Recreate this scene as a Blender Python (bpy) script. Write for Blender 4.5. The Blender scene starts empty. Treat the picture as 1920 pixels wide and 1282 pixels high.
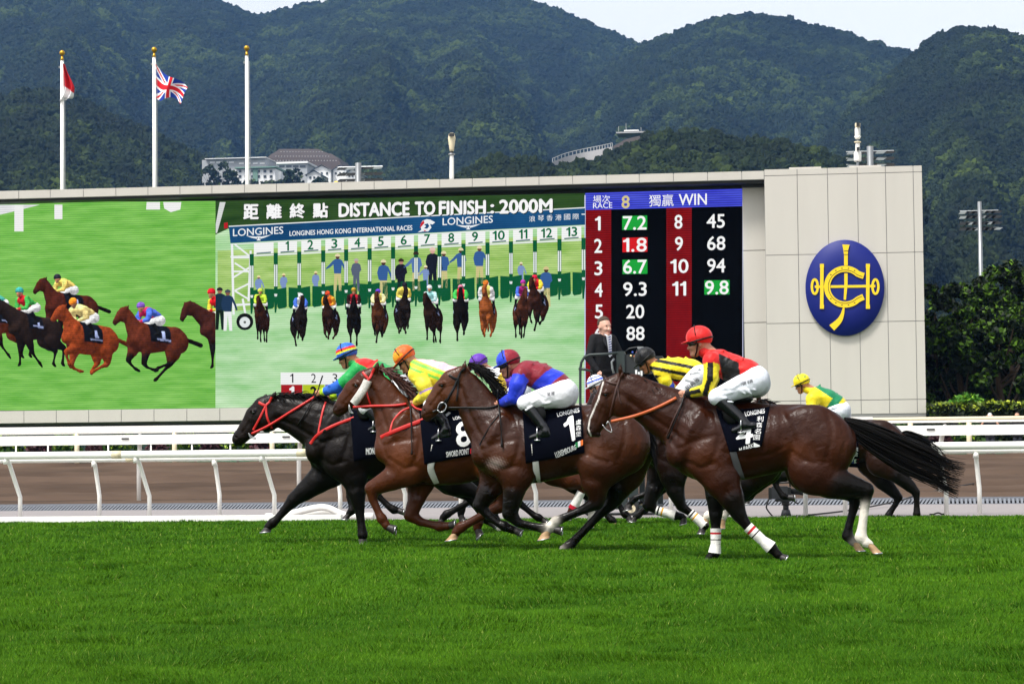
import bpy, math, random
import numpy as np
random.seed(7); RNG = np.random.default_rng(11)
SC = bpy.context.scene
COL = SC.collection
# ------------------------------------------------------------------ camera
F_PX, CX, CY = 4500.0, 960.0, 641.0
YAW, PITCH, ROLL = math.radians(8.0), math.radians(2.62), math.radians(0.6)
CAM = np.array([0.0, 0.0, 1.05])
FW = np.array([-math.sin(YAW)*math.cos(PITCH), math.cos(YAW)*math.cos(PITCH), math.sin(PITCH)])
R0 = np.array([math.cos(YAW), math.sin(YAW), 0.0]); U0 = np.cross(R0, FW)
RT = R0*math.cos(ROLL) - U0*math.sin(ROLL); UP = U0*math.cos(ROLL) + R0*math.sin(ROLL)
cd = bpy.data.cameras.new('camera'); cam = bpy.data.objects.new('camera', cd); COL.objects.link(cam)
cd.sensor_width = 36.0; cd.lens = F_PX/1920*36; cd.clip_start = 0.5; cd.clip_end = 20000
from mathutils import Matrix, Vector
cam.matrix_world = Matrix(((RT[0], UP[0], -FW[0], CAM[0]), (RT[1], UP[1], -FW[1], CAM[1]), (RT[2], UP[2], -FW[2], CAM[2]), (0, 0, 0, 1)))
SC.camera = cam
# ------------------------------------------------------------------ sky, sun, exposure
SUN_EL, SUN_AZ = math.radians(60), math.radians(215)      # azimuth clockwise from +Y: behind the camera, to its left
SC.world = bpy.data.worlds.new('World'); SC.world.use_nodes = True
wn = SC.world.node_tree; wn.nodes.clear()
sky = wn.nodes.new('ShaderNodeTexSky'); sky.sky_type = 'NISHITA'; sky.sun_disc = False
sky.sun_elevation = SUN_EL; sky.sun_rotation = SUN_AZ; sky.air_density = 1.0; sky.dust_density = 2.5; sky.ozone_density = 1.0
hsv = wn.nodes.new('ShaderNodeHueSaturation'); hsv.inputs['Saturation'].default_value = 0.17; hsv.inputs['Value'].default_value = 1.08
bg = wn.nodes.new('ShaderNodeBackground'); bg.inputs['Strength'].default_value = 0.10
wo = wn.nodes.new('ShaderNodeOutputWorld')
wn.links.new(sky.outputs[0], hsv.inputs['Color']); wn.links.new(hsv.outputs[0], bg.inputs[0]); wn.links.new(bg.outputs[0], wo.inputs[0])
sd = bpy.data.lights.new('sun', 'SUN'); sun = bpy.data.objects.new('sun', sd); COL.objects.link(sun)
sd.energy = 1.5; sd.angle = math.radians(12); sd.color = (1.0, 0.96, 0.9)
sdir = Vector((math.sin(SUN_AZ)*math.cos(SUN_EL), math.cos(SUN_AZ)*math.cos(SUN_EL), math.sin(SUN_EL)))
sun.rotation_euler = sdir.to_track_quat('Z', 'Y').to_euler()
EXPO = 1.25
SC.view_settings.view_transform = 'Standard'; SC.view_settings.look = 'None'
SC.view_settings.exposure = EXPO; SC.view_settings.gamma = 1.0; SC.view_settings.use_curve_mapping = False
# ------------------------------------------------------------------ pixel helpers (photo pixels 1920x1282 to points of the place)
def ray(px, py):
    px = np.asarray(px, float); py = np.asarray(py, float)
    return FW + ((px-CX)/F_PX)[..., None]*RT - ((py-CY)/F_PX)[..., None]*UP
def P(px, py, Y):
    d = ray(px, py); t = (Y-CAM[1])/d[..., 1]
    return CAM + d*np.asarray(t)[..., None]
def G(px, py, z=0.0):
    d = ray(px, py); t = (z-CAM[2])/d[..., 2]
    return CAM + d*np.asarray(t)[..., None]
def scale_at(p):
    return F_PX/float(np.dot(np.asarray(p)-CAM, FW))
# ------------------------------------------------------------------ colours and materials
def lin(h):
    h = h.lstrip('#'); v = [int(h[i:i+2], 16)/255 for i in (0, 2, 4)]
    return tuple(x/12.92 if x <= 0.04045 else ((x+0.055)/1.055)**2.4 for x in v)
MATS = {}
def mat(name, col=None, rough=0.6, var=0.12, scale=6.0, bump=0.0, bscale=60.0, metal=0.0, spec=0.5, attr=False, emit=None, estr=1.0, coat=0.0, sheen=0.0, stretch=None, two=None, alpha_hair=False):
    if name in MATS: return MATS[name]
    m = bpy.data.materials.new(name); m.use_nodes = True; nt = m.node_tree; N = nt.nodes; L = nt.links
    b = N['Principled BSDF']
    b.inputs['Roughness'].default_value = rough; b.inputs['Metallic'].default_value = metal
    b.inputs['Specular IOR Level'].default_value = spec; b.inputs['Coat Weight'].default_value = coat
    b.inputs['Coat Roughness'].default_value = 0.2; b.inputs['Sheen Weight'].default_value = sheen
    tc = N.new('ShaderNodeTexCoord'); src = tc.outputs['Object']
    if stretch:
        mp = N.new('ShaderNodeMapping'); mp.inputs['Scale'].default_value = stretch; L.new(src, mp.inputs['Vector']); src = mp.outputs[0]
    nz = N.new('ShaderNodeTexNoise'); nz.inputs['Scale'].default_value = scale; nz.inputs['Detail'].default_value = 5.0; L.new(src, nz.inputs['Vector'])
    mx = N.new('ShaderNodeMix'); mx.data_type = 'RGBA'
    L.new(nz.outputs['Fac'], mx.inputs['Factor'])
    if attr:
        at = N.new('ShaderNodeVertexColor'); at.layer_name = 'Col'
        for k, f in (('A', 1-var), ('B', 1+var)):
            g = N.new('ShaderNodeMix'); g.data_type = 'RGBA'; g.blend_type = 'MULTIPLY'; g.inputs['Factor'].default_value = 1.0
            L.new(at.outputs['Color'], g.inputs['A']); g.inputs['B'].default_value = (f, f, f, 1)
            L.new(g.outputs['Result'], mx.inputs[k])
    else:
        c2 = two if two else tuple(min(1, c*(1+var)) for c in col)
        mx.inputs['A'].default_value = (*[c*(1-var) for c in col], 1) if not two else (*col, 1)
        mx.inputs['B'].default_value = (*c2, 1)
    L.new(mx.outputs['Result'], b.inputs['Base Color'])
    if emit is not None:
        if emit == 'attr':
            L.new(mx.outputs['Result'], b.inputs['Emission Color'])
        else:
            b.inputs['Emission Color'].default_value = (*emit, 1)
        b.inputs['Emission Strength'].default_value = estr
    if bump:
        nb = N.new('ShaderNodeTexNoise'); nb.inputs['Scale'].default_value = bscale; nb.inputs['Detail'].default_value = 4.0; L.new(src, nb.inputs['Vector'])
        bp = N.new('ShaderNodeBump'); bp.inputs['Strength'].default_value = bump; bp.inputs['Distance'].default_value = 0.02
        L.new(nb.outputs['Fac'], bp.inputs['Height']); L.new(bp.outputs[0], b.inputs['Normal'])
    MATS[name] = m
    return m
# ------------------------------------------------------------------ object helpers
ORG = {}
def tag(o, label=None, cat=None, group=None, kind=None):
    if label: o['label'] = label
    if cat: o['category'] = cat
    if group: o['group'] = group
    if kind: o['kind'] = kind
    return o
def empty(name, loc, label=None, cat=None, group=None, kind=None):
    o = bpy.data.objects.new(name, None); COL.objects.link(o); o.location = loc; o.empty_display_size = 0.2
    ORG[o.name] = np.array(loc, float)
    return tag(o, label, cat, group, kind)
def mk(name, V, Fc, m, parent=None, smooth=False, cols=None, loc=None):
    """ONE mesh object from world-space vertices; a child shares its thing's origin."""
    V = np.asarray(V, float).reshape(-1, 3)
    org = ORG[parent.name] if parent is not None else (np.array(loc, float) if loc is not None else np.zeros(3))
    me = bpy.data.meshes.new(name)
    Vl = V-org
    if isinstance(Fc, np.ndarray):
        n, k = Fc.shape
        me.vertices.add(len(Vl)); me.vertices.foreach_set('co', Vl.astype(np.float32).ravel())
        me.loops.add(n*k); me.loops.foreach_set('vertex_index', Fc.astype(np.int32).ravel())
        me.polygons.add(n); me.polygons.foreach_set('loop_start', np.arange(0, n*k, k, dtype=np.int32))
        me.update(calc_edges=True)
    else:
        me.from_pydata([tuple(v) for v in Vl], [], [tuple(f) for f in Fc])
    if smooth:
        me.polygons.foreach_set('use_smooth', np.ones(len(me.polygons), bool))
    if cols is not None:
        ca = me.color_attributes.new('Col', 'FLOAT_COLOR', 'POINT')
        c4 = np.ones((len(Vl), 4), np.float32); c4[:, :3] = cols; ca.data.foreach_set('color', c4.ravel())
    for mm in (m if isinstance(m, (list, tuple)) else [m]): me.materials.append(mm)
    o = bpy.data.objects.new(name, me); COL.objects.link(o)
    if parent is not None: o.parent = parent
    else: o.location = org
    ORG[o.name] = org
    return o
class MB:
    """collects boxes, tubes and sheets of ONE piece"""
    def __init__(s): s.V = []; s.F = []; s.C = []
    def add(s, V, F, c=None):
        n = len(s.V); s.V += [tuple(map(float, v)) for v in V]; s.F += [tuple(i+n for i in f) for f in F]
        s.C += [c or (1, 1, 1)]*len(V); return s
    def box(s, a, b, c=None):
        x0, y0, z0 = a; x1, y1, z1 = b
        return s.add([(x0,y0,z0),(x1,y0,z0),(x1,y1,z0),(x0,y1,z0),(x0,y0,z1),(x1,y0,z1),(x1,y1,z1),(x0,y1,z1)],
                     [(0,3,2,1),(4,5,6,7),(0,1,5,4),(1,2,6,5),(2,3,7,6),(3,0,4,7)], c)
    def bevbox(s, a, b, e=0.02, c=None):
        x0,y0,z0 = a; x1,y1,z1 = b
        prof = [(x0+e,z0),(x1-e,z0),(x1,z0+e),(x1,z1-e),(x1-e,z1),(x0+e,z1),(x0,z1-e),(x0,z0+e)]
        V = [(x,y0,z) for x,z in prof]+[(x,y1,z) for x,z in prof]
        return s.add(V, [tuple(range(8)), tuple(range(15,7,-1))]+[(i,i+8,(i+1)%8+8,(i+1)%8)[::1] for i in range(8)], c)
    def tube(s, pts, r, n=8, c=None, cap=True):
        pts = [np.asarray(p, float) for p in pts]; rs = r if hasattr(r, '__len__') else [r]*len(pts)
        V = []; F = []; m = len(pts); prev = None
        for i, p in enumerate(pts):
            t = pts[min(i+1, m-1)]-pts[max(i-1, 0)]; t = t/(np.linalg.norm(t)+1e-12)
            if prev is None:
                a = np.array([0,0,1.0]) if abs(t[2]) < 0.9 else np.array([0,1.0,0])
                u = np.cross(t, a); u /= np.linalg.norm(u)
            else:
                u = prev - t*np.dot(prev, t); u /= np.linalg.norm(u)
            prev = u; w = np.cross(t, u)
            for k in range(n):
                an = 2*math.pi*k/n; V.append(p+rs[i]*(math.cos(an)*u+math.sin(an)*w))
        for i in range(m-1):
            for k in range(n):
                F.append((i*n+k, i*n+(k+1)%n, (i+1)*n+(k+1)%n, (i+1)*n+k))
        if cap: F += [tuple(range(n))[::-1], tuple(range((m-1)*n, m*n))]
        return s.add(V, F, c)
    def ball(s, c0, r, n=10, c=None, sc=(1,1,1)):
        V = []; F = []; m = n//2+1
        for i in range(m+1):
            th = math.pi*i/m
            for k in range(n):
                an = 2*math.pi*k/n
                V.append((c0[0]+r*sc[0]*math.sin(th)*math.cos(an), c0[1]+r*sc[1]*math.sin(th)*math.sin(an), c0[2]+r*sc[2]*math.cos(th)))
        for i in range(m):
            for k in range(n): F.append((i*n+k, (i+1)*n+k, (i+1)*n+(k+1)%n, i*n+(k+1)%n))
        return s.add(V, F, c)
    def prism(s, poly, y0, y1, c=None):
        """poly of (x,z), extruded from y0 (front) to y1"""
        n = len(poly); V = [(x,y0,z) for x,z in poly]+[(x,y1,z) for x,z in poly]
        return s.add(V, [tuple(range(n)), tuple(range(2*n-1,n-1,-1))]+[(i,(i+1)%n,(i+1)%n+n,i+n) for i in range(n)], c)
    def build(s, name, m, parent=None, smooth=False, loc=None, cols=False):
        return mk(name, s.V, s.F, m, parent, smooth, np.array(s.C) if cols else None, loc)
def pchain(pts, Y):
    return [P(x, y, Y) for x, y in pts]
# ------------------------------------------------------------------ flat lettering
ONE = [(0, .49), (0, .565), (.09, .59), (.155, .68), (.25, .68), (.25, 0), (.15, 0), (.15, .51)]
def glyphs(body, fine=False):
    c = bpy.data.curves.new('t', 'FONT'); c.body = body; c.resolution_u = 3
    o = bpy.data.objects.new('t', c); COL.objects.link(o)
    dg = bpy.context.evaluated_depsgraph_get(); me = bpy.data.meshes.new_from_object(o.evaluated_get(dg))
    if fine:
        import bmesh
        bm = bmesh.new(); bm.from_mesh(me); bmesh.ops.triangulate(bm, faces=bm.faces)
        for _ in range(3):
            ed = [e for e in bm.edges if e.calc_length() > .12]
            if not ed: break
            bmesh.ops.subdivide_edges(bm, edges=ed, cuts=1); bmesh.ops.triangulate(bm, faces=bm.faces)
        bm.to_mesh(me); bm.free()
    V = np.array([v.co[:2] for v in me.vertices]).reshape(-1, 2); F = [tuple(q.vertices) for q in me.polygons]
    bpy.data.objects.remove(o); bpy.data.curves.remove(c); bpy.data.meshes.remove(me)
    return V, F
def text2d(body, bold=0.0, fine=False):
    """lettering as a flat mesh in a unit box; the numeral 1 is drawn with its flag"""
    if '1' in body:
        V = np.zeros((0, 2)); F = []; x = 0.0
        for ch in body:
            if ch == '1':
                v = np.array(ONE); f = [(3, 4, 5, 6), (3, 6, 7), (0, 7, 2, 1), (2, 7, 3)]
                if fine:
                    n = 14; ys = np.linspace(.68, 0, n); v = np.array([(a, b) for b in ys for a in (.15, .20, .25)]+[(0, .49), (0, .565), (.08, .51), (.09, .59)]); f = [(r*3+k, r*3+k+1, r*3+k+4, r*3+k+3) for r in range(n-1) for k in (0, 1)]; f += [(3*n, 3*n+2, 3*n+3, 3*n+1), (3*n+2, 9, 0, 3*n+3)]
            else: v, f = glyphs(ch, fine); v = v-[v[:, 0].min(), 0]
            F += [tuple(q+len(V) for q in t) for t in f]; V = np.concatenate([V, v+[x, 0]]); x += v[:, 0].max()+.11
    else: V, F = glyphs(body, fine)
    lo = V.min(0); hi = V.max(0)
    return (V-lo)/np.maximum(hi-lo, 1e-6), F
def fatten(p, F, d):
    """heavier strokes: the same lettering again, shifted by d pixels each way (the copies sit a hair apart in depth)"""
    n = len(p); P3 = []; F3 = []; L = []
    for k, (dx, dy) in enumerate(((0, 0), (-d, 0), (d, 0), (0, -d), (0, d))):
        P3.append(p+[dx, dy]); F3 += [tuple(q+n*k for q in f) for f in F]; L.append(np.full(n, k))
    return np.concatenate(P3), F3, np.concatenate(L)
def text_px(body, quad, bold=0.0, fine=False):
    """quad: photo pixels of the lettering's corners TL, TR, BR, BL"""
    uv, F = text2d(body, bold, fine); q = [np.array(p, float) for p in quad]
    u = uv[:, :1]; v = 1-uv[:, 1:]
    p = (q[0]*(1-u)+q[1]*u)*(1-v) + (q[3]*(1-u)+q[2]*u)*v
    return p, F
def rect(x0, y0, x1, y1): return [(x0,y0),(x1,y0),(x1,y1),(x0,y1)]
# ------------------------------------------------------------------ distance fields meshed by surface nets
def smin(a, b, k):
    h = np.maximum(k-np.abs(a-b), 0)/k
    return np.minimum(a, b)-h*h*k*0.25
class Cone:
    def __init__(s, a, b, r1, r2, sq=1.0, k=0.03, col=None, sub=False):
        s.a = np.array(a, float); s.b = np.array(b, float); s.r1 = r1; s.r2 = r2; s.sq = sq; s.k = k; s.col = col; s.sub = sub
        R = np.array([max(r1, r2)]*3)*np.array([1, max(sq, 0.3), 1])
        s.lo = np.minimum(s.a, s.b)-R; s.hi = np.maximum(s.a, s.b)+R
    def d(s, X, Y, Z):
        a, b = s.a, s.b; yc = a[1]
        # lateral squash about the axis: y measured from the axis' own y at that height is approximated by the mean
        ba = b-a; bs = np.array([ba[0], ba[1]/s.sq, ba[2]])
        px, py, pz = X-a[0], (Y-a[1])/s.sq, Z-a[2]
        l2 = float(bs@bs)+1e-12; rr = s.r1-s.r2; a2 = l2-rr*rr
        if a2 <= 1e-9:
            return np.sqrt(px*px+py*py+pz*pz)-s.r1 if s.r1 >= s.r2 else np.sqrt((px-bs[0])**2+(py-bs[1])**2+(pz-bs[2])**2)-s.r2
        il2 = 1/l2
        y = px*bs[0]+py*bs[1]+pz*bs[2]; z = y-l2
        qx = px*l2-bs[0]*y; qy = py*l2-bs[1]*y; qz = pz*l2-bs[2]*y
        x2 = qx*qx+qy*qy+qz*qz; y2 = y*y*l2; z2 = z*z*l2
        k = np.sign(rr)*rr*rr*x2
        d1 = np.sqrt(x2+z2)*il2-s.r2; d2 = np.sqrt(x2+y2)*il2-s.r1; d3 = (np.sqrt(x2*a2*il2)+y*rr)*il2-s.r1
        return np.where(np.sign(z)*a2*z2 > k, d1, np.where(np.sign(y)*a2*y2 < k, d2, d3))
class Ell:
    def __init__(s, c, r, rot=0.0, k=0.03, col=None, sub=False, M=None):
        s.c = np.array(c, float); s.r = np.array(r, float); s.k = k; s.col = col; s.sub = sub; s.M = M
        s.cs, s.sn = math.cos(rot), math.sin(rot); R = max(r); s.lo = s.c-R; s.hi = s.c+R
    def d(s, X, Y, Z):
        x, y, z = X-s.c[0], Y-s.c[1], Z-s.c[2]
        if s.M is not None:
            M = s.M; x, y, z = M[0,0]*x+M[0,1]*y+M[0,2]*z, M[1,0]*x+M[1,1]*y+M[1,2]*z, M[2,0]*x+M[2,1]*y+M[2,2]*z
        else:
            x, z = s.cs*x+s.sn*z, -s.sn*x+s.cs*z
        k0 = np.sqrt((x/s.r[0])**2+(y/s.r[1])**2+(z/s.r[2])**2)
        k1 = np.sqrt((x/s.r[0]**2)**2+(y/s.r[1]**2)**2+(z/s.r[2]**2)**2)+1e-9
        return k0*(k0-1)/k1
class Torso:
    def __init__(s, xs, zt, zb, w, col=None, k=0.03):
        n = 90; s.x = np.linspace(xs[0], xs[-1], n)
        def sm(v):
            a = np.interp(s.x, xs, v); ker = np.exp(-0.5*(np.arange(-6, 7)/2.6)**2); ker /= ker.sum()
            return np.convolve(np.pad(a, 6, 'edge'), ker, 'valid')
        s.t, s.b, s.w = sm(zt), sm(zb), sm(w); s.k = k; s.col = col; s.sub = False
        s.lo = np.array([xs[0], -max(w), min(zb)]); s.hi = np.array([xs[-1], max(w), max(zt)])
    def d(s, X, Y, Z):
        xc = np.clip(X, s.x[0], s.x[-1]); t = np.interp(xc, s.x, s.t); b = np.interp(xc, s.x, s.b); w = np.interp(xc, s.x, s.w)
        cz = (t+b)/2; h = (t-b)/2; q = (Z-cz)/h
        w = w*(1-0.30*np.clip(q, 0, 1)**2-0.10*np.clip(-q, 0, 1)**2)
        r = np.sqrt((Y/w)**2+q*q); d = (r-1)*np.minimum(h, w)
        dx = np.abs(X-xc); return np.where(dx > 0, np.sqrt(np.maximum(d, 0)**2+dx*dx), d)
class Field:
    def __init__(s, prims, vox, pad=0.04, cut=None):
        lo = np.min([p.lo for p in prims], 0)-pad; hi = np.max([p.hi for p in prims], 0)+pad
        s.lo = lo; s.v = vox; s.n = np.ceil((hi-lo)/vox).astype(int)+1
        ax = [lo[i]+np.arange(s.n[i])*vox for i in range(3)]; s.ax = ax
        D = np.full(tuple(s.n), 0.5, np.float32)
        for p in prims:
            m = p.k+2.5*vox+0.01
            i0 = np.maximum(((p.lo-m-lo)/vox).astype(int), 0); i1 = np.minimum(((p.hi+m-lo)/vox).astype(int)+2, s.n)
            X = ax[0][i0[0]:i1[0], None, None]; Y = ax[1][None, i0[1]:i1[1], None]; Z = ax[2][None, None, i0[2]:i1[2]]
            sl = (slice(i0[0], i1[0]), slice(i0[1], i1[1]), slice(i0[2], i1[2]))
            d = p.d(X, Y, Z)
            if p.sub: D[sl] = -smin(-D[sl], d, p.k)
            else: D[sl] = smin(D[sl], d, p.k)
        if cut is not None:
            X = ax[0][:, None, None]; Y = ax[1][None, :, None]; Z = ax[2][None, None, :]
            D = np.maximum(D, cut(X, Y, Z)).astype(np.float32)
        s.D = D; s.prims = prims
    def mesh(s, relax=1):
        D = s.D; S = D < 0; n = D.shape
        c = np.zeros(tuple(np.array(n)-1), np.uint8)
        for dx in (0, 1):
            for dy in (0, 1):
                for dz in (0, 1): c += S[dx:n[0]-1+dx, dy:n[1]-1+dy, dz:n[2]-1+dz]
        act = (c > 0) & (c < 8); idx = np.full(c.shape, -1, np.int64); ii = np.argwhere(act); idx[act] = np.arange(len(ii))
        acc = np.zeros((len(ii), 3)); cnt = np.zeros(len(ii))
        for axis in range(3):
            o1, o2 = [a for a in range(3) if a != axis]
            for a in (0, 1):
                for b in (0, 1):
                    p0 = ii.copy(); p0[:, o1] += a; p0[:, o2] += b; p1 = p0.copy(); p1[:, axis] += 1
                    d0 = D[p0[:, 0], p0[:, 1], p0[:, 2]]; d1 = D[p1[:, 0], p1[:, 1], p1[:, 2]]
                    cr = (d0 < 0) != (d1 < 0); t = np.where(cr, d0/(d0-d1+1e-12), 0)
                    q = p0.astype(float); q[:, axis] += t; acc[cr] += q[cr]; cnt[cr] += 1
        V = s.lo+acc/np.maximum(cnt, 1)[:, None]*s.v
        Fs = []
        for axis in range(3):
            o1, o2 = (axis+1) % 3, (axis+2) % 3
            A = [slice(None)]*3; B = [slice(None)]*3; A[axis] = slice(0, n[axis]-1); B[axis] = slice(1, n[axis])
            cr = S[tuple(A)] != S[tuple(B)]; e = np.argwhere(cr)
            e = e[(e[:, o1] > 0) & (e[:, o2] > 0) & (e[:, o1] < n[o1]-1) & (e[:, o2] < n[o2]-1)]
            ins = S[e[:, 0], e[:, 1], e[:, 2]]
            def g(a, b):
                q = e.copy(); q[:, o1] -= a; q[:, o2] -= b; return idx[q[:, 0], q[:, 1], q[:, 2]]
            q = np.stack([g(0, 0), g(1, 0), g(1, 1), g(0, 1)], 1); q[~ins] = q[~ins][:, ::-1]; Fs.append(q)
        Fq = np.concatenate(Fs); Fq = Fq[(Fq >= 0).all(1)]
        for _ in range(relax):
            sm = np.zeros_like(V); ct = np.zeros(len(V))
            for k in range(4):
                a, b = Fq[:, k], Fq[:, (k+1) % 4]
                for q in range(3): sm[:, q] += np.bincount(a, V[b, q], len(V))
                ct += np.bincount(a, minlength=len(V))
            V = V*0.5+0.5*sm/np.maximum(ct, 1)[:, None]
        s.V, s.Fq = V, Fq
        return V, Fq
    def colours(s, V, base, soft=0.02):
        acc = np.zeros((len(V), 3)); w = np.zeros(len(V))+1e-9
        acc += np.array(base)*1e-9
        for p in s.prims:
            if p.sub: continue
            m = ((V > p.lo-0.06) & (V < p.hi+0.06)).all(1)
            if not m.any(): continue
            q = V[m]; d = p.d(q[:, 0], q[:, 1], q[:, 2]); ww = np.exp(-np.clip(d, -0.03, 0.3)/soft*1.6)
            acc[m] += ww[:, None]*np.array(p.col if p.col is not None else base); w[m] += ww
        return acc/w[:, None]
    def front(s):
        """map of the near (-Y) skin: y for every x,z column"""
        D = s.D; ins = D < 0; anyc = ins.any(1); j = ins.argmax(1)
        I, K = np.meshgrid(np.arange(D.shape[0]), np.arange(D.shape[2]), indexing='ij')
        jm = np.maximum(j-1, 0); d0 = D[I, jm, K]; d1 = D[I, j, K]; t = np.where(j > 0, d0/(d0-d1+1e-9), 0)
        y = s.lo[1]+(jm+np.clip(t, 0, 1))*s.v
        s.Fy = np.where(anyc, y, np.nan); return s.Fy
    def ysurf(s, x, z, default=0.0):
        i = np.clip((np.asarray(x)-s.lo[0])/s.v, 0, s.n[0]-1.001); k = np.clip((np.asarray(z)-s.lo[2])/s.v, 0, s.n[2]-1.001)
        i0 = i.astype(int); k0 = k.astype(int); fi = i-i0; fk = k-k0; Y = s.Fy; out = 0; wt = 0
        for a in (0, 1):
            for b in (0, 1):
                v = Y[i0+a, k0+b]; w = (fi if a else 1-fi)*(fk if b else 1-fk); ok = ~np.isnan(v)
                out = out+np.where(ok, np.nan_to_num(v)*w, 0); wt = wt+np.where(ok, w, 0)
        return np.where(wt > 0.05, out/np.maximum(wt, 1e-6), default)
def resample(pts, n):
    p = np.array(pts, float); d = np.r_[0, np.cumsum(np.linalg.norm(np.diff(p, axis=0), axis=1))]
    t = np.linspace(0, d[-1], n); return np.stack([np.interp(t, d, p[:, k]) for k in range(p.shape[1])], 1)
def curve(pts, n):
    """Catmull-Rom through the points"""
    p = np.array(pts, float); m = len(p); t = np.linspace(0, m-1-1e-6, n); o = []
    for u in t:
        i = int(u); v = u-i; a, b, c, d = p[max(i-1, 0)], p[i], p[i+1], p[min(i+2, m-1)]
        o.append(.5*((2*b)+(-a+c)*v+(2*a-5*b+4*c-d)*v*v+(-a+3*b-3*c+d)*v**3))
    return np.array(o)
# ================================================================== the place
def struct(o): o['kind'] = 'structure'; return o
TURF = lin('#1c4006')
Y_EDGE = float(G(960, 973)[1]); Y_PAVE = float(G(960, 951)[1]); Y_DRAIN = Y_PAVE+.16; Y_DIRT0 = Y_DRAIN; Z_D0 = .125; Y_DIRT1 = 79.0; Z_OUT = .67
def dirt_z(y): return Z_D0+(Z_OUT-Z_D0)*np.clip((y-Y_DIRT0)/(Y_DIRT1-Y_DIRT0), 0, 1)
# turf
nx, ny = 120, 60
def sheet(name, x0, x1, y0, y1, zf, m, nx=2, ny=2, smooth=True, kind='structure'):
    xs = np.linspace(x0, x1, nx); ys = np.linspace(y0, y1, ny); X, Yy = np.meshgrid(xs, ys); Z = zf(X, Yy)
    V = np.stack([X, Yy, Z], -1).reshape(-1, 3); I = np.arange(nx*ny).reshape(ny, nx)
    Fq = np.stack([I[:-1, :-1], I[:-1, 1:], I[1:, 1:], I[1:, :-1]], -1).reshape(-1, 4)
    o = mk(name, V, Fq, m, None, smooth, loc=((x0+x1)/2, (y0+y1)/2, 0)); o['kind'] = kind; return o
m_turf = mat('turf', TURF, 1.0, .3, 1.5, spec=.02, bump=.5, bscale=30, two=lin('#2c5c0a'))
sheet('turf_track', -250, 250, -40, Y_EDGE, lambda X, Y: 0*X-.06, m_turf)
m_pave = mat('pavement', lin('#8a8483'), .9, .12, 3.0, bump=.15, bscale=40)
sheet('service_path', -250, 250, Y_EDGE, Y_PAVE, lambda X, Y: 0*X+.004, m_pave)
sheet('infield', -9000, 9000, Y_DIRT1-.01, 12000, lambda X, Y: 0*X+Z_OUT-.02, mat('infield', lin('#3c5a26'), .95, .3, .2))
# slotted drain kerb: a tilted face of bars over a dark channel, the dirt retained behind it
struct(MB().add([(-120, Y_PAVE+.05, -.02), (120, Y_PAVE+.05, -.02), (120, Y_DRAIN+.02, Z_D0-.02), (-120, Y_DRAIN+.02, Z_D0-.02)], [(0, 1, 2, 3)]).build('drain_channel', mat('drain_dark', (.006, .006, .007), .9, spec=0)))
m_grate = mat('grate', lin('#70747b'), .8, .14, 5)
gr = empty('drain_grate', (-4, Y_PAVE, 0), 'grey slotted drain kerb running beside the service path', 'drain')
mbl = MB(); mbr = MB(); x = -32.0
def bar(m, x, w, sl):
    a, b = (Y_PAVE+.0, .012), (Y_DRAIN-.02, Z_D0-.012); m.add([(x, a[0], a[1]), (x+w, a[0], a[1]), (x+w+sl, b[0], b[1]), (x+sl, b[0], b[1]), (x, a[0]+.05, a[1]-.02), (x+w, a[0]+.05, a[1]-.02), (x+w+sl, b[0]+.05, b[1]-.02), (x+sl, b[0]+.05, b[1]-.02)], [(0,1,2,3), (0,3,7,4), (1,5,6,2)])
while x < 24:
    if x < 1.5: bar(mbl, x, .036, .085); x += .068
    else: bar(mbr, x, .042, .0); x += .078
o = mbl.build('bar', m_grate, gr); o['kind'] = 'stuff'; o = mbr.build('bar', m_grate, gr); o['kind'] = 'stuff'
MB().box((-120, Y_PAVE-.03, -.1), (120, Y_PAVE+.03, .014)).build('rim', m_grate, gr); MB().box((-120, Y_DRAIN-.035, -.1), (120, Y_DRAIN+.03, Z_D0+.004)).build('rim', m_grate, gr)
# dirt track with harrow furrows
rg = np.random.default_rng(5); yy = np.linspace(Y_DRAIN, Y_DIRT1, 340)
sm_ = lambda w: np.convolve(rg.normal(0, 1, 440), np.hanning(w)/np.hanning(w).sum(), 'same')[50:390]*w**.5
prof = sm_(9)*.03+sm_(26)*.05+sm_(60)*.04
def vnoise(x, y, seed=0):
    """smooth lattice noise"""
    r = np.random.default_rng(seed).random((64, 64)); xi = np.floor(x).astype(int); yi = np.floor(y).astype(int); fx = x-xi; fy = y-yi
    fx = fx*fx*(3-2*fx); fy = fy*fy*(3-2*fy); g = lambda a, b: r[a % 64, b % 64]
    return (g(xi, yi)*(1-fx)+g(xi+1, yi)*fx)*(1-fy)+(g(xi, yi+1)*(1-fx)+g(xi+1, yi+1)*fx)*fy
def zd(X, Y):
    b = dirt_z(Y); yw = Y+1.6*(vnoise(X*.12+9, Y*.25, 40)-.5); i = np.interp(yw, yy, prof)
    return b+(i+.05*(vnoise(X*.9+20, Y*1.2, 41)-.5)+.035*(vnoise(X*2.6, Y*2.2, 42)-.5))*np.clip((Y-Y_DRAIN-.2)/2, 0, 1)
m_dirt = mat('dirt', lin('#221a15'), 1.0, .2, 1.3, bump=1.0, bscale=6, stretch=(.22, .34, 1), two=lin('#6e5c4f'), spec=.05)
sheet('dirt_track', -45, 40, Y_DRAIN, Y_DIRT1, zd, m_dirt, 220, 300)
for sx in ((-250, -45), (40, 250)): sheet('dirt_track', sx[0], sx[1], Y_DRAIN, Y_DIRT1, lambda X, Y: dirt_z(Y), m_dirt)
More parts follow.
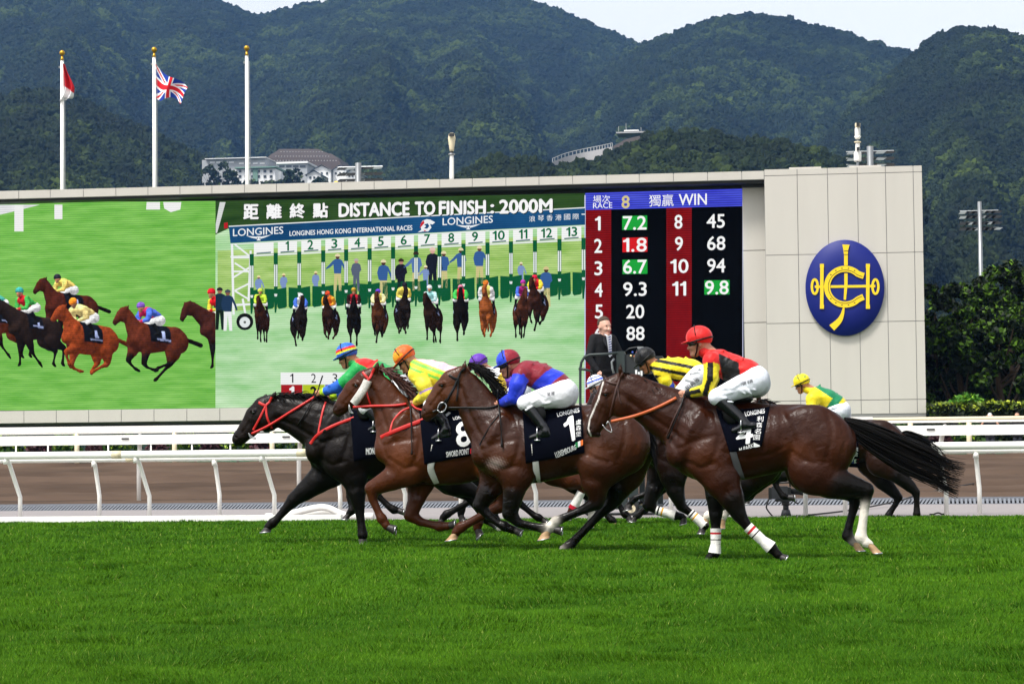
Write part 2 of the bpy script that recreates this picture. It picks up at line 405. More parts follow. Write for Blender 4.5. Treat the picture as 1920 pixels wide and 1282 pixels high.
# white edging at the left, with a loose white hose
m_white = mat('white_paint', lin('#f3f1ea'), .45, .05, 3, bump=.03, bscale=30); m_cream = mat('cream_paint', lin('#dccfae'), .5, .08, 3)
xe = P(640, 975, Y_EDGE)[0]
tag(MB().box((-60, Y_EDGE-.05, 0), (xe, Y_EDGE+.12, .09)).build('kerb_edging', m_white, loc=(xe, Y_EDGE, 0)), 'low white edging strip along the turf under the left rails', 'edging')
hp_ = [(498,972),(540,964),(590,952),(615,952),(640,963),(670,970),(700,971)]
tag(MB().tube([(*G(x, y)[:2]*0+P(x, y, Y_EDGE+.6)[:2], max(.05, P(x, y, Y_EDGE+.6)[2])) for x, y in curve(hp_, 26)], .055, 8).build('hose', m_white, smooth=True, loc=P(600, 970, Y_EDGE+.6)), 'thick white hose lying in a hump beside the rail posts', 'hose')
tag(MB().tube([(*P(x, y, Y_EDGE+.75)[:2], max(.05, P(x, y, Y_EDGE+.75)[2])) for x, y in curve([(520,973),(570,966),(620,962),(680,972)], 18)], .05, 8).build('hose', m_white, smooth=True, loc=P(600, 970, Y_EDGE+.75)), 'white hose lying flatter just behind the humped one', 'hose')
# running rails: two parallel ones on goose-neck posts
def run_rail(name, Yr, zr, rad, posts, lab, bend, m, rp=.042, zb=0.0, xl=-60, xr=60):
    e = empty(name, (0, Yr, zb), lab, 'rail')
    MB().tube([(xl, Yr, zr), (xl/2, Yr, zr), (0, Yr, zr), (xr/2, Yr, zr), (xr, Yr, zr)], rad, 14).build('rail_tube', m, e, True)
    for x in np.arange(-24, 16, 3.05): MB().tube([(x, Yr, zr), (x+.16, Yr, zr)], rad*1.06, 14).build('joint_sleeve', m_cream, e, True)
    for x in posts:
        MB().tube([(x, Yr+bend*.9, zb), (x, Yr+bend*.9, zb+.40), (x-bend*.08, Yr+bend*.8, zb+.52), (x-bend*.30, Yr+bend*.35, zr-.14), (x-bend*.36, Yr, zr-rad*.5)], rp, 10).build('post', m, e, True)
        MB().tube([(x-bend*.355, Yr+.02*bend, zr-rad-.07), (x-bend*.36, Yr, zr-rad*.6)], rp*1.25, 10).build('post_collar', m, e, True)
zt1 = float(P(960, 844.5, Y_EDGE+.25)[2]); 
px1 = [27, 271, 507, 754, 1001, 1256, 1510, 1776]; px2 = [182, 408, 635, 862, 1090, 1330, 1585, 1838]
run_rail('running_rail', Y_EDGE+.25, zt1, .062, [float(P(p, 965, Y_EDGE+.3)[0]) for p in [-465, -218]+px1+[2050, 2330]], 'front white running rail on bent posts at the turf edge', .36, m_white, .036)
run_rail('running_rail', Y_EDGE+1.0, float(P(960, 853, Y_EDGE+1.0)[2]), .048, [float(P(p, 965, Y_EDGE+1.0)[0]) for p in [-270, -44]+px2+[2095, 2355]], 'thinner white running rail just behind and below the front one', .14, m_white, .036)
# dirt track's inner rail: deep white band on thin curved posts
YI = Y_DIRT0+.9; zi = float(dirt_z(YI)); s_i = 4500/YI
e = empty('track_rail', (0, YI, zi), 'deep white band rail along the near side of the dirt track', 'rail')
za, zb_ = float(P(960, 825.0, YI)[2]), float(P(960, 806.5, YI)[2])
MB().bevbox((-70, YI-.03, za), (70, YI+.03, zb_), .02).build('rail_band', m_white, e)
MB().tube([(-70, YI+.05, zb_+.07), (0, YI+.05, zb_+.07), (70, YI+.05, zb_+.07)], .022, 8).build('top_tube', m_white, e, True)
for p in [-52, 252, 554, 850, 1150, 1452, 1764, 2080]:
    x = float(P(p, 880, YI)[0])
    MB().tube([(x, YI+.3, zi-.1), (x, YI+.3, zi+.85), (x+.03, YI+.27, zi+1.05), (x+.08, YI+.1, zi+1.3), (x+.1, YI+.06, zb_-.02)], .045, 10).build('post', m_white, e, True)
    MB().box((x-.25, YI-.05, zb_-.09), (x-.1, YI-.035, zb_-.06)).build('clip', mat('dark_metal', (.03, .03, .03), .5), e)
# outer rail
YO = Y_DIRT1-.6; zo = Z_OUT; xs_ = float(P(1637, 790, YO)[0])
e = empty('track_rail', (0, YO, zo), 'cream-posted white rail on the far side of the dirt track', 'rail')
zt_, zl_ = float(P(300, 797.5, YO)[2]), float(P(300, 811.5, YO)[2])
MB().bevbox((-80, YO-.05, zl_), (xs_, YO+.05, zt_), .02).build('rail_band', m_white, e)
MB().tube([(xs_, YO, zt_-.10), (xs_+30, YO, zt_-.10), (80, YO, zt_-.10)], .075, 10).build('rail_tube', m_cream, e, True)
for p in list(range(-222, 1600, 183))+[1708, 1818, 1928]:
    x = float(P(p, 860, YO)[0]); MB().tube([(x, YO+.02, zo-.1), (x, YO+.02, zl_ if p < 1640 else zt_-.12)], .085, 10).build('post', m_cream, e, True)
# far verge: pale kerb, green hoarding, clipped shrubs
struct(MB().box((-120, Y_DIRT1, Z_OUT-.3), (120, Y_DIRT1+1.2, Z_OUT+.035)).build('far_kerb', mat('kerb_grey', lin('#a7a7a8'), .85, .12, 2)))
YH = Y_DIRT1+2.0; zh = float(P(300, 850, YH)[2]); hb = empty('hoarding', (0, YH, Z_OUT), 'low green hoarding boards below the shrubs', 'hoarding'); m_hoard = mat('hoarding_green', lin('#0d6b4a'), .5, .1, 2)
x = -24.0; k = 0
while x < 30:
    MB().bevbox((x+.02, YH, Z_OUT), (x+1.45, YH+.06, zh), .015).build('board', m_hoard, hb); MB().box((x+1.45, YH-.02, Z_OUT), (x+1.51, YH+.1, zh-.02)).build('upright', MATS['dark_metal'], hb); x += 1.51
def leaf_mesh(pts, size, rng, up=.5, aspect=1.8):
    """leaf-sized quads scattered at the given points"""
    n = len(pts); d = rng.normal(size=(n, 3)); d[:, 2] += up; d /= np.linalg.norm(d, axis=1)[:, None]
    a = rng.normal(size=(n, 3)); a -= d*(a*d).sum(1)[:, None]; a /= np.linalg.norm(a, axis=1)[:, None]; b = np.cross(d, a)
    s = size*(.6+.8*rng.random(n))[:, None]
    V = np.stack([pts-a*s*aspect*.5, pts+b*s*.5, pts+a*s*aspect*.5+d*s*.15, pts-b*s*.5], 1).reshape(-1, 3)
    return V, np.arange(n*4).reshape(n, 4)
m_leaf = mat('leaf', rough=.6, var=.25, scale=.8, attr=True, spec=.25)
LEAVES = lambda n, base, tip, rng, bright=.12: None
def blob_points(n, c, r, rng, shell=.55):
    v = rng.normal(size=(n, 3)); v /= np.linalg.norm(v, axis=1)[:, None]; t = (shell**3+(1-shell**3)*rng.random(n))**(1/3)
    return np.array(c)+v*t[:, None]*np.array(r)
def leaf_cols(n, base, alt, rng, frac=.15, per=4):
    c = np.array(base)*(0.65+.7*rng.random((n, 1))); m = rng.random(n) < frac; c[m] = np.array(alt)*(.7+.6*rng.random((m.sum(), 1)))
    return np.repeat(c, per, 0)
rs = np.random.default_rng(21); xk = -36.0; k = 0
while xk < 4:
    purple = k % 2 == 1; wd = rs.uniform(.5, .75) if not purple else rs.uniform(.38, .5); hgt = rs.uniform(.62, .8) if not purple else rs.uniform(.45, .55)
    yk = YH+1.0+rs.uniform(-.1, .1); zc = Z_OUT+hgt*.75
    e = empty('shrub', (xk, yk, Z_OUT), 'clipped purple-leaved shrub behind the green hoarding' if purple else 'clipped leafy green shrub behind the green hoarding', 'shrub', 'purple shrubs behind the hoarding' if purple else 'green shrubs behind the hoarding')
    p = np.concatenate([blob_points(420, (xk, yk, zc+.18), (wd, .5, hgt*.8), rs), blob_points(160, (xk+rs.uniform(-.2, .2), yk, zc+.4), (wd*.6, .4, hgt*.5), rs)])
    V, Fq = leaf_mesh(p, .11, rs); mk('foliage', V, Fq, m_leaf, e, False, leaf_cols(len(p), lin('#3a1f24') if purple else lin('#2c4a14'), lin('#512a30') if purple else lin('#86a02c'), rs, .2))
    MB().tube([(xk, yk, Z_OUT-.05), (xk, yk, zc)], .05, 6).build('stem', mat('bark', lin('#3a2c20'), .9, .3, 12), e)
    xk += wd*1.0+rs.uniform(.35, .6); k += 1
for p, sp in ((330, 23.5), ):
    k = 0
    for q in (30, 90, 203, 283, 360, 432):
        c = P(q, 832, YH+.4); m = MB().tube([(c[0], c[1], Z_OUT), (c[0], c[1], c[2]-.02)], .03, 8); m.ball((c[0], c[1], c[2]+.05), .075, 8)
        tag(m.build('lamp_post', m_white, None, True, loc=(c[0], c[1], Z_OUT)), 'short white garden lamp between the clipped shrubs', 'lamp', 'short white lamps among the shrubs')
# ------------------------------------------------------------------ the big screen building
YS = 92.0; ZB0 = Z_OUT
m_panel = mat('clad_panel', lin('#c2bdb4'), .6, .075, .9, bump=.04, bscale=3, stretch=(1.6, 1, .22)); m_joint = mat('clad_joint', lin('#8b8987'), .8)
m_soffit = mat('soffit_black', (.012, .012, .012), .7)
bld = empty('screen_building', (0, YS, Z_OUT), 'long pale clad building carrying the giant race screen and the blue crest', 'building')
YF = YS-.9                                             # front face of the frame and of the right block
def zat(x, y, Y): return float(P(x, y, Y)[2])
def xat(x, y, Y): return float(P(x, y, Y)[0])
zTop = zat(700, 339.5, YF); zBandLo = zat(700, 360, YF); zScrTop = zat(700, 366.5, YS); zScrLo = zat(300, 765.5, YS); zBot = zat(300, 790, YF)
xL = -70.0; xBlk = xat(1437, 600, YF); xR = xat(1734, 600, YF)
MB().box((xL, YS+.15, zScrLo-.6), (xBlk, YS+5, zTop-.05)).build('core_wall', m_joint, bld)
MB().box((xBlk-.0, YF-.03, zBot-.27), (xR-.02, YS+5, zat(1600, 314.5, YF))).build('block_wall', m_joint, bld)
MB().box((xL, YF+.05, zScrTop+.02), (xBlk, YS+.14, zScrTop+.1)).build('soffit', m_soffit, bld)
MB().box((xL, YF-.03, zScrTop+.11), (xBlk, YS+.14, zTop-.06)).build('frame_wall', m_joint, bld)
def panel(x0, x1, z0, z1, Y, g=.013): MB().bevbox((x0+g, Y-.05, z0+g), (x1-g, Y+.1, z1-g), .012).build('panel', m_panel, bld)
# top band (61-px pitch) and bottom band
tops = [36-61*k for k in range(8, 0, -1)]+[36, 95, 157, 218, 278, 338, 398, 459, 519, 580, 641, 702, 763, 825, 886, 949, 1011, 1074, 1137, 1199, 1263, 1327, 1391]
xt = [xat(p, 345, YF) for p in tops]+[xBlk]
for a, b in zip(xt[:-1], xt[1:]): panel(a, b, zScrTop+.12, zTop, YF)
pb = (xt[12]-xt[9])/3; x = xat(40, 780, YF)-pb*9
while x < xBlk-.05:
    panel(x, min(x+pb, xBlk), zBot, zScrLo-.02, YF+.35); x += pb
MB().box((xL, YF+.32, zBot+.01), (xBlk, YS+.15, zScrLo-.03)).build('band_wall', m_joint, bld)
# right block
hz = [zTop+.34]+[zat(1600, v, YF) for v in (326, 475.5, 604, 750)]+[zBot-.28]
hz[0] = zat(1600, 313.5, YF); hz[-1] = zat(1600, 776.5, YF)
vx = [xBlk]+[xat(p, 540, YF) for p in (1498, 1555, 1611, 1664, 1716)]+[xR]
for i in range(len(vx)-1):
    for j in range(len(hz)-1): panel(vx[i], vx[i+1], hz[j+1], hz[j], YF)
zt_blk = hz[0]
for i in (1, 3): MB().box((vx[i]-.3, YF+.1, zt_blk), (vx[i]+.9, YF+.6, zt_blk+.06)).build('coping', m_panel, bld)
# recessed strip of wall between the screen and the block
xB0 = xat(1394, 600, YS)
for v0, v1 in zip((352, 470, 605, 750), (470, 605, 750, 777)): panel(xB0+.02, xBlk+.2, zat(1410, v1, YS), zat(1410, v0, YS), YS-.05)
# dark green foot of the building
MB().box((xL, YS-.2, Z_OUT-.1), (xR-.15, YS+4.9, zBot-.35)).build('plinth', mat('plinth_green', lin('#10302c'), .6, .1, 1), bld)
# crest: blue dome-edged oval with the horse-shoe, bit and whip in yellow relief
cr = empty('crest', (xat(1584.5, 540, YF), YF-.06, zat(1584.5, 540, YF)), 'blue oval crest with yellow horseshoe, bit and whip emblem', 'crest')
m_blue = mat('crest_blue', lin('#0b1b70'), .5, .06, 2, spec=.3); m_yel = mat('crest_yellow', lin('#f0cc10'), .4, .05, 3); m_line = mat('crest_line', lin('#3a2f08'), .6)
cx_, cz_ = (1584.5, 540)
def E2(x, y): return (1490+x/5.826, 430+y/5.826)      # from an enlarged view of the crest
V = []; Fc = []; n = 64; rings = [(1.0, .0), (1.0, .13), (.99, .16), (.5, .166), (0.02, .168)]
cw, chh = (980-118)/2/5.826, (1165-118)/2/5.826; cc = E2(549, 641)
for sc_, d in rings:
    for k in range(n):
        a = 2*math.pi*k/n; p = P(cc[0]+cw*sc_*math.cos(a), cc[1]-chh*sc_*math.sin(a), YF-.05); V.append((p[0], YF-.05-d, p[2]))
for i in range(len(rings)-1):
    for k in range(n): Fc.append((i*n+k, i*n+(k+1) % n, (i+1)*n+(k+1) % n, (i+1)*n+k))
Fc.append(tuple(range(4*n, 5*n)))
mk('oval', V, Fc, m_blue, cr, True)
def relief(name, poly, m, d0=.215, th=.06):
    pp = [P(*E2(x, y), YF-.2) for x, y in poly]
    return MB().prism([(p[0], p[2]) for p in pp], YF-d0-th, YF-d0+.04).build(name, m, cr)
def stroke(pts, w):
    p = np.array(pts, float); t = np.gradient(p, axis=0); t /= np.linalg.norm(t, axis=1)[:, None]; nn = np.stack([-t[:, 1], t[:, 0]], 1); w = np.asarray(w, float)
    w = w[:, None] if w.ndim else w
    return [tuple(q) for q in p+nn*w]+[tuple(q) for q in (p-nn*w)[::-1]]
def strokef(name, pts, w, m, d0, th):
    """a bent band built as a strip of quads with thickness"""
    p = np.array(pts, float); t = np.gradient(p, axis=0); t /= np.linalg.norm(t, axis=1)[:, None]; nn = np.stack([-t[:, 1], t[:, 0]], 1); w = np.broadcast_to(np.asarray(w, float), (len(p),))[:, None]
    A = p+nn*w; B = p-nn*w; V = []; Fc = []
    for y in (YF-d0-th, YF-d0+.03):
        for q in (A, B):
            for x, z in q: c = P(*E2(x, z), YF-.2); V.append((c[0], y, c[2]))
    n = len(p)
    for i in range(n-1): Fc += [(i, i+1, n+i+1, n+i), (2*n+i, 3*n+i, 3*n+i+1, 2*n+i+1), (i, 2*n+i, 2*n+i+1, i+1), (n+i, n+i+1, 3*n+i+1, 3*n+i)]
    Fc += [(0, n, 3*n, 2*n), (n-1, 3*n-1, 4*n-1, 2*n-1)]
    return mk(name, V, Fc, m, cr)
th_ = np.linspace(math.radians(38), math.radians(322), 40)
shoe = [(552+198*math.cos(a)*(1 if a > 1 else 1), 627-195*math.sin(a)) for a in th_]
shoe = [(755, 510)]+[s for s in shoe if s[0] < 700]+[(752, 738)]
shoe = curve(shoe, 60)
strokef('horseshoe', shoe, 33, m_yel, .215, .05)
inner = [(552+(s[0]-552)*.93, 627+(s[1]-627)*.93) for s in shoe]; strokef('shoe_groove', inner, 3.0, m_line, .266, .004)
for a in (60, 80, 100, 120, 140, 160+60, 240, 260, 280, 300):
    c = (552+205*math.cos(math.radians(a)), 627-203*math.sin(math.radians(a))); strokef('nail_hole', [(c[0]-8, c[1]), (c[0]+8, c[1])], 5, m_line, .266, .003)
strokef('bit_bar', [(220, 628), (880, 620)], 14, m_yel, .205, .03)
for xx in (298, 800):
    strokef('cheek_bar', [(xx, 392), (xx-2, 850)], 19, m_yel, .21, .055)
    for yb in (400, 846): 
        strokef('bar_end', [(xx-22, yb), (xx+22, yb)], 22, m_yel, .207, .06)
for xx in (220, 882):
    strokef('bit_ring', [(xx+32*math.cos(a), 626+78*math.sin(a)) for a in np.linspace(.0 if xx < 500 else math.pi, 2*math.pi+(0 if xx < 500 else math.pi), 36)], 13, m_yel, .203, .05)
strokef('whip_stock', [(560, 168), (558, 230), (560, 300), (560, 395)], [40, 25, 20, 20], m_yel, .212, .045)
strokef('whip_stock', [(560, 480), (560, 600), (548, 770)], [18, 18, 12], m_yel, .209, .035)
strokef('whip_lash', curve([(536, 855), (520, 930), (485, 1000), (405, 1076)], 16), np.linspace(9, 40, 16), m_yel, .209, .05)
for yb in (237, 276): strokef('whip_ferrule', [(538, yb), (582, yb)], 3, m_line, .262, .003)
# floodlight banks and cameras on and behind the roof
m_alu = mat('aluminium', lin('#8f9294'), .4, .08, 6, metal=.6); m_lampdark = mat('lamp_dark', (.02, .02, .022), .4); m_lampgrey = mat('lamp_grey', lin('#8c9092'), .5)
def bank(px, py0, py1, w, Y, rows, lab, zbase=Z_OUT, cols=6, name='floodlight_mast', pole_w=.2, lq=.95):
    e = empty(name, P(px, py1, Y)*np.array([1, 1, 0])+np.array([0, 0, zbase]), lab, 'floodlight', None)
    c = P(px, py0, Y); s = 4500/Y
    MB().tube([(c[0], Y-.9*Y/150, zbase), (c[0], Y-.9*Y/150, c[2])], [pole_w*1.3, pole_w], 12).build('mast', m_alu, e, True)
    for r in rows:
        z = float(P(px, r, Y)[2]); hw = w/2/s
        MB().tube([(c[0]-hw, Y-.3, z), (c[0]+hw, Y-.3, z)], .032*Y/130, 6).build('crossbar', m_alu, e)
        for k in range(cols):
            x = c[0]-hw+2*hw*(k+.5)/cols; q = Y/190*lq
            MB().add([(x-.38*q, Y-.9*q, z-.28*q), (x+.30*q, Y-.9*q, z-.28*q), (x+.55*q, Y-.9*q, z-.10*q), (x-.2*q, Y-.9*q, z-.06*q), (x-.3*q, Y-.2*q, z-.2*q), (x+.25*q, Y-.2*q, z-.2*q), (x+.3*q, Y-.2*q, z-.06*q), (x-.2*q, Y-.2*q, z-.06*q)],
                     [(0,1,2,3), (5,4,7,6), (0,4,5,1), (1,5,6,2), (2,6,7,3), (3,7,4,0)]).build('lamp', m_lampdark if (k+int(r)) % 3 else m_lampgrey, e)
    return e
bank(677, 309, 345, 88, 150, (314, 325.5, 337), 'floodlight bank with three rows of lamps behind the roof, left of the camera', cols=5)
bank(1631, 278, 315, 88, 150, (285, 297, 309), 'floodlight bank rising behind the crest block', cols=5)
bank(1835, 381, 500, 70, 210, (396, 405, 416.5, 427), 'tall floodlight mast with four rows of lamps above the trees', cols=6, pole_w=.17, lq=1.0)
def ptz(px, parts, lab, zroof, cat='camera'):
    e = empty('roof_camera', (*P(px, 300, YF+1.2)[:2], zroof), lab, cat); Yc = YF+1.2
    for (nm, y0, y1, w0, w1, mm) in parts:
        a, b = P(px, y1, Yc), P(px, y0, Yc); s = 4500/Yc; h = b[2]-a[2]
        MB().tube([(a[0], Yc, a[2]), (a[0], Yc, a[2]+h*.15), (b[0], Yc, b[2]-h*.15), (b[0], Yc, b[2])], [w0/2/s*.9, w0/2/s, w1/2/s, w1/2/s*.85], 14).build(nm, mm, e, True)
    return e
m_wp = m_white
e = ptz(847, [('pedestal', 290, 340, 9, 8, m_wp), ('flange', 288, 291, 13, 13, m_alu), ('neck', 284, 288, 6, 6, m_lampdark), ('housing', 255, 284, 9, 15, m_cream), ('hood', 250, 255, 12, 11, m_cream)], 'cream pan-tilt camera on a white pedestal on the roof band', zTop)
Yc = YF+1.2; c = P(848.5, 254, Yc); MB().box((c[0]-.1, Yc-.22, c[2]-.07), (c[0]+.1, Yc-.17, c[2]+.06)).build('lens', m_lampdark, e)
e = ptz(1608, [('bracket', 303, 318, 6, 5, m_alu), ('cabinet', 285, 303, 14, 14, m_wp), ('tube', 268, 285, 8.5, 8.5, m_wp), ('flange', 265.5, 268, 13, 13, m_cream), ('neck', 261, 265.5, 3, 3, m_alu), ('collar', 255, 261, 9, 13, m_wp), ('housing', 240, 255, 10.5, 10.5, m_wp), ('hood', 231, 239.5, 10, 10, m_cream)], 'white pan-tilt camera stack above the crest block', zt_blk)
for yb, w in ((235.3, 3.2), (280.5, 2.8)):
    c = P(1609, yb, Yc); q = w/49; MB().box((c[0]-q, Yc-.27, c[2]-q), (c[0]+q, Yc-.1, c[2]+q)).build('lens', m_lampdark, e)
tag(MB().ball((*P(630, 341.5, YF+1)[:2], zTop+.04), .12, 10).build('roof_lamp', mat('roof_lamp', lin('#d8b840'), .4), None, True, loc=(*P(630, 341.5, YF+1)[:2], zTop)), 'small round yellow lamp on the roof edge left of the floodlight bank', 'lamp')
tag(MB().ball((*P(803, 337, YF+1)[:2], zTop+.03), .1, 10).build('roof_lamp', MATS['roof_lamp'], None, True, loc=(*P(803, 337, YF+1)[:2], zTop)), 'small round yellow lamp on the roof edge left of the cream camera', 'lamp')
# flag poles
m_gold = mat('gold', lin('#b8902c'), .3, .1, 8, metal=.8); YP = YS+9.5
def pole(px0, px1, ytop, lab):
    b = P(px0, 355, YP); t = P(px1, ytop, YP); e = empty('flagpole', (b[0], YP, Z_OUT), lab, 'flagpole'); x = b[0]; s = 4500/YP
    MB().tube([(x, YP, Z_OUT), (x, YP, b[2]), (x, YP, t[2]-.15)], [.11, .095, .075], 14).build('mast', m_white, e, True)
    MB().tube([(x, YP, t[2]-.15), (x, YP, t[2]-.08), (x, YP, t[2]+.05)], [.10, .06, .05], 10).build('truck', m_gold, e, True)
    MB().ball((x, YP, t[2]+.17), .125, 14).build('finial', m_gold, e, True)
    MB().tube([(x+.2, YP-.05, Z_OUT+1), (x+.13, YP-.05, t[2]-.4)], .012, 5).build('halyard', m_alu, e); MB().box((x-.14, YP-.06, t[2]-.5), (x-.07, YP+.06, t[2]-.42)).build('cleat', m_alu, e)
    return x, float(t[2])
xa, za_ = pole(117, 115, 107, 'white flagpole at the left with the limp red and white flag'); xb, zb2 = pole(290, 287.5, 101, 'white flagpole in the middle flying the waving union flag'); xc, zc2 = pole(464, 463.5, 98, 'white flagpole at the right of the three, bare of any flag')
m_flag = mat('flag_cloth', rough=.8, var=.05, scale=6, attr=True, spec=.2)
# limp red and white flag, folded along the pole
nu, nv = 26, 50; V = []; Cc = []
for j in range(nv):
    for i in range(nu):
        u, v = i/(nu-1), j/(nv-1); wpx = 23*(.15+.85*min(1, v*1.6))*(1-.1*v)
        px_ = 119.5+u*wpx*(.75+.25*math.sin(v*3)) - (8*max(0, v-.75)*4*(1-u) if v > .75 else 0); py_ = 121+v*70-(6*u if v > .9 else 0)
        p = P(px_, py_, YP); V.append((p[0], YP-.08+.14*math.sin(u*11+v*2.5), p[2])); Cc.append(lin('#c5202a') if v < .78-.22*(1-u) else lin('#e8e6e6'))
I = np.arange(nu*nv).reshape(nv, nu); Fq = np.stack([I[:-1, :-1], I[:-1, 1:], I[1:, 1:], I[1:, :-1]], -1).reshape(-1, 4)
o = mk('flag', V, Fq, m_flag, None, True, np.array(Cc), loc=(xa+.1, YP, za_-1)); tag(o, 'limp flag, red above white, hanging against its pole', 'flag')
# union flag waving
nu, nv = 120, 70; V = []; Cc = []; UB, UR, UW = np.array(lin('#1f3f9c')), np.array(lin('#d4202c')), np.array(lin('#ececec'))
for j in range(nv):
    for i in range(nu):
        u, v = i/(nu-1), j/(nv-1)
        top = (291+62*u, 119+50*u+6*math.sin(u*5.5)); bot = (292+46*u, 180+14*u+7*math.sin(u*6+.6))
        px_ = top[0]*(1-v)+bot[0]*v+2.5*math.sin(v*4+u*4)*u; py_ = top[1]*(1-v)+bot[1]*v
        p = P(px_, py_, YP); V.append((p[0], YP-.02+.20*math.sin(u*9+v*1.5)*u**.5, p[2]))
        x, y = (u-.5)*2, (v-.5); c = UB; d1, d2 = abs(y-x*.5)*.894, abs(y+x*.5)*.894
        if min(d1, d2) < .10: c = UW
        if (d1 < .034) or (d2 < .034): c = UR
        if abs(y) < .167 or abs(x) < .167: c = UW
        if abs(y) < .10 or abs(x) < .10: c = UR
        Cc.append(c)
I = np.arange(nu*nv).reshape(nv, nu); Fq = np.stack([I[:-1, :-1], I[:-1, 1:], I[1:, 1:], I[1:, :-1]], -1).reshape(-1, 4)
o = mk('flag', V, Fq, m_flag, None, True, np.array(Cc), loc=(xb+.1, YP, zb2-1)); tag(o, 'union flag in red, white and blue waving from the middle pole', 'flag')
# ------------------------------------------------------------------ giant LED screen and odds board
EM = 1/2**EXPO
def led(name, col, col2=None, scale=3.0, stretch=None, attr=False, line=.16):
    m = bpy.data.materials.new(name); m.use_nodes = True; nt = m.node_tree; N = nt.nodes; L = nt.links
    b = N['Principled BSDF']; b.inputs['Base Color'].default_value = (.001, .001, .001, 1); b.inputs['Roughness'].default_value = .6; b.inputs['Specular IOR Level'].default_value = 0
    tc = N.new('ShaderNodeTexCoord')
    if attr: 
        a = N.new('ShaderNodeVertexColor'); a.layer_name = 'Col'; nz = N.new('ShaderNodeTexNoise'); nz.inputs['Scale'].default_value = 7; nz.inputs['Detail'].default_value = 6; nz.inputs['Roughness'].default_value = .7; L.new(tc.outputs['Object'], nz.inputs['Vector'])
        mr = N.new('ShaderNodeMapRange'); mr.inputs['From Min'].default_value = .3; mr.inputs['From Max'].default_value = .7; mr.inputs['To Min'].default_value = .55; mr.inputs['To Max'].default_value = 1.75; L.new(nz.outputs['Fac'], mr.inputs['Value'])
        vm = N.new('ShaderNodeVectorMath'); vm.operation = 'SCALE'; L.new(a.outputs['Color'], vm.inputs[0]); L.new(mr.outputs[0], vm.inputs['Scale']); src = vm.outputs[0]
    else:
        nz = N.new('ShaderNodeTexNoise'); nz.inputs['Scale'].default_value = scale; nz.inputs['Detail'].default_value = 6; nz.inputs['Roughness'].default_value = .58
        mp = N.new('ShaderNodeMapping'); mp.inputs['Scale'].default_value = stretch or (1, 1, 1); L.new(tc.outputs['Object'], mp.inputs['Vector']); L.new(mp.outputs[0], nz.inputs['Vector'])
        mr = N.new('ShaderNodeMapRange'); mr.inputs['From Min'].default_value = .3; mr.inputs['From Max'].default_value = .7; L.new(nz.outputs['Fac'], mr.inputs['Value'])
        mx = N.new('ShaderNodeMix'); mx.data_type = 'RGBA'; mx.inputs['A'].default_value = (*col, 1); mx.inputs['B'].default_value = (*(col2 or col), 1); L.new(mr.outputs[0], mx.inputs['Factor']); src = mx.outputs['Result']
    # rows of diodes
    wv = N.new('ShaderNodeTexWave'); wv.bands_direction = 'Z'; wv.inputs['Scale'].default_value = 3.6; L.new(tc.outputs['Object'], wv.inputs['Vector'])
    m2 = N.new('ShaderNodeMapRange'); m2.inputs['To Min'].default_value = EM*(1-line*1.6); m2.inputs['To Max'].default_value = EM*(1+line*.4); L.new(wv.outputs['Fac'], m2.inputs['Value'])
    L.new(src, b.inputs['Emission Color']); L.new(m2.outputs[0], b.inputs['Emission Strength'])
    return m
LED = {}
def ledc(h, line=.08):
    if h not in LED: LED[h] = led('led_'+h.strip('#'), lin(h), line=line)
    return LED[h]
vs = empty('video_screen', (xat(700, 560, YS), YS, zScrLo), 'giant LED screen showing the race and the starting gates', 'screen')
MB().box((xL, YS-.0, zScrLo), (xat(1097.5, 560, YS), YS+.13, zScrTop)).build('screen_cabinet', m_soffit, vs)
ob = empty('odds_board', (xat(1245, 560, YS), YS, zScrLo), 'LED odds board headed WIN with red and black columns of numbers', 'screen')
MB().box((xat(1098, 560, YS), YS, zScrLo), (xat(1393.5, 560, YS), YS+.13, zScrTop+.3)).build('screen_cabinet', m_soffit, ob)
def flat(name, quads, d, m, parent=vs, cols=None):
    if len(quads) > 1 and name != 'picture_crew':
        for q in quads: o = flat(name, [q], d, m, parent)
        return o
    V = []; Fc = []
    for q in quads:
        n = len(V)
        for x, y in q: p = P(x, y, YS-d); V.append(p)
        Fc.append(tuple(range(n, n+len(q))))
    return mk(name, V, Fc, m, parent)
def ftext(t, quad, d, m, parent=vs, bold=.02, name='lettering'):
    p2, ft = text_px(t, quad)
    lv = np.zeros(len(p2))
    if bold > .011: p2, ft, lv = fatten(p2, ft, bold*(quad[3][1]-quad[0][1])*1.1)
    return mk(name, P(p2[:, 0], p2[:, 1], YS-d-.0008*lv), ft, m, parent)
def ctext(t, cx, cy, h, d, m, parent=vs, bold=.01, wmax=None, slope=0.0, asp=None):
    uv, F = text2d(t, bold); 
    w = h*(asp if asp else {1: .55, 2: 1.3, 3: 1.7}.get(len(t), .62*len(t)))
    if t == '1': w = h*.37
    if t == '11': w = h*.98
    if wmax: w = wmax
    return ftext(t, [(cx-w/2, cy-h/2+slope*w/2), (cx+w/2, cy-h/2-slope*w/2), (cx+w/2, cy+h/2-slope*w/2), (cx-w/2, cy+h/2+slope*w/2)], d, m, parent, bold)
g_left = led('led_turf_left', lin('#66b442'), lin('#93d468'), 3.0, (.22, 1, 1.5)); g_right = led('led_turf_right', lin('#8fcf83'), lin('#d3f3c8'), 1.2, (.35, 1, 1.6)); g_up = led('led_turf_up', lin('#86b84d'), lin('#c2e08c'), 1.6, (.4, 1, 1.6)); g_dark = led('led_turf_dark', lin('#22401c'), lin('#3c5c2c'), 1.5, (.4, 1, 2))
flat('picture_ground', [[(-900, 385), (404, 377), (404, 768), (-900, 772)]], .01, g_left)
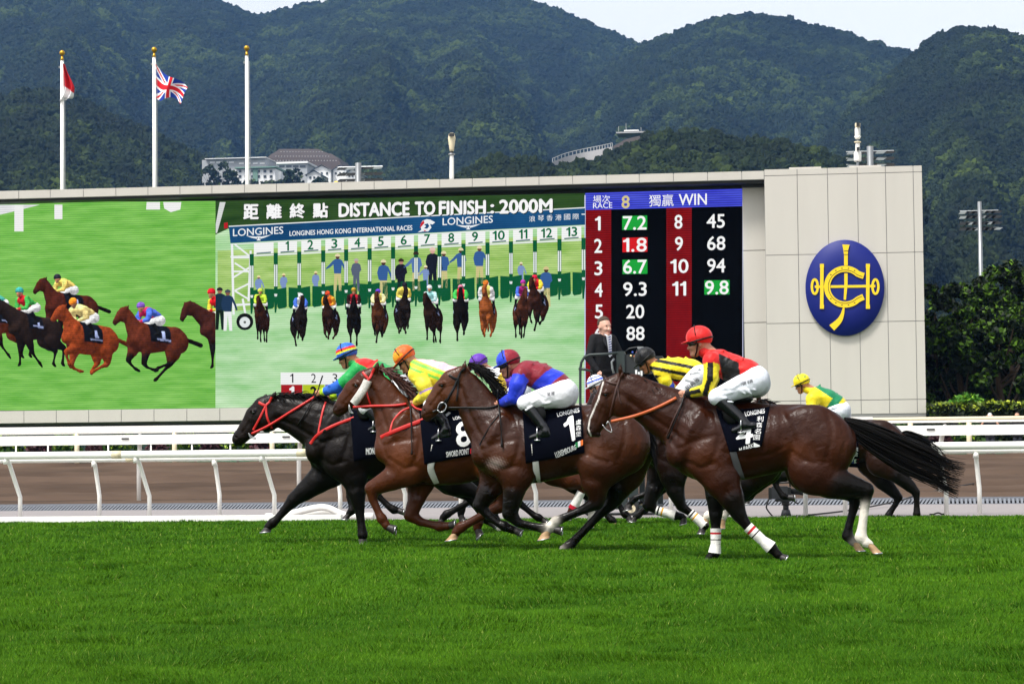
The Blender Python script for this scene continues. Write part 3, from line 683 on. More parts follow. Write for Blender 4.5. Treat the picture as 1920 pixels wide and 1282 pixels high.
flat('picture_sky', [[(-900, 384), (0, 384), (75, 384), (20, 398), (-40, 412), (-900, 440)]], .014, led('led_pale', lin('#dfe0e2'), lin('#f4f4f4'), 2))
flat('picture_rail', [[(27, 384), (44, 384), (44, 434), (27, 434)], [(102, 384), (117, 384), (117, 411), (102, 411)], [(275, 379), (300, 379), (300, 393), (274, 393)], [(306, 379), (340, 379), (338, 393), (320, 398), (308, 391)]], .018, ledc('#f4f4f2'))
flat('picture_ground', [[(404, 377), (1097, 364), (1097, 770), (404, 768)]], .011, g_right)
flat('picture_ground', [[(408, 470), (1097, 440), (1097, 545), (408, 585)]], .015, g_up)
flat('picture_ground', [[(404, 377), (1097, 362.5), (1097, 392), (430, 428), (404, 440)]], .019, g_dark)
flat('picture_rail', [[(412, 379), (423, 379), (416, 405), (407, 437), (404.5, 437), (404.5, 420)]], .022, ledc('#d8dcd8'))
# gate banner, number boxes, posts, doors
def lerpy(x, a, b): return a[1]+(x-a[0])*(b[1]-a[1])/(b[0]-a[0])
bt = lambda x: lerpy(x, (429, 425.5), (1097, 390.5)); bb = lambda x: lerpy(x, (432, 456), (1097, 421.5)); hb_ = lambda x: lerpy(x, (432, 482), (1097, 450)); dt = lambda x: lerpy(x, (477, 541), (1097, 508)); db = lambda x: lerpy(x, (477, 580), (1097, 552))
flat('gate_banner', [[(429, bt(429)), (1097, bt(1097)), (1097, bb(1097)), (432, bb(432))]], .026, led('led_banner', lin('#123a63'), lin('#1f5a8c'), .35))
flat('gate_edge', [[(429, bt(429)-2), (1097, bt(1097)-2), (1097, bt(1097)), (429, bt(429))]], .028, ledc('#f0f4f4'))
colsx = [472, 517, 561, 606, 649, 693, 737, 780, 824, 869, 914, 958, 1003, 1049, 1094]
flat('gate_box', [[(a+4, bb(a)+2), (b-4, bb(b)+2), (b-4, hb_(b)-3), (a+4, hb_(a)-3)] for a, b in zip(colsx[:-1], colsx[1:])], .028, ledc('#f6f8f6'))
flat('gate_beam', [[(432, hb_(432)-2), (1097, hb_(1097)-2), (1097, hb_(1097)+1), (432, hb_(432)+1)], [(432, bb(432)+1), (1097, bb(1097)+1), (1097, bb(1097)+3), (432, bb(432)+3)]], .030, ledc('#e8eeea'))
flat('gate_slot', [[(a+9, hb_(a)-6), (b-9, hb_(b)-6), (b-9, hb_(b)-3.4), (a+9, hb_(a)-3.4)] for a, b in zip(colsx[:-1], colsx[1:])], .032, ledc('#5c7a78'))
grn = ledc('#0d5a34'); 
doors = []
for a, b in zip(colsx[:-1], colsx[1:]):
    m_ = (a+b)/2; doors += [[(a+3, dt(a)+3), (m_-2, dt(m_)+1), (m_-1, db(m_)-3), (m_-4, db(m_)), (a+6, db(a)+1), (a+3, db(a)-3)], [(m_+2, dt(m_)+1), (b-3, dt(b)+3), (b-3, db(b)-3), (b-6, db(b)), (m_+5, db(m_)+1), (m_+2, db(m_)-3)]]
flat('gate_door', doors, .034, grn)
flat('gate_post', [[(x-4, hb_(x)-4), (x+4, hb_(x)-4), (x+3.5, dt(x)+26), (x+1, db(x)+8), (x-2, db(x)+8), (x-3, dt(x)+26)] for x in colsx], .044, grn)
flat('gate_pad', [[(x-3.2, hb_(x)+18), (x-.6, hb_(x)+18), (x-.6, dt(x)-2), (x-3.2, dt(x)-2)] for x in colsx]+[[(x+.6, hb_(x)+18), (x+3.2, hb_(x)+18), (x+3.2, dt(x)-2), (x+.6, dt(x)-2)] for x in colsx]+[[(x-3, dt(x)+12), (x+3, dt(x)+12), (x+2, dt(x)+17), (x-2, dt(x)+17)] for x in colsx], .048, ledc('#e4ece8'))
tr = []
def seg(a, b, w=1.6):
    a = np.array(a, float); b = np.array(b, float); n = np.array([-(b-a)[1], (b-a)[0]]); n = n/np.linalg.norm(n)*w; return [tuple(a+n), tuple(b+n), tuple(b-n), tuple(a-n)]
tr += [seg((435, 458), (438, 590), 2.2), seg((470, 470), (466, 565), 2), seg((436, 483), (470, 483)), seg((440, 493), (470, 512)), seg((438, 520), (470, 500)), seg((440, 545), (470, 530)), seg((440, 545), (468, 562)), seg((438, 572), (475, 570), 2), seg((455, 560), (460, 588), 2), seg((440, 458), (468, 480)), seg((438, 509), (470, 509))]
flat('gate_truss', tr, .038, ledc('#f2f6f6'))
def disc(cx, cy, r, n=20): return [(cx+r*math.cos(2*math.pi*k/n), cy+r*math.sin(2*math.pi*k/n)) for k in range(n)]
flat('gate_wheel', [disc(459, 603, 16)], .040, ledc('#141816')); flat('gate_wheel', [disc(459, 604, 10)], .043, ledc('#e6ecec')); flat('gate_wheel', [disc(459, 604, 2.5)], .046, ledc('#6a706c'))
flat('gate_lamp', [[(420, 418), (427, 417), (427, 428), (420, 429)]], .03, ledc('#b8202a'))
WH = ledc('#fafafa', .04); SHD = ledc('#101810'); NG = ledc('#0c6a40')
for k, x in enumerate((538.6, 582, 627, 670, 714, 757, 801, 846, 890.6, 935, 981, 1025, 1072)):
    t = str(k+1); y = (bb(x)+hb_(x))/2-2.5; h = 17; ctext(t, x, y, h, .036, NG, bold=.03, wmax={'1': 5.5, '10': 22, '11': 15, '12': 20, '13': 20}.get(t, 10.5), slope=.05)
def slant(x0, x1, yt, h, sl): return [(x0, yt), (x1, yt-(x1-x0)*sl), (x1, yt+h-(x1-x0)*sl), (x0, yt+h)]
for d, dx, mm in ((.034, 1.4, SHD), (.040, 0, WH)):
    for k, ch in enumerate('距離終點'): x = 457+43.4*k; ftext(ch, [(x+dx, 384+dx-.8*k), (x+27+dx, 383.5+dx-.8*k), (x+27+dx, 410+dx-.8*k), (x+dx, 410.5+dx-.8*k)], d, mm, bold=.035)
    for t, x0, x1 in (('DISTANCE', 636, 767), ('TO', 779, 815), ('FINISH', 824, 910), (':', 920, 926), ('2000M', 937, 1035)):
        yt = 382-(x0-636)*.0215+(8 if t == ':' else 0); ftext(t, slant(x0+dx, x1+dx, yt+dx, 16 if t == ':' else 24.5, .0215), d, mm, bold=.045)
wb = ledc('#eef2f4', .04)
for x0 in (437, 830):
    yb_ = bt(x0)+4.5; ftext('LONGINES', slant(x0, x0+94, yb_, 13.5, .052), .034, wb, bold=.012)
    cx0 = x0+48; cy0 = bt(cx0)+20.5
    flat('winged_hourglass', [[(cx0-24, cy0-1), (cx0-3, cy0+1), (cx0-3, cy0+5), (cx0-13, cy0+3)], [(cx0+24, cy0-3), (cx0+3, cy0+1), (cx0+3, cy0+5), (cx0+13, cy0+2)], [(cx0-4, cy0), (cx0+4, cy0), (cx0+1.2, cy0+4), (cx0+4, cy0+8), (cx0-4, cy0+8), (cx0-1.2, cy0+4)]], .034, wb)
ftext('LONGINES HONG KONG INTERNATIONAL RACES', slant(543, 773, bt(543)+14, 9, .048), .034, wb, bold=.022)
# the swirling horse-head emblem between the words
cx0, cy0 = 798, 423
flat('emblem', [[(783, 436), (790, 431), (788, 422), (792, 414), (800, 411), (807, 412), (816, 417), (811, 421), (806, 420), (809, 427), (803, 434), (793, 434)]], .034, wb)
flat('emblem', [[(787, 428), (789, 419), (794, 413), (796, 418), (791, 424)], [(794, 431), (800, 433), (796, 434)]], .038, ledc('#d0202c')); flat('emblem', [[(795, 421), (802, 419), (805, 424), (801, 429), (795, 428), (799, 424)]], .038, ledc('#1a4a78'))
for k, ch in enumerate('浪琴香港國際賽'): x = 992+16.4*k; ftext(ch, slant(x, x+11.5, bt(x)+9+.0*k, 11, .04), .034, wb, bold=.01) if x+11 < 1097 else flat('lettering', [[(x, bt(x)+10), (1097, bt(x)+10), (1097, bt(x)+12), (x, bt(x)+12)]], .034, wb)
# placings strip at the foot of the picture
flat('strip', [[(526, 698), (860, 697), (860, 720), (526, 721)]], .05, ledc('#f4f6f4'))
for x, t in ((547, '1'), (588, '2'), (628, '3'), (668, '4')): ctext(t, x, 709, 17, .056, ledc('#161616'), bold=0)
for x0, c, t, tc_ in ((527, '#a81a20', '1', '#f6f6f6'), (568, '#b8c824', '2', '#161616'), (610, '#6a50b8', '3', '#f6f6f6'), (652, '#4a9ad0', '4', '#f6f6f6')):
    flat('strip', [[(x0, 721), (x0+40, 721), (x0+40, 747), (x0, 747)]], .05, ledc(c)); ctext(t, x0+20, 735, 20, .056, ledc(tc_), bold=.05)
# ---- odds board
R_ = led('led_red_column', lin('#7a0d12'), lin('#8e1216'), 2, line=.30); K_ = ledc('#030304', .3); B_ = led('led_head', lin('#3a3fd0'), lin('#5560e6'), 1.2, (.6, 1, 3), line=.35)
hy = lambda x: lerpy(x, (1097.5, 394), (1392.7, 386.5)); hy0 = lambda x: lerpy(x, (1097.5, 362), (1392.7, 353.4))
flat('column', [[(1098, hy(1098)), (1146, hy(1146)), (1146, 766), (1098, 766)], [(1249.5, hy(1249)), (1297, hy(1297)), (1297, 766), (1249.5, 766)]], .012, R_, ob)
flat('column', [[(1146, hy(1146)), (1249.5, hy(1249)), (1249.5, 766), (1146, 766)], [(1297, hy(1297)), (1392.7, hy(1392)), (1392.7, 766), (1297, 766)]], .012, K_, ob)
flat('header', [[(1097.5, 362), (1392.7, 353.4), (1392.7, hy(1392)), (1097.5, hy(1098))]], .016, B_, ob)
flat('board_edge', [[(1095.8, 366), (1098, 366), (1098, 766), (1095.8, 766)], [(1392, 353), (1393.6, 353), (1393.6, 766), (1392, 766)]], .02, ledc('#c8cde8'), ob)
for t, q, bold in (('場次', slant(1112, 1144, 366.5, 14, .025), .0), ('RACE', slant(1112, 1148, 380.5, 10.5, .025), .01), ('獨贏', slant(1217, 1263, 365.5, 22, .025), .0), ('WIN', slant(1273, 1325, 364.5, 20.5, .025), .015)): ftext(t, q, .03, WH, ob, bold)
ftext('8', slant(1166, 1180, 367.5, 23, .02), .03, ledc('#d8c890'), ob, .03)
GB, RB = ledc('#1ea63c'), ledc('#d81c22')
flat('highlight', [[(1166.5, 405), (1213.5, 404), (1213.5, 430.5), (1166.5, 431.5)], [(1167, 487), (1214, 486.4), (1214, 513.4), (1167, 514)], [(1320.5, 525.5), (1368, 525), (1368, 552), (1320.5, 552.5)]], .02, GB, ob); flat('highlight', [[(1167, 446), (1214, 445), (1214, 472), (1167, 473)]], .02, RB, ob)
for t, x, y in (('1', 1121, 419), ('2', 1121.5, 461), ('3', 1122, 503), ('4', 1122.5, 543.5), ('5', 1123, 584), ('6', 1122, 626), ('7.2', 1190, 418), ('1.8', 1190.5, 459), ('6.7', 1190.5, 500), ('9.3', 1190.5, 542), ('20', 1191, 584), ('88', 1191.5, 625), ('8', 1272, 416), ('9', 1273, 457), ('10', 1274, 499), ('11', 1273.5, 541), ('45', 1342, 414.5), ('68', 1343, 456), ('94', 1343, 498), ('9.8', 1344, 539)):
    ctext(t, x, y, 25.5, .03, WH, ob, bold=.018, slope=.012)
# ---- the runners shown on the screen: low-detail horse and rider pictures pressed flat on its face
m_pic = led('led_picture', None, attr=True, line=.18)
# ================================================================== hills, forest, village, trees
m_hill = mat('hill_ground', lin('#161e0e'), .95, .3, .02)
def crown_mat(name, a, b, c):
    m = bpy.data.materials.new(name); m.use_nodes = True; N = m.node_tree.nodes; L = m.node_tree.links; bs = N['Principled BSDF']; bs.inputs['Roughness'].default_value = .8; bs.inputs['Specular IOR Level'].default_value = .15
    oi = N.new('ShaderNodeObjectInfo'); cr_ = N.new('ShaderNodeValToRGB'); e = cr_.color_ramp.elements; e[0].color = (*a, 1); e[1].color = (*c, 1); e[1].position = 1; q = e.new(.6); q.color = (*b, 1)
    gm = N.new('ShaderNodeNewGeometry'); nz = N.new('ShaderNodeTexNoise'); nz.inputs['Scale'].default_value = .012; nz.inputs['Detail'].default_value = 3; L.new(gm.outputs['Position'], nz.inputs['Vector'])
    mt = N.new('ShaderNodeMath'); mt.operation = 'MULTIPLY_ADD'; mt.inputs[1].default_value = .45; L.new(oi.outputs['Random'], mt.inputs[0]); 
    mr = N.new('ShaderNodeMapRange'); mr.inputs['From Min'].default_value = .35; mr.inputs['From Max'].default_value = .65; mr.inputs['To Max'].default_value = .55; L.new(nz.outputs['Fac'], mr.inputs['Value']); L.new(mr.outputs[0], mt.inputs[2]); L.new(mt.outputs[0], cr_.inputs['Fac'])
    n2 = N.new('ShaderNodeTexNoise'); n2.inputs['Scale'].default_value = .9; L.new(gm.outputs['Position'], n2.inputs['Vector']); mx = N.new('ShaderNodeMix'); mx.data_type = 'RGBA'; mx.blend_type = 'MULTIPLY'; mx.inputs['Factor'].default_value = .5; L.new(cr_.outputs[0], mx.inputs['A']); L.new(n2.outputs['Fac'], mx.inputs['B']); L.new(mx.outputs['Result'], bs.inputs['Base Color'])
    return m
m_forest = crown_mat('forest_leaf', lin('#10180a'), lin('#202d10'), lin('#4d5d20'))
def forest_tree(name, base_mesh_obj, density, smin_, smax_, m, seed):
    ng = bpy.data.node_groups.new(name, 'GeometryNodeTree'); ng.interface.new_socket('Geometry', in_out='INPUT', socket_type='NodeSocketGeometry'); ng.interface.new_socket('Geometry', in_out='OUTPUT', socket_type='NodeSocketGeometry')
    N = ng.nodes; L = ng.links; gi = N.new('NodeGroupInput'); go = N.new('NodeGroupOutput')
    dp = N.new('GeometryNodeDistributePointsOnFaces'); dp.inputs['Density'].default_value = density; dp.inputs['Seed'].default_value = seed; L.new(gi.outputs[0], dp.inputs['Mesh'])
    gti = N.new('GeometryNodeGeometryToInstance')
    for k in range(4):
        ic = N.new('GeometryNodeMeshIcoSphere'); ic.inputs['Subdivisions'].default_value = 4; ic.inputs['Radius'].default_value = 1
        ps = N.new('GeometryNodeInputPosition'); nz = N.new('ShaderNodeTexNoise'); nz.noise_dimensions = '4D'; nz.inputs['W'].default_value = k*7.3+seed; nz.inputs['Scale'].default_value = 1.7; nz.inputs['Detail'].default_value = 4; nz.inputs['Roughness'].default_value = .7; L.new(ps.outputs[0], nz.inputs['Vector'])
        vm = N.new('ShaderNodeMath'); vm.operation = 'MULTIPLY_ADD'; vm.inputs[1].default_value = 2.6; vm.inputs[2].default_value = -.35; L.new(nz.outputs['Fac'], vm.inputs[0])
        vs_ = N.new('ShaderNodeVectorMath'); vs_.operation = 'SCALE'; L.new(ps.outputs[0], vs_.inputs[0]); L.new(vm.outputs[0], vs_.inputs['Scale'])
        sp = N.new('GeometryNodeSetPosition'); L.new(ic.outputs['Mesh'], sp.inputs['Geometry']); L.new(vs_.outputs[0], sp.inputs['Position'])
        sm_ = N.new('GeometryNodeSetMaterial'); sm_.inputs['Material'].default_value = m; L.new(sp.outputs[0], sm_.inputs['Geometry']); L.new(sm_.outputs[0], gti.inputs[0])
    ip = N.new('GeometryNodeInstanceOnPoints'); ip.inputs['Pick Instance'].default_value = True; L.new(dp.outputs['Points'], ip.inputs['Points']); L.new(gti.outputs[0], ip.inputs['Instance'])
    rv = N.new('FunctionNodeRandomValue'); rv.data_type = 'FLOAT_VECTOR'; rv.inputs[0].default_value = (0, 0, 0); rv.inputs[1].default_value = (.5, .5, 6.28); rv.inputs['Seed'].default_value = seed+1; L.new(rv.outputs[0], ip.inputs['Rotation'])
    rs_ = N.new('FunctionNodeRandomValue'); rs_.data_type = 'FLOAT'; rs_.inputs[2].default_value = 0; rs_.inputs[3].default_value = 1; rs_.inputs['Seed'].default_value = seed+2
    pw = N.new('ShaderNodeMath'); pw.operation = 'POWER'; pw.inputs[1].default_value = 2.2; L.new(rs_.outputs[1], pw.inputs[0]); ma = N.new('ShaderNodeMath'); ma.operation = 'MULTIPLY_ADD'; ma.inputs[1].default_value = smax_-smin_; ma.inputs[2].default_value = smin_; L.new(pw.outputs[0], ma.inputs[0]); L.new(ma.outputs[0], ip.inputs['Scale'])
    L.new(ip.outputs[0], go.inputs[0])
    o = bpy.data.objects.new(name, base_mesh_obj.data); COL.objects.link(o); o.location = base_mesh_obj.location
    md = o.modifiers.new('trees', 'NODES'); md.node_group = ng; return o
def hill(ridge, Yr, Yb, zb, seed, dens, s0, s1, label, px0, px1, rough=.95, nx=170, ny=60):
    rx = np.array([r[0] for r in ridge], float); ry = np.array([r[1] for r in ridge], float); px = np.linspace(px0, px1, nx); t = np.linspace(0, 1.12, ny)
    ryp = np.interp(px, rx, ry); ryp = np.convolve(np.pad(ryp, 2, 'edge'), [.1, .2, .4, .2, .1], 'valid')
    Zr = P(px, ryp, Yr)[:, 2]-s1*.55; T, PX = np.meshgrid(t, px, indexing='ij'); Yg = Yb+(Yr-Yb)*T
    X = P(PX, np.full_like(PX, 500.), Yg)[..., 0]
    g = np.where(T <= 1, .25*T+.75*T**1.5, 1-(T-1)*2.2); Z = zb+(Zr[None]-zb)*g
    A = Zr.max()-zb; w = np.clip(np.sin(np.pi*np.clip(T, 0, 1)), 0, 1)
    Z = Z+w*A*rough*(.20*(vnoise(PX/200+3+T*.8, T*1.0+seed, seed)-.5)+.13*(vnoise(PX/85+T*1.2, T*2+seed, seed+1)-.5)+.04*(vnoise(PX/30, T*9, seed+2)-.5))
    Z = np.minimum(Z, np.where(T < 1, CAM[2]+(Zr[None]-CAM[2])*Yg/Yr-.5, 1e9))
    V = np.stack([X, Yg, Z], -1).reshape(-1, 3); I = np.arange(nx*ny).reshape(ny, nx); Fq = np.stack([I[:-1, :-1], I[:-1, 1:], I[1:, 1:], I[1:, :-1]], -1).reshape(-1, 4)
    o = mk('hillside', V, Fq, m_hill, None, True, loc=(0, Yb, 0)); o['kind'] = 'structure'
    f = forest_tree('hillside_forest', o, dens, s0, s1, m_forest, seed); tag(f, label, 'forest', None, 'stuff')
    return o
hill([(-500,-150),(-200,-120),(0,-90),(200,-60),(330,-30),(420,0),(455,15),(482,27),(520,15),(560,4),(640,-6),(760,-30),(900,-35),(1000,-6),(1030,3),(1060,13),(1100,30),(1150,50),(1190,70),(1212,79),(1260,115),(1400,180),(1600,260)], 2600, 950, 20, 3, .034, 3.2, 8.0, 'dense green forest on the tall rear ridge at the left', -1000, 1560, nx=210)
hill([(900,300),(1000,220),(1100,150),(1212,80),(1250,65),(1300,46),(1360,25),(1400,18),(1440,17),(1500,29),(1560,47),(1620,66),(1680,84),(1725,95),(1800,130),(2000,200),(2400,320)], 2250, 850, 15, 8, .038, 2.9, 7.0, 'dense forest on the rounded middle hill', 940, 2700)
hill([(1380,420),(1480,330),(1540,268),(1600,205),(1660,145),(1725,94),(1745,75),(1770,56),(1800,47),(1830,45),(1880,52),(1920,62),(2100,90),(2400,60)], 1650, 420, 5, 14, .055, 2.5, 5.8, 'dark forest on the nearer right slope', 1400, 2900)
hill([(500,365),(640,352),(760,346),(840,338),(870,318),(900,302),(960,288),(1000,300),(1040,306),(1066,308),(1105,300),(1130,296),(1180,273),(1215,253),(1238,243),(1290,240),(1360,246),(1420,256),(1500,268),(1600,300),(1750,360)], 780, 380, 0, 19, .11, 1.7, 4.2, 'dark wooded knoll just behind the screen', 560, 1720)
hill([(-500,120),(-200,150),(0,182),(60,166),(120,166),(180,200),(260,236),(330,262),(380,292),(430,318),(520,345),(600,360)], 1150, 430, 0, 27, .085, 2.1, 5.4, 'green wooded foothill at the far left', -1000, 600)
# village on the hillside, left of centre
m_vw = mat('village_white', lin('#f0efec'), .8, .06, .3); m_vg = mat('village_grey', lin('#a9abac'), .8, .1, .3); m_vroof = mat('village_roof', lin('#6f8f80'), .7, .1, .5); m_vslate = mat('village_slate', lin('#8a929a'), .7, .1, .5); m_vwin = mat('village_window', lin('#3a4248'), .3, .1, 1)
def vbox(x0, y0, x1, y1, Y, dp, m, parent, name='wall'):
    a, b = P(x0, y1, Y), P(x1, y0, Y); return MB().box((a[0], Y, a[2]), (b[0], Y+dp, b[2])).build(name, m, parent)
def vwins(x0, x1, ys, n, w, h, Y, parent, m=None):
    for y in ys:
        for k in range(n):
            x = x0+(x1-x0)*(k+.5)/n; vbox(x-w/2, y-h/2, x+w/2, y+h/2, Y-.25, .2, m or m_vwin, parent, 'window')
YV = 1000.
e = empty('village_building', P(440, 330, YV+40), 'long low grey block at the left of the hillside village', 'building'); vbox(379, 297, 500, 365, YV+40, 25, m_vg, e); vbox(384, 295.5, 499, 297.4, YV+38, 29, m_vw, e, 'roof'); vwins(392, 440, (304.5,), 4, 9, 3.2, YV+40, e, m_vw); vwins(446, 498, (306.5,), 4, 9, 3, YV+40, e, m_vw)
e = empty('village_building', P(482, 340, YV), 'white village block with green roof and rows of dark windows', 'building'); vbox(442, 316, 516, 352, YV, 20, m_vw, e); vbox(440, 311.5, 518, 316.2, YV-1.5, 23, m_vroof, e, 'roof'); vwins(444, 514, (321, 331), 6, 5, 5, YV, e); vbox(474, 316.5, 483, 341, YV-.6, .5, m_vroof, e, 'stair_panel'); vbox(516.3, 322, 526, 352, YV+2, 15, m_vw, e, 'wing')
e = empty('village_building', P(548, 330, YV+25), 'cream village block with a flat white parapet in the middle', 'building'); vbox(519, 305.5, 576, 365, YV+25, 18, m_vg, e); vbox(518, 302.5, 577, 307.5, YV+24, 20, m_vw, e, 'parapet'); vwins(522, 574, (312,), 4, 10, 4, YV+25, e, m_vwin)
def gable(x0, x1, ytop, yeave, y1, Y, lab, m_roof):
    e = empty('village_house', P((x0+x1)/2, y1, Y), lab, 'house'); vbox(x0, yeave, x1, y1, Y, 14, m_vw, e)
    a, b, t = P(x0, yeave, Y), P(x1, yeave, Y), P((x0+x1)/2, ytop, Y); MB().prism([(a[0], a[2]), (b[0], b[2]), (t[0], t[2])], Y-.01, Y+14).build('gable', m_vw, e)
    o_ = .5; MB().add([(a[0]-1, Y-1, a[2]-o_), (t[0], Y-1, t[2]+.4), (t[0], Y+15, t[2]+.4), (a[0]-1, Y+15, a[2]-o_), (b[0]+1, Y-1, b[2]-o_), (b[0]+1, Y+15, b[2]-o_)], [(0,1,2,3), (1,4,5,2)]).build('roof', m_roof, e); vwins(x0+2, x1-2, (yeave+6,), 3, 3.5, 4, Y, e); return e
gable(586, 620, 311, 319, 345, YV-10, 'gabled white house with a wide grey roof in the village', m_vslate); gable(624, 650, 311.5, 319, 345, YV-8, 'gabled white house beside the floodlight bank', m_vslate); gable(576, 602, 321, 327, 346, YV-30, 'small gabled white house in front of the wide one', m_vslate); gable(650, 672, 318, 324, 346, YV-12, 'white house mostly behind the floodlight bank', m_vslate)
# stepped brown cut slope above the village
m_cut = mat('cut_slope', lin('#443b37'), .95, .3, .15); e = empty('slope_wall', P(568, 309, YV+80), 'brown stepped cut slope with rows of pale weep holes above the village', 'retaining wall')
for k, (x0_, x1_, x2_, x3_, y0_, y1_) in enumerate(((524, 596, 512, 616, 279.5, 288), (510, 620, 500, 632, 288, 297), (498, 634, 490, 650, 297, 330))):
    Yk = YV+110-8*k; q = [P(x0_, y0_, Yk+6), P(x1_, y0_, Yk+6), P(x3_, y1_, Yk), P(x2_, y1_, Yk)]; b = [v+np.array([0, 22, 0]) for v in q]
    MB().add(q+b, [(0, 3, 2, 1), (4, 5, 6, 7), (0, 1, 5, 4), (1, 2, 6, 5), (2, 3, 7, 6), (3, 0, 4, 7)]).build('bench', m_cut, e)
m_ = MB()
for k, (xa_, xb_, y_) in enumerate(((526, 604, 284.5), (516, 620, 293), (508, 632, 301))):
    for x in np.arange(xa_, xb_, 5.5): a = P(x, y_+.8, YV+110-8*k+1.5); b = P(x+2, y_-.5, YV+110-8*k+1.5); m_.box((a[0], a[1], a[2]), (b[0], a[1]+.25, b[2]))
o = m_.build('weep_hole', m_vg, e); o['kind'] = 'stuff'
# curved retaining wall and platform on the knoll
m_conc = mat('weathered_concrete', lin('#a9a7a6'), .9, .2, .12); YR = 800.; e = empty('retaining_wall', P(1090, 305, YR), 'curved pale retaining wall of the hill road above the knoll', 'retaining wall')
tp_ = curve([(1036, 304), (1058, 295), (1085, 288), (1110, 283), (1130, 279), (1148, 275)], 20); V = []
for i, (x, y) in enumerate(tp_): Yw = YR+14*math.sin(i/19*3); q = P(x, y, Yw); V += [(q[0], Yw, q[2]), (q[0], Yw, q[2]-9), (q[0], Yw+3, q[2])]
Fc = []
for i in range(19): Fc += [(3*i, 3*i+1, 3*i+4, 3*i+3), (3*i+2, 3*i, 3*i+3, 3*i+5)]
mk('wall', V, Fc, m_conc, e)
for i in range(0, 20, 1): q = V[3*i]; MB().box((q[0]-.12, q[1]+.2, q[2]), (q[0]+.12, q[1]+.4, q[2]+1.2)).build('parapet_post', m_vg, e)
MB().tube([(V[3*i][0], V[3*i][1]+.3, V[3*i][2]+1.25) for i in range(20)], .12, 5).build('parapet_rail', m_vg, e)
rd_ = curve([(1148, 275), (1162, 268), (1172, 262), (1190, 257), (1212, 253)], 12); V = []
for i, (x, y) in enumerate(rd_): q = P(x, y, YR+30+i*2); V += [tuple(q), (q[0]+3, q[1]-6, q[2]-4.2)]
struct(mk('hill_road', V, [(2*i, 2*i+1, 2*i+3, 2*i+2) for i in range(11)], m_cut))
e = empty('hill_platform', P(1185, 250, YR+60), 'pale concrete platform at the top of the hill road', 'platform'); vbox(1155, 246, 1214, 250.5, YR+60, 12, m_conc, e, 'deck'); vbox(1170, 243.3, 1197, 246.2, YR+61, 8, m_vw, e, 'hut')
for x, y0_ in ((1160, 237), (1174, 231), (1202, 239)): a = P(x, 247, YR+62); b = P(x, y0_, YR+62); MB().tube([tuple(a), (a[0], a[1], b[2])], .1, 5).build('mast', m_vg, e)
# broad-leaved trees and clipped hedge right of the crest block
rt = np.random.default_rng(33)
def broadleaf(px, ytop, Y, w, label, n=8500, base=lin('#121f08'), alt=lin('#4a6a16'), size=.145, zb=Z_OUT):
    top = P(px, ytop, Y); x0, zt = float(top[0]), float(top[2]); e = empty('broadleaf_tree', (x0, Y, zb), label, 'tree'); H = zt-zb; pts = []; cl = []
    MB().tube([(x0, Y, zb-.2), (x0+.1, Y, zb+H*.25), (x0-.1, Y+.1, zb+H*.55), (x0, Y, zb+H*.8)], [.22, .17, .11, .03], 8).build('trunk', MATS['bark'], e, True)
    mb = MB()
    for k in range(7): a = rt.random()*6.28; h0 = zb+H*rt.uniform(.25, .6); q = np.array([x0+w*.6*math.cos(a), Y+w*.6*math.sin(a), h0+H*.25]); mb.tube([(x0, Y, h0), (x0+(q[0]-x0)*.5, Y+(q[1]-Y)*.5, h0+H*.08), q], [.07, .05, .02], 5)
    mb.build('limb', MATS['bark'], e)
    for k in range(46):
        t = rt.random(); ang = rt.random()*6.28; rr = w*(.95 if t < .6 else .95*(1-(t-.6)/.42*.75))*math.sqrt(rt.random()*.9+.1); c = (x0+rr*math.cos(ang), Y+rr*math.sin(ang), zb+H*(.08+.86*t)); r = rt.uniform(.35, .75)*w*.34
        m = n//46; pts.append(blob_points(m, c, (r, r, r*.75), rt, .5)); br = rt.random(); cc = leaf_cols(m, np.array(base)*(.75+.5*br), alt, rt, .10 if br < (.85 if t < .6 else .45) else .5); cl.append(cc)  # upper clumps get more light leaves: sunlit tops painted into the leaf colour
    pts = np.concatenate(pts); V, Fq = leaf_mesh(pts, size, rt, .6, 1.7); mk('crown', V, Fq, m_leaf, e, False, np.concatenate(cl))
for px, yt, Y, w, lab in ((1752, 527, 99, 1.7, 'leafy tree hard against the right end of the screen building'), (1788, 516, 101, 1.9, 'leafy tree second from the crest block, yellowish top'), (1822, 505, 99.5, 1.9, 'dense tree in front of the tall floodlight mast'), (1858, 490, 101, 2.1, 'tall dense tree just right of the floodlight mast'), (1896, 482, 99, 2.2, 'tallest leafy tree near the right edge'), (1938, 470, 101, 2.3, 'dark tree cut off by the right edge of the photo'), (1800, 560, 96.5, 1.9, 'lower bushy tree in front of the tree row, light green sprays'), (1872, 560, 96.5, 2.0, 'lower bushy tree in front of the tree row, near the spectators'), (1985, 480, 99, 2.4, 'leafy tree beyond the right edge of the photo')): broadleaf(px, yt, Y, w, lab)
for px, yt, w, lab in ((392, 307, 4.5, 'rounded tree standing before the long grey village block'), (418, 302, 5, 'taller tree beside the white village block'), (436, 318, 3.5, 'small tree at the left foot of the white village block'), (542, 317, 3.5, 'tree between the white and the cream village blocks'), (556, 314, 3.2, 'tree in front of the cream village block'), (470, 338, 5, 'low bushy tree under the white village block'), (505, 337, 5, 'low bushy tree under the cream village block'), (535, 336, 5, 'low bushy tree under the gabled houses'), (600, 334, 4, 'low tree at the foot of the wide gabled house')): broadleaf(px, yt, YV-40, w, lab, 900, lin('#1e2c14'), lin('#42562a'), .9, float(P(px, 365, YV-40)[2]))
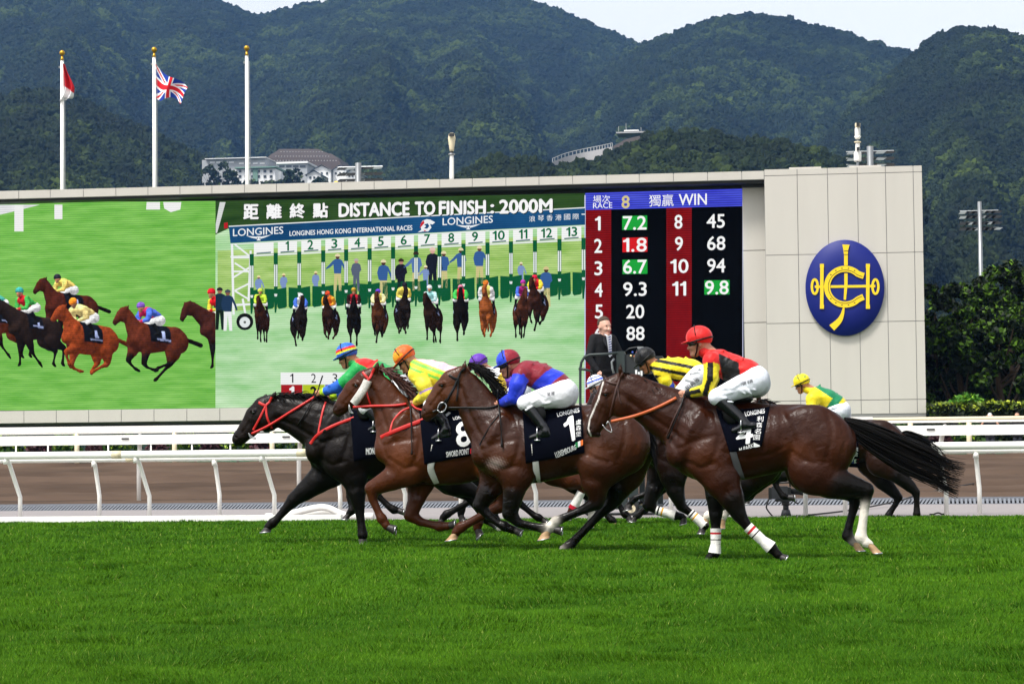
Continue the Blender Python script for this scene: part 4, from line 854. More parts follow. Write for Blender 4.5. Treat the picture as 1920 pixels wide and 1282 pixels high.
def hedge(x0, x1, y0, y1, z1, label, n, topc):
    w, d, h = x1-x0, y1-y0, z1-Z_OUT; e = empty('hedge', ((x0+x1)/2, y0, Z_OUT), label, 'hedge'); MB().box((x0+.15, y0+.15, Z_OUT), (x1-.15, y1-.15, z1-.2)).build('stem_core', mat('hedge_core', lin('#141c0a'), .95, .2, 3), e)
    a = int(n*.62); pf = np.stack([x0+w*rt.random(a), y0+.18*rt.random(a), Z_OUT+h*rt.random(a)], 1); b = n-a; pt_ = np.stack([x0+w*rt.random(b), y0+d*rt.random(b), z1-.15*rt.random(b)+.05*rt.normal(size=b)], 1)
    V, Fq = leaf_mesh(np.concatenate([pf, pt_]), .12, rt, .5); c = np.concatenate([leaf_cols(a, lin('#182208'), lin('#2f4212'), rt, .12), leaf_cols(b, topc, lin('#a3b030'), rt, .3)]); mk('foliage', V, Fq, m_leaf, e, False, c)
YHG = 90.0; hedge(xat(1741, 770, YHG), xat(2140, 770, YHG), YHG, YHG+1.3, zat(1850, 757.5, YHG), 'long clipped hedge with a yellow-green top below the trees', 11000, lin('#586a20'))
c = P(1812, 752, YHG+.6); e = empty('bush', (c[0], c[1], Z_OUT), 'bright green bush poking up over the clipped hedge', 'bush'); pp = blob_points(900, (c[0], c[1], c[2]-.25), (.75, .5, .55), rt); V, Fq = leaf_mesh(pp, .11, rt); mk('foliage', V, Fq, m_leaf, e, False, leaf_cols(900, lin('#41701a'), lin('#7fae2c'), rt, .3)); MB().tube([(c[0], c[1], Z_OUT), (c[0], c[1], c[2]-.2)], .04, 5).build('stem', MATS['bark'], e)
# haze
HZ = 0.00009
hz_ = MB().box((-1500, -60, -2), (1500, 3200, 560)).build('haze', None, None, loc=(0, 1500, 0)) if False else None
def haze(dens):
    m = bpy.data.materials.new('haze_air'); m.use_nodes = True; N = m.node_tree.nodes; L = m.node_tree.links; N.remove(N['Principled BSDF']); v = N.new('ShaderNodeVolumePrincipled'); v.inputs['Density'].default_value = dens; v.inputs['Color'].default_value = (.24, .50, 1.0, 1); v.inputs['Anisotropy'].default_value = 0.2; L.new(v.outputs[0], N['Material Output'].inputs['Volume'])
    o = MB().box((-1400, -60, -2), (1400, 3000, 520)).build('haze', m, None); o['kind'] = 'stuff'; return o
if HZ > 0: haze(HZ)
# ================================================================== horses
BLACKPT = (.0035, .0026, .002)
def S(px): return px
class Frame:
    """works in x (along the track), y (across, 0 = the animal's own mid plane), z (up)"""
    def __init__(s, Y): s.Y = Y; s.off = np.array([0, Y, 0]); s.sc = scale_at(P(960, 850, Y))
    def p(s, x, y, o=0.0):
        q = P(x, y, s.Y+o).copy(); return q-s.off
    def r(s, px): return px/s.sc
    def px(s, V):
        d = np.asarray(V)+s.off-CAM; z = d@FW
        return CX+F_PX*(d@RT)/z, CY-F_PX*(d@UP)/z
WT = [0, .05, .14, .3, .5, .65, .78, .9, 1.0]; WW = [.11, .17, .215, .25, .285, .275, .275, .245, .13]
def horse_prims(h):
    f = h['fr']; c = h['coat']; dk = h.get('points', BLACKPT); pr = []
    tor = h['torso']; pts = [(f.p(x, t), f.p(x, b)) for x, t, b in tor]
    xs = np.array([(a[0]+b[0])/2 for a, b in pts]); zt = np.array([a[2] for a, b in pts]); zb = np.array([b[2] for a, b in pts])
    L = xs[-1]-xs[0]; sz = L/1.77; w = np.interp((xs-xs[0])/L, WT, WW)*sz
    h['xs'], h['zt'], h['zb'], h['L'], h['sz'] = xs, zt, zb, L, sz
    pr.append(Torso(xs, zt, zb, w, c))
    def tp(t, q, y):
        x = xs[0]+t*L; a = np.interp(x, xs, zt); b = np.interp(x, xs, zb); return (x, y*sz, b+q*(a-b))
    h['tp'] = tp
    def e(t, q, y, r, rot=0, k=0.035, sub=False):
        for sg in (-1, 1): pr.append(Ell(tp(t, q, y*sg), [v*sz for v in r], rot, k, c, sub))
    e(.125, .56, .165, (.105, .07, .27), math.radians(-28))
    e(.205, .37, .185, (.15, .075, .105), math.radians(30), .03)
    e(.045, .33, .095, (.10, .095, .14), 0, .04)
    e(.76, .74, .14, (.25, .12, .16), math.radians(6), .05)
    e(.90, .44, .155, (.125, .115, .25), math.radians(8), .045)
    e(.73, .30, .20, (.10, .075, .17), math.radians(-20), .04)
    e(.645, .52, .335, (.075, .07, .16), math.radians(14), .06, True)
    e(.30, .55, .345, (.03, .08, .24), math.radians(-25), .06, True)
    # neck
    nk = h['neck']; n = len(nk)
    for i in range(n-1):
        (x1, y1, r1), (x2, y2, r2) = nk[i], nk[i+1]
        q = .40+.22*(1-(i+.5)/n)
        pr.append(Cone(f.p(x1, y1), f.p(x2, y2), f.r(r1), f.r(r2), q, .05 if i else .09, c))
    # head
    hd = h['head']; sq = [.60, .62, .62, .70, .82, .9]; fc = h.get('face', c); mz = h.get('muzzle', dk)
    for i in range(len(hd)-1):
        (x1, y1, r1), (x2, y2, r2) = hd[i], hd[i+1]
        pr.append(Cone(f.p(x1, y1), f.p(x2, y2), f.r(r1), f.r(r2), sq[min(i, 5)], .022, fc if i < len(hd)-2 else tuple(.4*a+.6*b for a, b in zip(fc, mz))))
    x, y, r = h['cheek']
    pr.append(Ell(f.p(x, y), (f.r(r), f.r(r)*.60, f.r(r)), 0, .02, fc))
    x, y, r = hd[-1]
    if 'lip' in h:
        lx, ly = h['lip']; pr.append(Ell(f.p(lx, ly), (f.r(6), f.r(6.5), f.r(5)), 0, .012, mz))
    nx, ny = h['nostril']
    ey, eyy = h['eye']
    for sg in (-1, 1):
        pr.append(Ell(f.p(nx, ny, .035*sg), (f.r(4.6), .02, f.r(5.2)), 0, .012, mz))
        pr.append(Ell(f.p(nx-.6, ny-.3, .055*sg), (f.r(1.5), .02, f.r(2.6)), .5, .006, (.004, .003, .003), True))
        pr.append(Ell(f.p(ey, eyy-3, .075*sg*sz), (f.r(7.5), .03, f.r(4.2)), 0, .014, fc))
    # cheek ridge running from below the eye to the muzzle
    for sg in (-1, 1):
        pr.append(Cone(f.p(ey-1, eyy+6, .07*sg*sz), f.p(nx+16*(ey-nx)/40, ny-14, .05*sg*sz), f.r(3.2), f.r(2), 1, .016, fc))
    for j, (b, m, t) in enumerate(h['ears']):
        o = (-.055 if j == 0 else .055)*sz
        pr.append(Cone(f.p(*b, o), f.p(*m, o*1.15), f.r(5), f.r(5.2), .55, .015, fc)); pr.append(Cone(f.p(*m, o*1.15), f.p(*t, o*1.1), f.r(5), f.r(.8), .5, .006, tuple(.35*a for a in c)))
    # legs
    for lg in h['legs']:
        o = (-1 if lg['near'] else 1)*sz; q0 = lg['pts']; n = len(q0); FJ = {0: .88, 1: .86, 2: .88, 3: .76, 4: .80, 5: .93}; q = lg['pts'] = [(x, y, r*(FJ.get(n-1-i, 1) if i > 2 and not lg.get('thin') else 1)) for i, (x, y, r) in enumerate(q0)]; lg['thin'] = True; hind = lg.get('hind', False)
        os_ = np.interp(np.arange(n), [0, 1, 3, n-1], [.13, .14, .125, .115] if not hind else [.13, .15, .135, .12])*o
        lg['os'] = os_
        for i in range(n-1):
            (x1, y1, r1), (x2, y2, r2) = q[i], q[i+1]
            cc = c if i < lg.get('dark', 2) else dk
            if 'sock' in lg and i >= lg['sock']: cc = lin('#e8e0d2')
            s_ = (.55, .66, .85)[min(i, 2)]
            pr.append(Cone(f.p(x1, y1, os_[i]), f.p(x2, y2, os_[i+1]), f.r(r1), f.r(r2), s_, (.07, .035, .014)[min(i, 2)], cc))
            if i == n-3 and n > 4:   # fetlock tuft and joint
                pr.append(Ell(f.p(x2, y2, os_[i+1]), (f.r(r2)*1.05,)*3, 0, .01, cc))
    return pr
def ribbon(path, wid, up, thick=0.004):
    """path of 3-D points lying on the skin; wid = half width, up = outward offsets already applied"""
    V = []; F = []; n = len(path); path = np.array(path)
    for i in range(n):
        t = path[min(i+1, n-1)]-path[max(i-1, 0)]; t = t/(np.linalg.norm(t)+1e-9)
        nrm = np.array([0, up, 0.0]); s = np.cross(t, nrm); s /= np.linalg.norm(s)+1e-9
        p = path[i]; V += [p-s*wid, p-s*wid*.8+nrm*thick, p+s*wid*.8+nrm*thick, p+s*wid]
    for i in range(n-1):
        for k in range(3): F.append((i*4+k, i*4+k+1, i*4+k+5, i*4+k+4))
        F.append((i*4+3, i*4, i*4+4, i*4+7))
    return V, F
def surf(h, x, y, off=0.0, n=4, default=-.05):
    """point of the near skin of the horse seen at photo pixel x,y"""
    f = h['fr']; o = np.zeros_like(np.asarray(x, float))-.15
    for _ in range(n):
        d = ray(x, y); t = (f.Y+o-CAM[1])/d[..., 1]; q = CAM+d*t[..., None]-f.off
        o = h['field'].ysurf(q[..., 0], q[..., 2], default)
    q[..., 1] = o-off
    return q
MH = {}
def hair(name, strands, w, m, parent, off, rng):
    V = []; F = []
    for st in strands:
        n = len(st); b = len(V); ph = rng.random()*6.28; side = np.array([0, math.cos(ph), math.sin(ph)])
        t = st[-1]-st[0]; t /= np.linalg.norm(t)+1e-9
        u = np.cross(t, side); u /= np.linalg.norm(u)+1e-9; v = np.cross(t, u)
        for i in range(n):
            ww = w*(1-.85*(i/(n-1))**1.6); p = st[i]
            V += [p+u*ww, p-.5*u*ww+.87*v*ww, p-.5*u*ww-.87*v*ww]
        for i in range(n-1):
            for k in range(3): F.append((b+i*3+k, b+i*3+(k+1) % 3, b+i*3+3+(k+1) % 3, b+i*3+3+k))
    return mk(name, np.array(V)+off, np.array(F), m, parent, smooth=True)
GROOVES = [  # along the body (0 breast .. 1 rump), up (0 belly .. 1 back), depth m, half width
 ([(.20,.98),(.255,.80),(.285,.58),(.27,.38),(.235,.22)], -.013, .030), ([(.19,.90),(.135,.68),(.085,.47)], .007, .026), ([(.06,.42),(.15,.50),(.26,.56)], -.009, .026),
 ([(.09,.22),(.18,.16),(.26,.22)], -.009, .024), ([(.62,.90),(.655,.66),(.68,.45),(.665,.22)], -.012, .034), ([(.635,.90),(.66,.82)], .014, .030),
 ([(.86,.93),(.885,.68),(.875,.42),(.845,.16)], -.010, .026), ([(.755,.60),(.775,.36),(.80,.14)], -.008, .028), ([(.93,.80),(.955,.55),(.94,.30)], -.006, .02),
 ([(.02,.62),(.05,.40),(.07,.25)], -.008, .022), ([(.67,.26),(.72,.16),(.78,.12)], -.010, .025), ([(.30,.36),(.42,.27),(.55,.28),(.63,.36)], -.006, .02)] + [
 ([(.34+.045*k,.80),(.335+.047*k,.55),(.315+.047*k,.30)], -.0032, .016) for k in range(7)]
def pl_dist(x, y, pts):
    d = np.full(len(x), 9.0)
    for a, b in zip(pts[:-1], pts[1:]):
        ax, ay = a; bx, by = b; l = (bx-ax)**2+(by-ay)**2+1e-9; t = np.clip(((x-ax)*(bx-ax)+(y-ay)*(by-ay))/l, 0, 1); d = np.minimum(d, np.hypot(x-ax-t*(bx-ax), y-ay-t*(by-ay)))
    return d
def normals(V, Fq):
    fn = np.cross(V[Fq[:, 2]]-V[Fq[:, 0]], V[Fq[:, 3]]-V[Fq[:, 1]]); N = np.zeros_like(V)
    for k in range(4):
        for a in range(3): N[:, a] += np.bincount(Fq[:, k], fn[:, a], len(V))
    return N/(np.linalg.norm(N, axis=1)[:, None]+1e-9)
def relief_coat(h, V, Fq, cols):
    f = h['fr']; N = normals(V, Fq); xs, sz = h['xs'], h['sz']; x, z = V[:, 0], V[:, 2]; D = np.zeros(len(V)); side = np.clip(np.abs(N[:, 1])*1.6-.1, 0, 1)
    tor = (x > xs[0]-.02) & (x < xs[-1]+.05)
    top = np.interp(x, xs, h['zt']); bot = np.interp(x, xs, h['zb'])
    tor &= (z > bot-.06) & (z < top+.05)
    for pts, dp, w in GROOVES:
        p = [h['tp'](t, q, 0) for t, q in pts]; p = [(a[0], a[2]) for a in p]; d = pl_dist(x, z, p); D += np.where(tor, dp*.85*sz*np.exp(-(d/(w*sz))**2), 0)
    nk = h['neck']; c = [f.p(a, b) for a, b, r in nk]; rr = [f.r(r) for a, b, r in nk]
    dirs = np.gradient(np.array(c), axis=0); lo_ = []; hi_ = []; md = []
    for ci, ri, di in zip(c, rr, dirs):
        n = np.array([-di[2], 0, di[0]]); n /= np.linalg.norm(n)+1e-9
        if n[2] > 0: n = -n
        lo_.append(tuple((ci+n*ri*.50)[[0, 2]])); hi_.append(tuple((ci-n*ri*.45)[[0, 2]])); md.append(tuple((ci+n*ri*.05)[[0, 2]]))
    for pts, dp, w in ((lo_, -.012, .026), (hi_, -.006, .03), (md, .006, .03)): D += dp*sz*np.exp(-(pl_dist(x, z, pts)/(w*sz))**2)
    # face: cheek plate edge and the long hollow above the muzzle; tendons of the legs
    for lg in h['legs']:
        pp = [f.p(a, b) for a, b, r in lg['pts']]; o = lg['os']
        for i0, i1, dp, w in ((1, 3, -.006, .013), (3, 6, -.0035, .007)):
            if i1 < len(pp):
                seg = [(pp[k][0]+.006, pp[k][2]) for k in range(i0, i1)]; m = np.abs(V[:, 1]-o[2]) < .10
                D += np.where(m & (side > .2), dp*sz*np.exp(-(pl_dist(x, z, seg)/(w*sz))**2), 0)
    ey, eyy = h['eye']; nx, ny = h['nostril']; cx, cy, cr = h['cheek']
    q = lambda a, b: tuple(f.p(a, b)[[0, 2]])
    dx, dy = nx-ey, ny-eyy
    for pts, dp, w in (([q(ey+dx*.25+4, eyy+dy*.25+6), q(ey+dx*.75+6, eyy+dy*.75+4)], -.006, .014), ([q(cx-cr*.75, cy+cr*.55), q(cx-cr*.85, cy-.1*cr), q(cx-cr*.45, cy-cr*.6)], -.006, .010), ([q(nx+2, ny+10), q(nx+16, ny+5)], -.007, .006)): D += dp*sz*np.exp(-(pl_dist(x, z, pts)/(w*sz))**2)
    V = V+N*(D*side)[:, None]
    # sun-bleached and sooty shading of a bay coat: darker along the spine and neck crest, tan at flank and elbow
    if h.get('tan'):
        tp = h['tp']; t = (x-xs[0])/h['L']; qz = (z-bot)/np.maximum(top-bot, .05)
        m = np.clip(np.exp(-((t-.70)/.10)**2-((qz-.28)/.2)**2)+.8*np.exp(-((t-.20)/.10)**2-((qz-.30)/.22)**2)+.6*np.exp(-((t-.93)/.08)**2-((qz-.45)/.3)**2), 0, 1)*tor
        cols = cols*(1+.75*m[:, None])+m[:, None]*np.array([.012, .004, 0])
    return V, cols
def horse(h):
    f = h['fr']; pr = horse_prims(h); vox = h.get('vox', .014)
    fl = Field(pr, vox); V, Fq = fl.mesh(1); cols = fl.colours(V, h['coat'])
    V, cols = relief_coat(h, V, Fq, cols)
    fl.front(); h['field'] = fl
    # coat: darker mane line and legs come with the pieces; a little dapple from the material
    if h.get('blaze'):
        bx = np.array(h['blaze'], float); px, py = f.px(V)
        d = np.full(len(V), 1e9)
        for i in range(len(bx)-1):
            a, b = bx[i], bx[i+1]; ab = b-a; t = np.clip(((px-a[0])*ab[0]+(py-a[1])*ab[1])/(ab@ab), 0, 1)
            d = np.minimum(d, np.hypot(px-a[0]-t*ab[0], py-a[1]-t*ab[1]))
        wgt = np.clip((h.get('blaze_w', 4)-d)/1.5, 0, 1)*(np.abs(V[:, 1]) < .075)
        cols = cols*(1-wgt[:, None])+np.array(lin('#e9e4dc'))*wgt[:, None]
    for (sx, sy, sr, sc, am) in h.get('marks', []):     # dried sweat and foam on the coat
        px, py = f.px(V); d = np.hypot((px-sx)/sr[0], (py-sy)/sr[1])
        nzv = np.sin(px*.9+py*.5)*np.sin(py*1.1-px*.35+1)*.5+.5
        wgt = np.clip(1.25-d-nzv*.7, 0, 1)*am*(V[:, 1] < 0); cols = cols*(1-wgt[:, None])+np.array(sc)*wgt[:, None]
    gx = float((h['xs'][0]+h['xs'][-1])/2); base = np.array([gx, f.Y, 0.0])
    body = mk('race_horse', V+f.off, Fq, h['mat'], None, True, cols, loc=base)
    tag(body, h['label'], 'horse', 'racehorses galloping on the turf'); h['obj'] = body
    rng = np.random.default_rng(h.get('seed', 3))
    # hooves
    for lg in h['legs']:
        if 'toe' not in lg: continue
        n = len(lg['pts']); o = lg['os'][-1]; x, y, r = lg['pts'][-1]
        c = f.p(x, y, o); toe = f.p(*lg['toe'], o); heel = f.p(*lg['heel'], o); m = (toe+heel)/2; a = (toe-heel)/2; la = np.linalg.norm(a); lat = np.array([0, .052*h['sz'], 0])
        rows = []
        ax = m-c
        for q, sc_ in ((-.25, .80), (.1, .92), (.55, .95), (1.0, 1.0)):
            cen = c+ax*q; rw = []
            for k in range(14):
                an = 2*math.pi*k/14; ra = f.r(r)*(1-max(q, 0))*1.05+la*max(q, 0)
                rw.append(cen+a/la*ra*sc_*math.cos(an)+lat*sc_*math.sin(an)*(.85+.15*q))
            rows.append(rw)
        Vh = [v for rw in rows for v in rw]; Fh = [(i*14+k, i*14+(k+1) % 14, i*14+14+(k+1) % 14, i*14+14+k) for i in range(3) for k in range(14)]+[tuple(range(14)), tuple(range(42, 56))[::-1]]
        hm = M['hoof_pale'] if lg.get('pale') else M['hoof_dark']
        ho = mk('hoof', np.array(Vh)+f.off, Fh, hm, body, True)
        nrm = ax/(np.linalg.norm(ax)+1e-9); rim = []
        for k in range(-6, 7):
            an = k*math.pi/7.2; rim.append(m+nrm*.004+a*.93*math.cos(an)+lat*.93*math.sin(an))
        MB().tube([p+f.off for p in rim], .008, 5).build('horseshoe', M['steel'], ho, True)
        if 'band' in lg:
            i0, i1, stripes = lg['band']; pa, pb = np.array(lg['pts'][i0], float), np.array(lg['pts'][i1], float)
            qq = np.array(lg['pts'][i0:i1+1], float); oo = np.array(lg['os'][i0:i1+1]); rs = resample(np.c_[qq, oo], 26)
            s0, s1 = lg.get('bspan', (.12, .98)); rs = rs[int(s0*25):int(s1*25)+1]; mb = MB(); n2 = len(rs)
            for i in range(n2-1):
                t = i/(n2-1); cc = lin('#e9e7e0')
                for a0, a1, cl in stripes:
                    if a0 <= t < a1: cc = cl
                mb.tube([f.p(rs[i][0], rs[i][1], rs[i][3])+f.off, f.p(rs[i+1][0], rs[i+1][1], rs[i+1][3])+f.off], [f.r(rs[i][2]*1.1+1.2), f.r(rs[i+1][2]*1.1+1.2)], 12, cc, cap=False)
            mb.build('leg_bandage', M['cloth_attr'], body, True, cols=True)
    # eye
    for sg in (-1,):
        p = surf(h, np.array([h['eye'][0]*1.0]), np.array([h['eye'][1]*1.0]), -.012)[0]
        for s2 in (1, -1):
            q = p*np.array([1, s2, 1]); MB().ball(q+f.off, f.r(3.6), 10).build('eye', M['eye'], body, True)
    # mane
    if 'mane' in h:
        root, flow, ln, cnt = h['mane']; rp = curve(root, 60); st = []
        for i in range(cnt):
            t = rng.random(); x, y = rp[int(t*59)]; x += rng.normal(0, 2); y += rng.normal(0, 1.5)
            l = ln*(.5+.8*rng.random()); a = math.atan2(flow[1], flow[0])+rng.normal(0, .28)
            o0 = rng.normal(0, .02); o1 = rng.normal(h.get('mane_o', -.03), .06); seg = []
            for k in range(5):
                q = k/4; seg.append(f.p(x+math.cos(a)*l*q, y+math.sin(a)*l*q+h.get('mane_g', .2)*l*q*q, o0+(o1-o0)*q))
            st.append(seg)
        hair('mane', [np.array(s) for s in st], f.r(1.5), h.get('hairmat') or M['hair_black'], body, f.off, rng)
    if 'tail' in h:
        up, lo, cnt = h['tail']; U = curve(up, 12); Lw = curve(lo, 12); st = []
        tq = rng.random(46); te = .68+.42*rng.random(46)
        for i in range(cnt):
            q = rng.random(); ci = int(np.argmin(np.abs(tq-q+rng.normal(0, .03, 46)))); qc = tq[ci]; e = te[ci]*(.55+.5*rng.random()**.6); wv = rng.normal(0, 4.5); ph = rng.random()*6; ys = rng.normal(0, .05); cu = rng.normal(0, 9)
            seg = []
            for k in range(12):
                t = k/11*e; a = min(t, 1.0)*11; i0 = min(int(a), 10); v = a-i0
                u = U[i0]*(1-v)+U[i0+1]*v; l = Lw[i0]*(1-v)+Lw[i0+1]*v; qe = q+(qc-q)*min(1, t*1.1)*.72; p = u*(1-qe)+l*qe
                wob = wv*t*math.sin(ph+t*5)+cu*max(0, t-.6)**1.5*2
                seg.append(f.p(p[0], p[1]+wob, ys*(.3+1.2*t)))
            st.append(np.array(seg))
        hair('tail', st, f.r(1.3), h.get('hairmat') or M['hair_black'], body, f.off, rng)
    # saddle cloth
    if 'cloth' in h:
        TL, TR, BR, BL = [np.array(q, float) for q in h['cloth']]; nu, nv = 22, 20; Vc = []; Fc = []
        for j in range(nv+1):
            v = j/nv
            for i in range(nu+1):
                u = i/nu; p = (TL*(1-u)+TR*u)*(1-v)+(BL*(1-u)+BR*u)*v
                Vc.append(p)
        Vp = np.array(Vc); Q = surf(h, Vp[:, 0], Vp[:, 1], .014)
        # first row: over the spine
        top = Q[:nu+1].copy(); top[:, 1] = 0; x = top[:, 0]; top[:, 2] = np.interp(x, h['xs'], h['zt'])+.014
        near = np.concatenate([top[None], Q.reshape(nv+1, nu+1, 3)[1:]]); far = near[1:].copy()[::-1]; far[:, :, 1] *= -1
        A = np.concatenate([far, near]); r_, c_ = A.shape[:2]
        # relax the sheet a little
        for _ in range(3): A[1:-1, 1:-1] = .5*A[1:-1, 1:-1]+.125*(A[:-2, 1:-1]+A[2:, 1:-1]+A[1:-1, :-2]+A[1:-1, 2:])
        n = r_*c_; V1 = A.reshape(-1, 3); V0 = V1.copy(); V0[:, 1] *= .965; V0[:, 2] -= .004
        Fq2 = [(j*c_+i, j*c_+i+1, (j+1)*c_+i+1, (j+1)*c_+i) for j in range(r_-1) for i in range(c_-1)]
        Fq2 += [tuple(n+q for q in fq[::-1]) for fq in Fq2]
        edge = [i for i in range(c_)]+[j*c_+c_-1 for j in range(1, r_)]+[(r_-1)*c_+i for i in range(c_-2, -1, -1)]+[j*c_ for j in range(r_-2, 0, -1)]
        Fq2 += [(edge[k], n+edge[k], n+edge[(k+1) % len(edge)], edge[(k+1) % len(edge)]) for k in range(len(edge))]
        cl = mk('saddle_cloth', np.concatenate([V1, V0])+f.off, Fq2, M['navy_cloth'], body, True); h['cloth_obj'] = cl
        for k, (body_t, quad, mname, bold) in enumerate(h.get('prints', [])):
            if body_t == '#':
                p2 = np.array([np.array(quad[0])*(1-a)*(1-b)+np.array(quad[1])*a*(1-b)+np.array(quad[2])*a*b+np.array(quad[3])*(1-a)*b for b in np.linspace(0, 1, 5) for a in np.linspace(0, 1, 5)])
                ft = [(j*5+i, j*5+i+1, j*5+i+6, j*5+i+5) for j in range(4) for i in range(4)]
            else: p2, ft = text_px(body_t, quad, bold, True)
            lv = np.zeros(len(p2))
            if bold > .011: p2, ft, lv = fatten(p2, ft, bold*(quad[3][1]-quad[0][1])*1.0)
            uu = np.full(len(p2), .5); vv = np.full(len(p2), .5)
            for _ in range(8):
                u_, v_ = uu[:, None], vv[:, None]; e = (TL*(1-u_)+TR*u_)*(1-v_)+(BL*(1-u_)+BR*u_)*v_-p2; du = (TR-TL)*(1-v_)+(BR-BL)*v_; dv = (BL-TL)*(1-u_)+(BR-TR)*u_
                dt_ = du[:, 0]*dv[:, 1]-du[:, 1]*dv[:, 0]; uu = np.clip(uu-(e[:, 0]*dv[:, 1]-e[:, 1]*dv[:, 0])/dt_, 0, 1); vv = np.clip(vv-(du[:, 0]*e[:, 1]-du[:, 1]*e[:, 0])/dt_, 0, 1)
            NA = A[nv:]; a = np.clip(uu*nu, 0, nu-1e-4); b = np.clip(vv*nv, 0, nv-1e-4); a0 = a.astype(int); b0 = b.astype(int); fa = (a-a0)[:, None]; fb = (b-b0)[:, None]
            q = (NA[b0, a0]*(1-fa)+NA[b0, a0+1]*fa)*(1-fb)+(NA[b0+1, a0]*(1-fa)+NA[b0+1, a0+1]*fa)*fb
            yo = surf(h, p2[:, 0], p2[:, 1], 0)[:, 1]; q[:, 1] -= .005+.001*(k % 4)+.0006*lv; mk('print', q+f.off, ft, M[mname], cl)
    if 'saddle' in h:
        sx, sy, rx = h['saddle']; c0 = f.p(sx, sy); s_ = Field([Ell(c0+np.array([0, 0, .015]), (f.r(rx), .20*h['sz'], .05), 0, .02, (0, 0, 0)), Ell(c0+np.array([f.r(rx*.6), 0, .04]), (f.r(rx*.4), .14, .04), 0, .03, (0, 0, 0)),
              Ell(c0+np.array([-f.r(4), -.235*h['sz'], -.12]), (.09, .025, .12), .2, .02), Ell(c0+np.array([-f.r(4), .235*h['sz'], -.12]), (.09, .025, .12), .2, .02)], .022)
        v, q = s_.mesh(1); mk('saddle', v+f.off, q, M['black_leather'], body, True)
    # straps lying on the skin (name, polyline, width px, material, mirrored)
    for (nm, pl, w, mn, mir) in h.get('straps', []):
        rs = curve(pl, max(8, int(5*len(pl)))) if len(pl) > 2 else resample(pl, 12)
        q = surf(h, rs[:, 0], rs[:, 1], .007)
        v, fc = ribbon(q+f.off, f.r(w/2), -1, .032 if nm == 'cheek_roll' else .004); MB().add(v, fc).build(nm, M[mn], body, True)
        if mir: q2 = q*np.array([1, -1, 1]); v, fc = ribbon(q2+f.off, f.r(w/2), 1, .032 if nm == 'cheek_roll' else .004); MB().add(v, fc).build(nm, M[mn], body, True)
    # things in the air beside the head: reins, rings, hanging straps
    for (nm, pl, w, mn, o0, o1) in h.get('tubes', []):
        rs = curve(pl, 18) if len(pl) > 2 else resample(pl, 18); n = len(rs); oo = np.array([o0+(o1-o0)*i/(n-1) for i in range(n)])
        if nm.startswith('rein'):
            ys = surf(h, rs[:, 0], rs[:, 1], .012)[:, 1]; oo = np.maximum(oo, -ys); oo = np.convolve(np.pad(oo, 2, 'edge'), [.1, .2, .4, .2, .1], 'valid'); oo = np.maximum(oo, -ys)
        for sg in (1, -1):
            MB().tube([f.p(x, y, -sg*oo[i])+f.off for i, (x, y) in enumerate(rs)], f.r(w/2), 6).build(nm, M[mn], body, True)
    return body
# ================================================================== riders
SKIN = lin('#b98468')
def basis(fx, fz):
    l = math.hypot(fx, fz); fw = np.array([fx/l, 0, fz/l]); up = np.array([fz/l, 0, -fx/l])
    if up[2] < 0: up = -up
    return fw, up
def head_prims(c, fw, up, skin, s=1.0, lat=np.array([0, 1.0, 0])):
    def q(a, b, y=0): return c+s*(a*fw+b*up+y*lat)
    M3 = np.array([fw, lat, up]); pr = []
    def el(a, b, y, r, k=.012, col=skin, sub=False): pr.append(Ell(q(a, b, y), [v*s for v in r], 0, k*s, col, sub, M3))
    el(-.008, 0, 0, (.100, .078, .098), .02)
    def cn(a, b, ra, rb, sq, k=.02, col=skin): pr.append(Cone(q(*a), q(*b), ra*s, rb*s, sq, k*s, col))
    cn((.03, -.03), (.052, -.125), .066, .036, .95)
    cn((-.01, -.085), (.062, -.132), .048, .030, 1.1)
    cn((.090, -.028), (.111, -.072), .010, .014, .9, .012)
    el(.106, -.074, .012, (.012, .010, .009)); el(.106, -.074, -.012, (.012, .010, .009))
    lipc = tuple(np.array(skin)*np.array([.8, .55, .55]))
    el(.093, -.100, 0, (.013, .024, .007), .008, lipc); el(.088, -.113, 0, (.013, .021, .008), .008, lipc)
    el(.080, -.137, 0, (.020, .022, .017), .014)
    el(.081, -.006, 0, (.016, .050, .012), .014)
    for y in (-1, 1):
        el(.070, -.068, .035*y, (.026, .022, .022), .02)
        el(-.012, -.048, .080*y, (.018, .010, .032), .008, tuple(np.array(skin)*.85))
    return pr, q
def hand_prims(w, d, up, sg, skin, s=1.0, lat=np.array([0, 1.0, 0])):
    """a fist closing round the rein: palm, four curled fingers, thumb. w wrist, d forearm direction"""
    d = d/np.linalg.norm(d); n = np.cross(d, lat); n /= np.linalg.norm(n)+1e-9
    if n[2] < 0: n = -n
    pr = [Cone(w, w+d*.035*s, .026*s, .034*s, .8, .015, skin), Cone(w+d*.035*s, w+d*.07*s, .034*s, .030*s, .8, .012, skin)]
    for i, (ln, z) in enumerate(((.030, .024), (.034, .008), (.031, -.008), (.025, -.023))):
        k0 = w+d*(.075)*s+n*z*s; k1 = k0+d*ln*.55*s-lat*sg*-.012*s; k2 = k1+lat*sg*.024*s-d*.012*s; k3 = k2-d*.022*s
        pr += [Cone(k0, k1, .0105*s, .0098*s, 1, .004, skin), Cone(k1, k2, .0098*s, .009*s, 1, .003, skin), Cone(k2, k3, .009*s, .008*s, 1, .003, skin)]
    t0 = w+d*.03*s+n*.026*s; t1 = t0+d*.032*s+n*.014*s; t2 = t1+d*.026*s-n*.008*s+lat*sg*.012*s
    pr += [Cone(t0, t1, .013*s, .011*s, 1, .008, skin), Cone(t1, t2, .011*s, .009*s, 1, .004, skin)]
    return pr
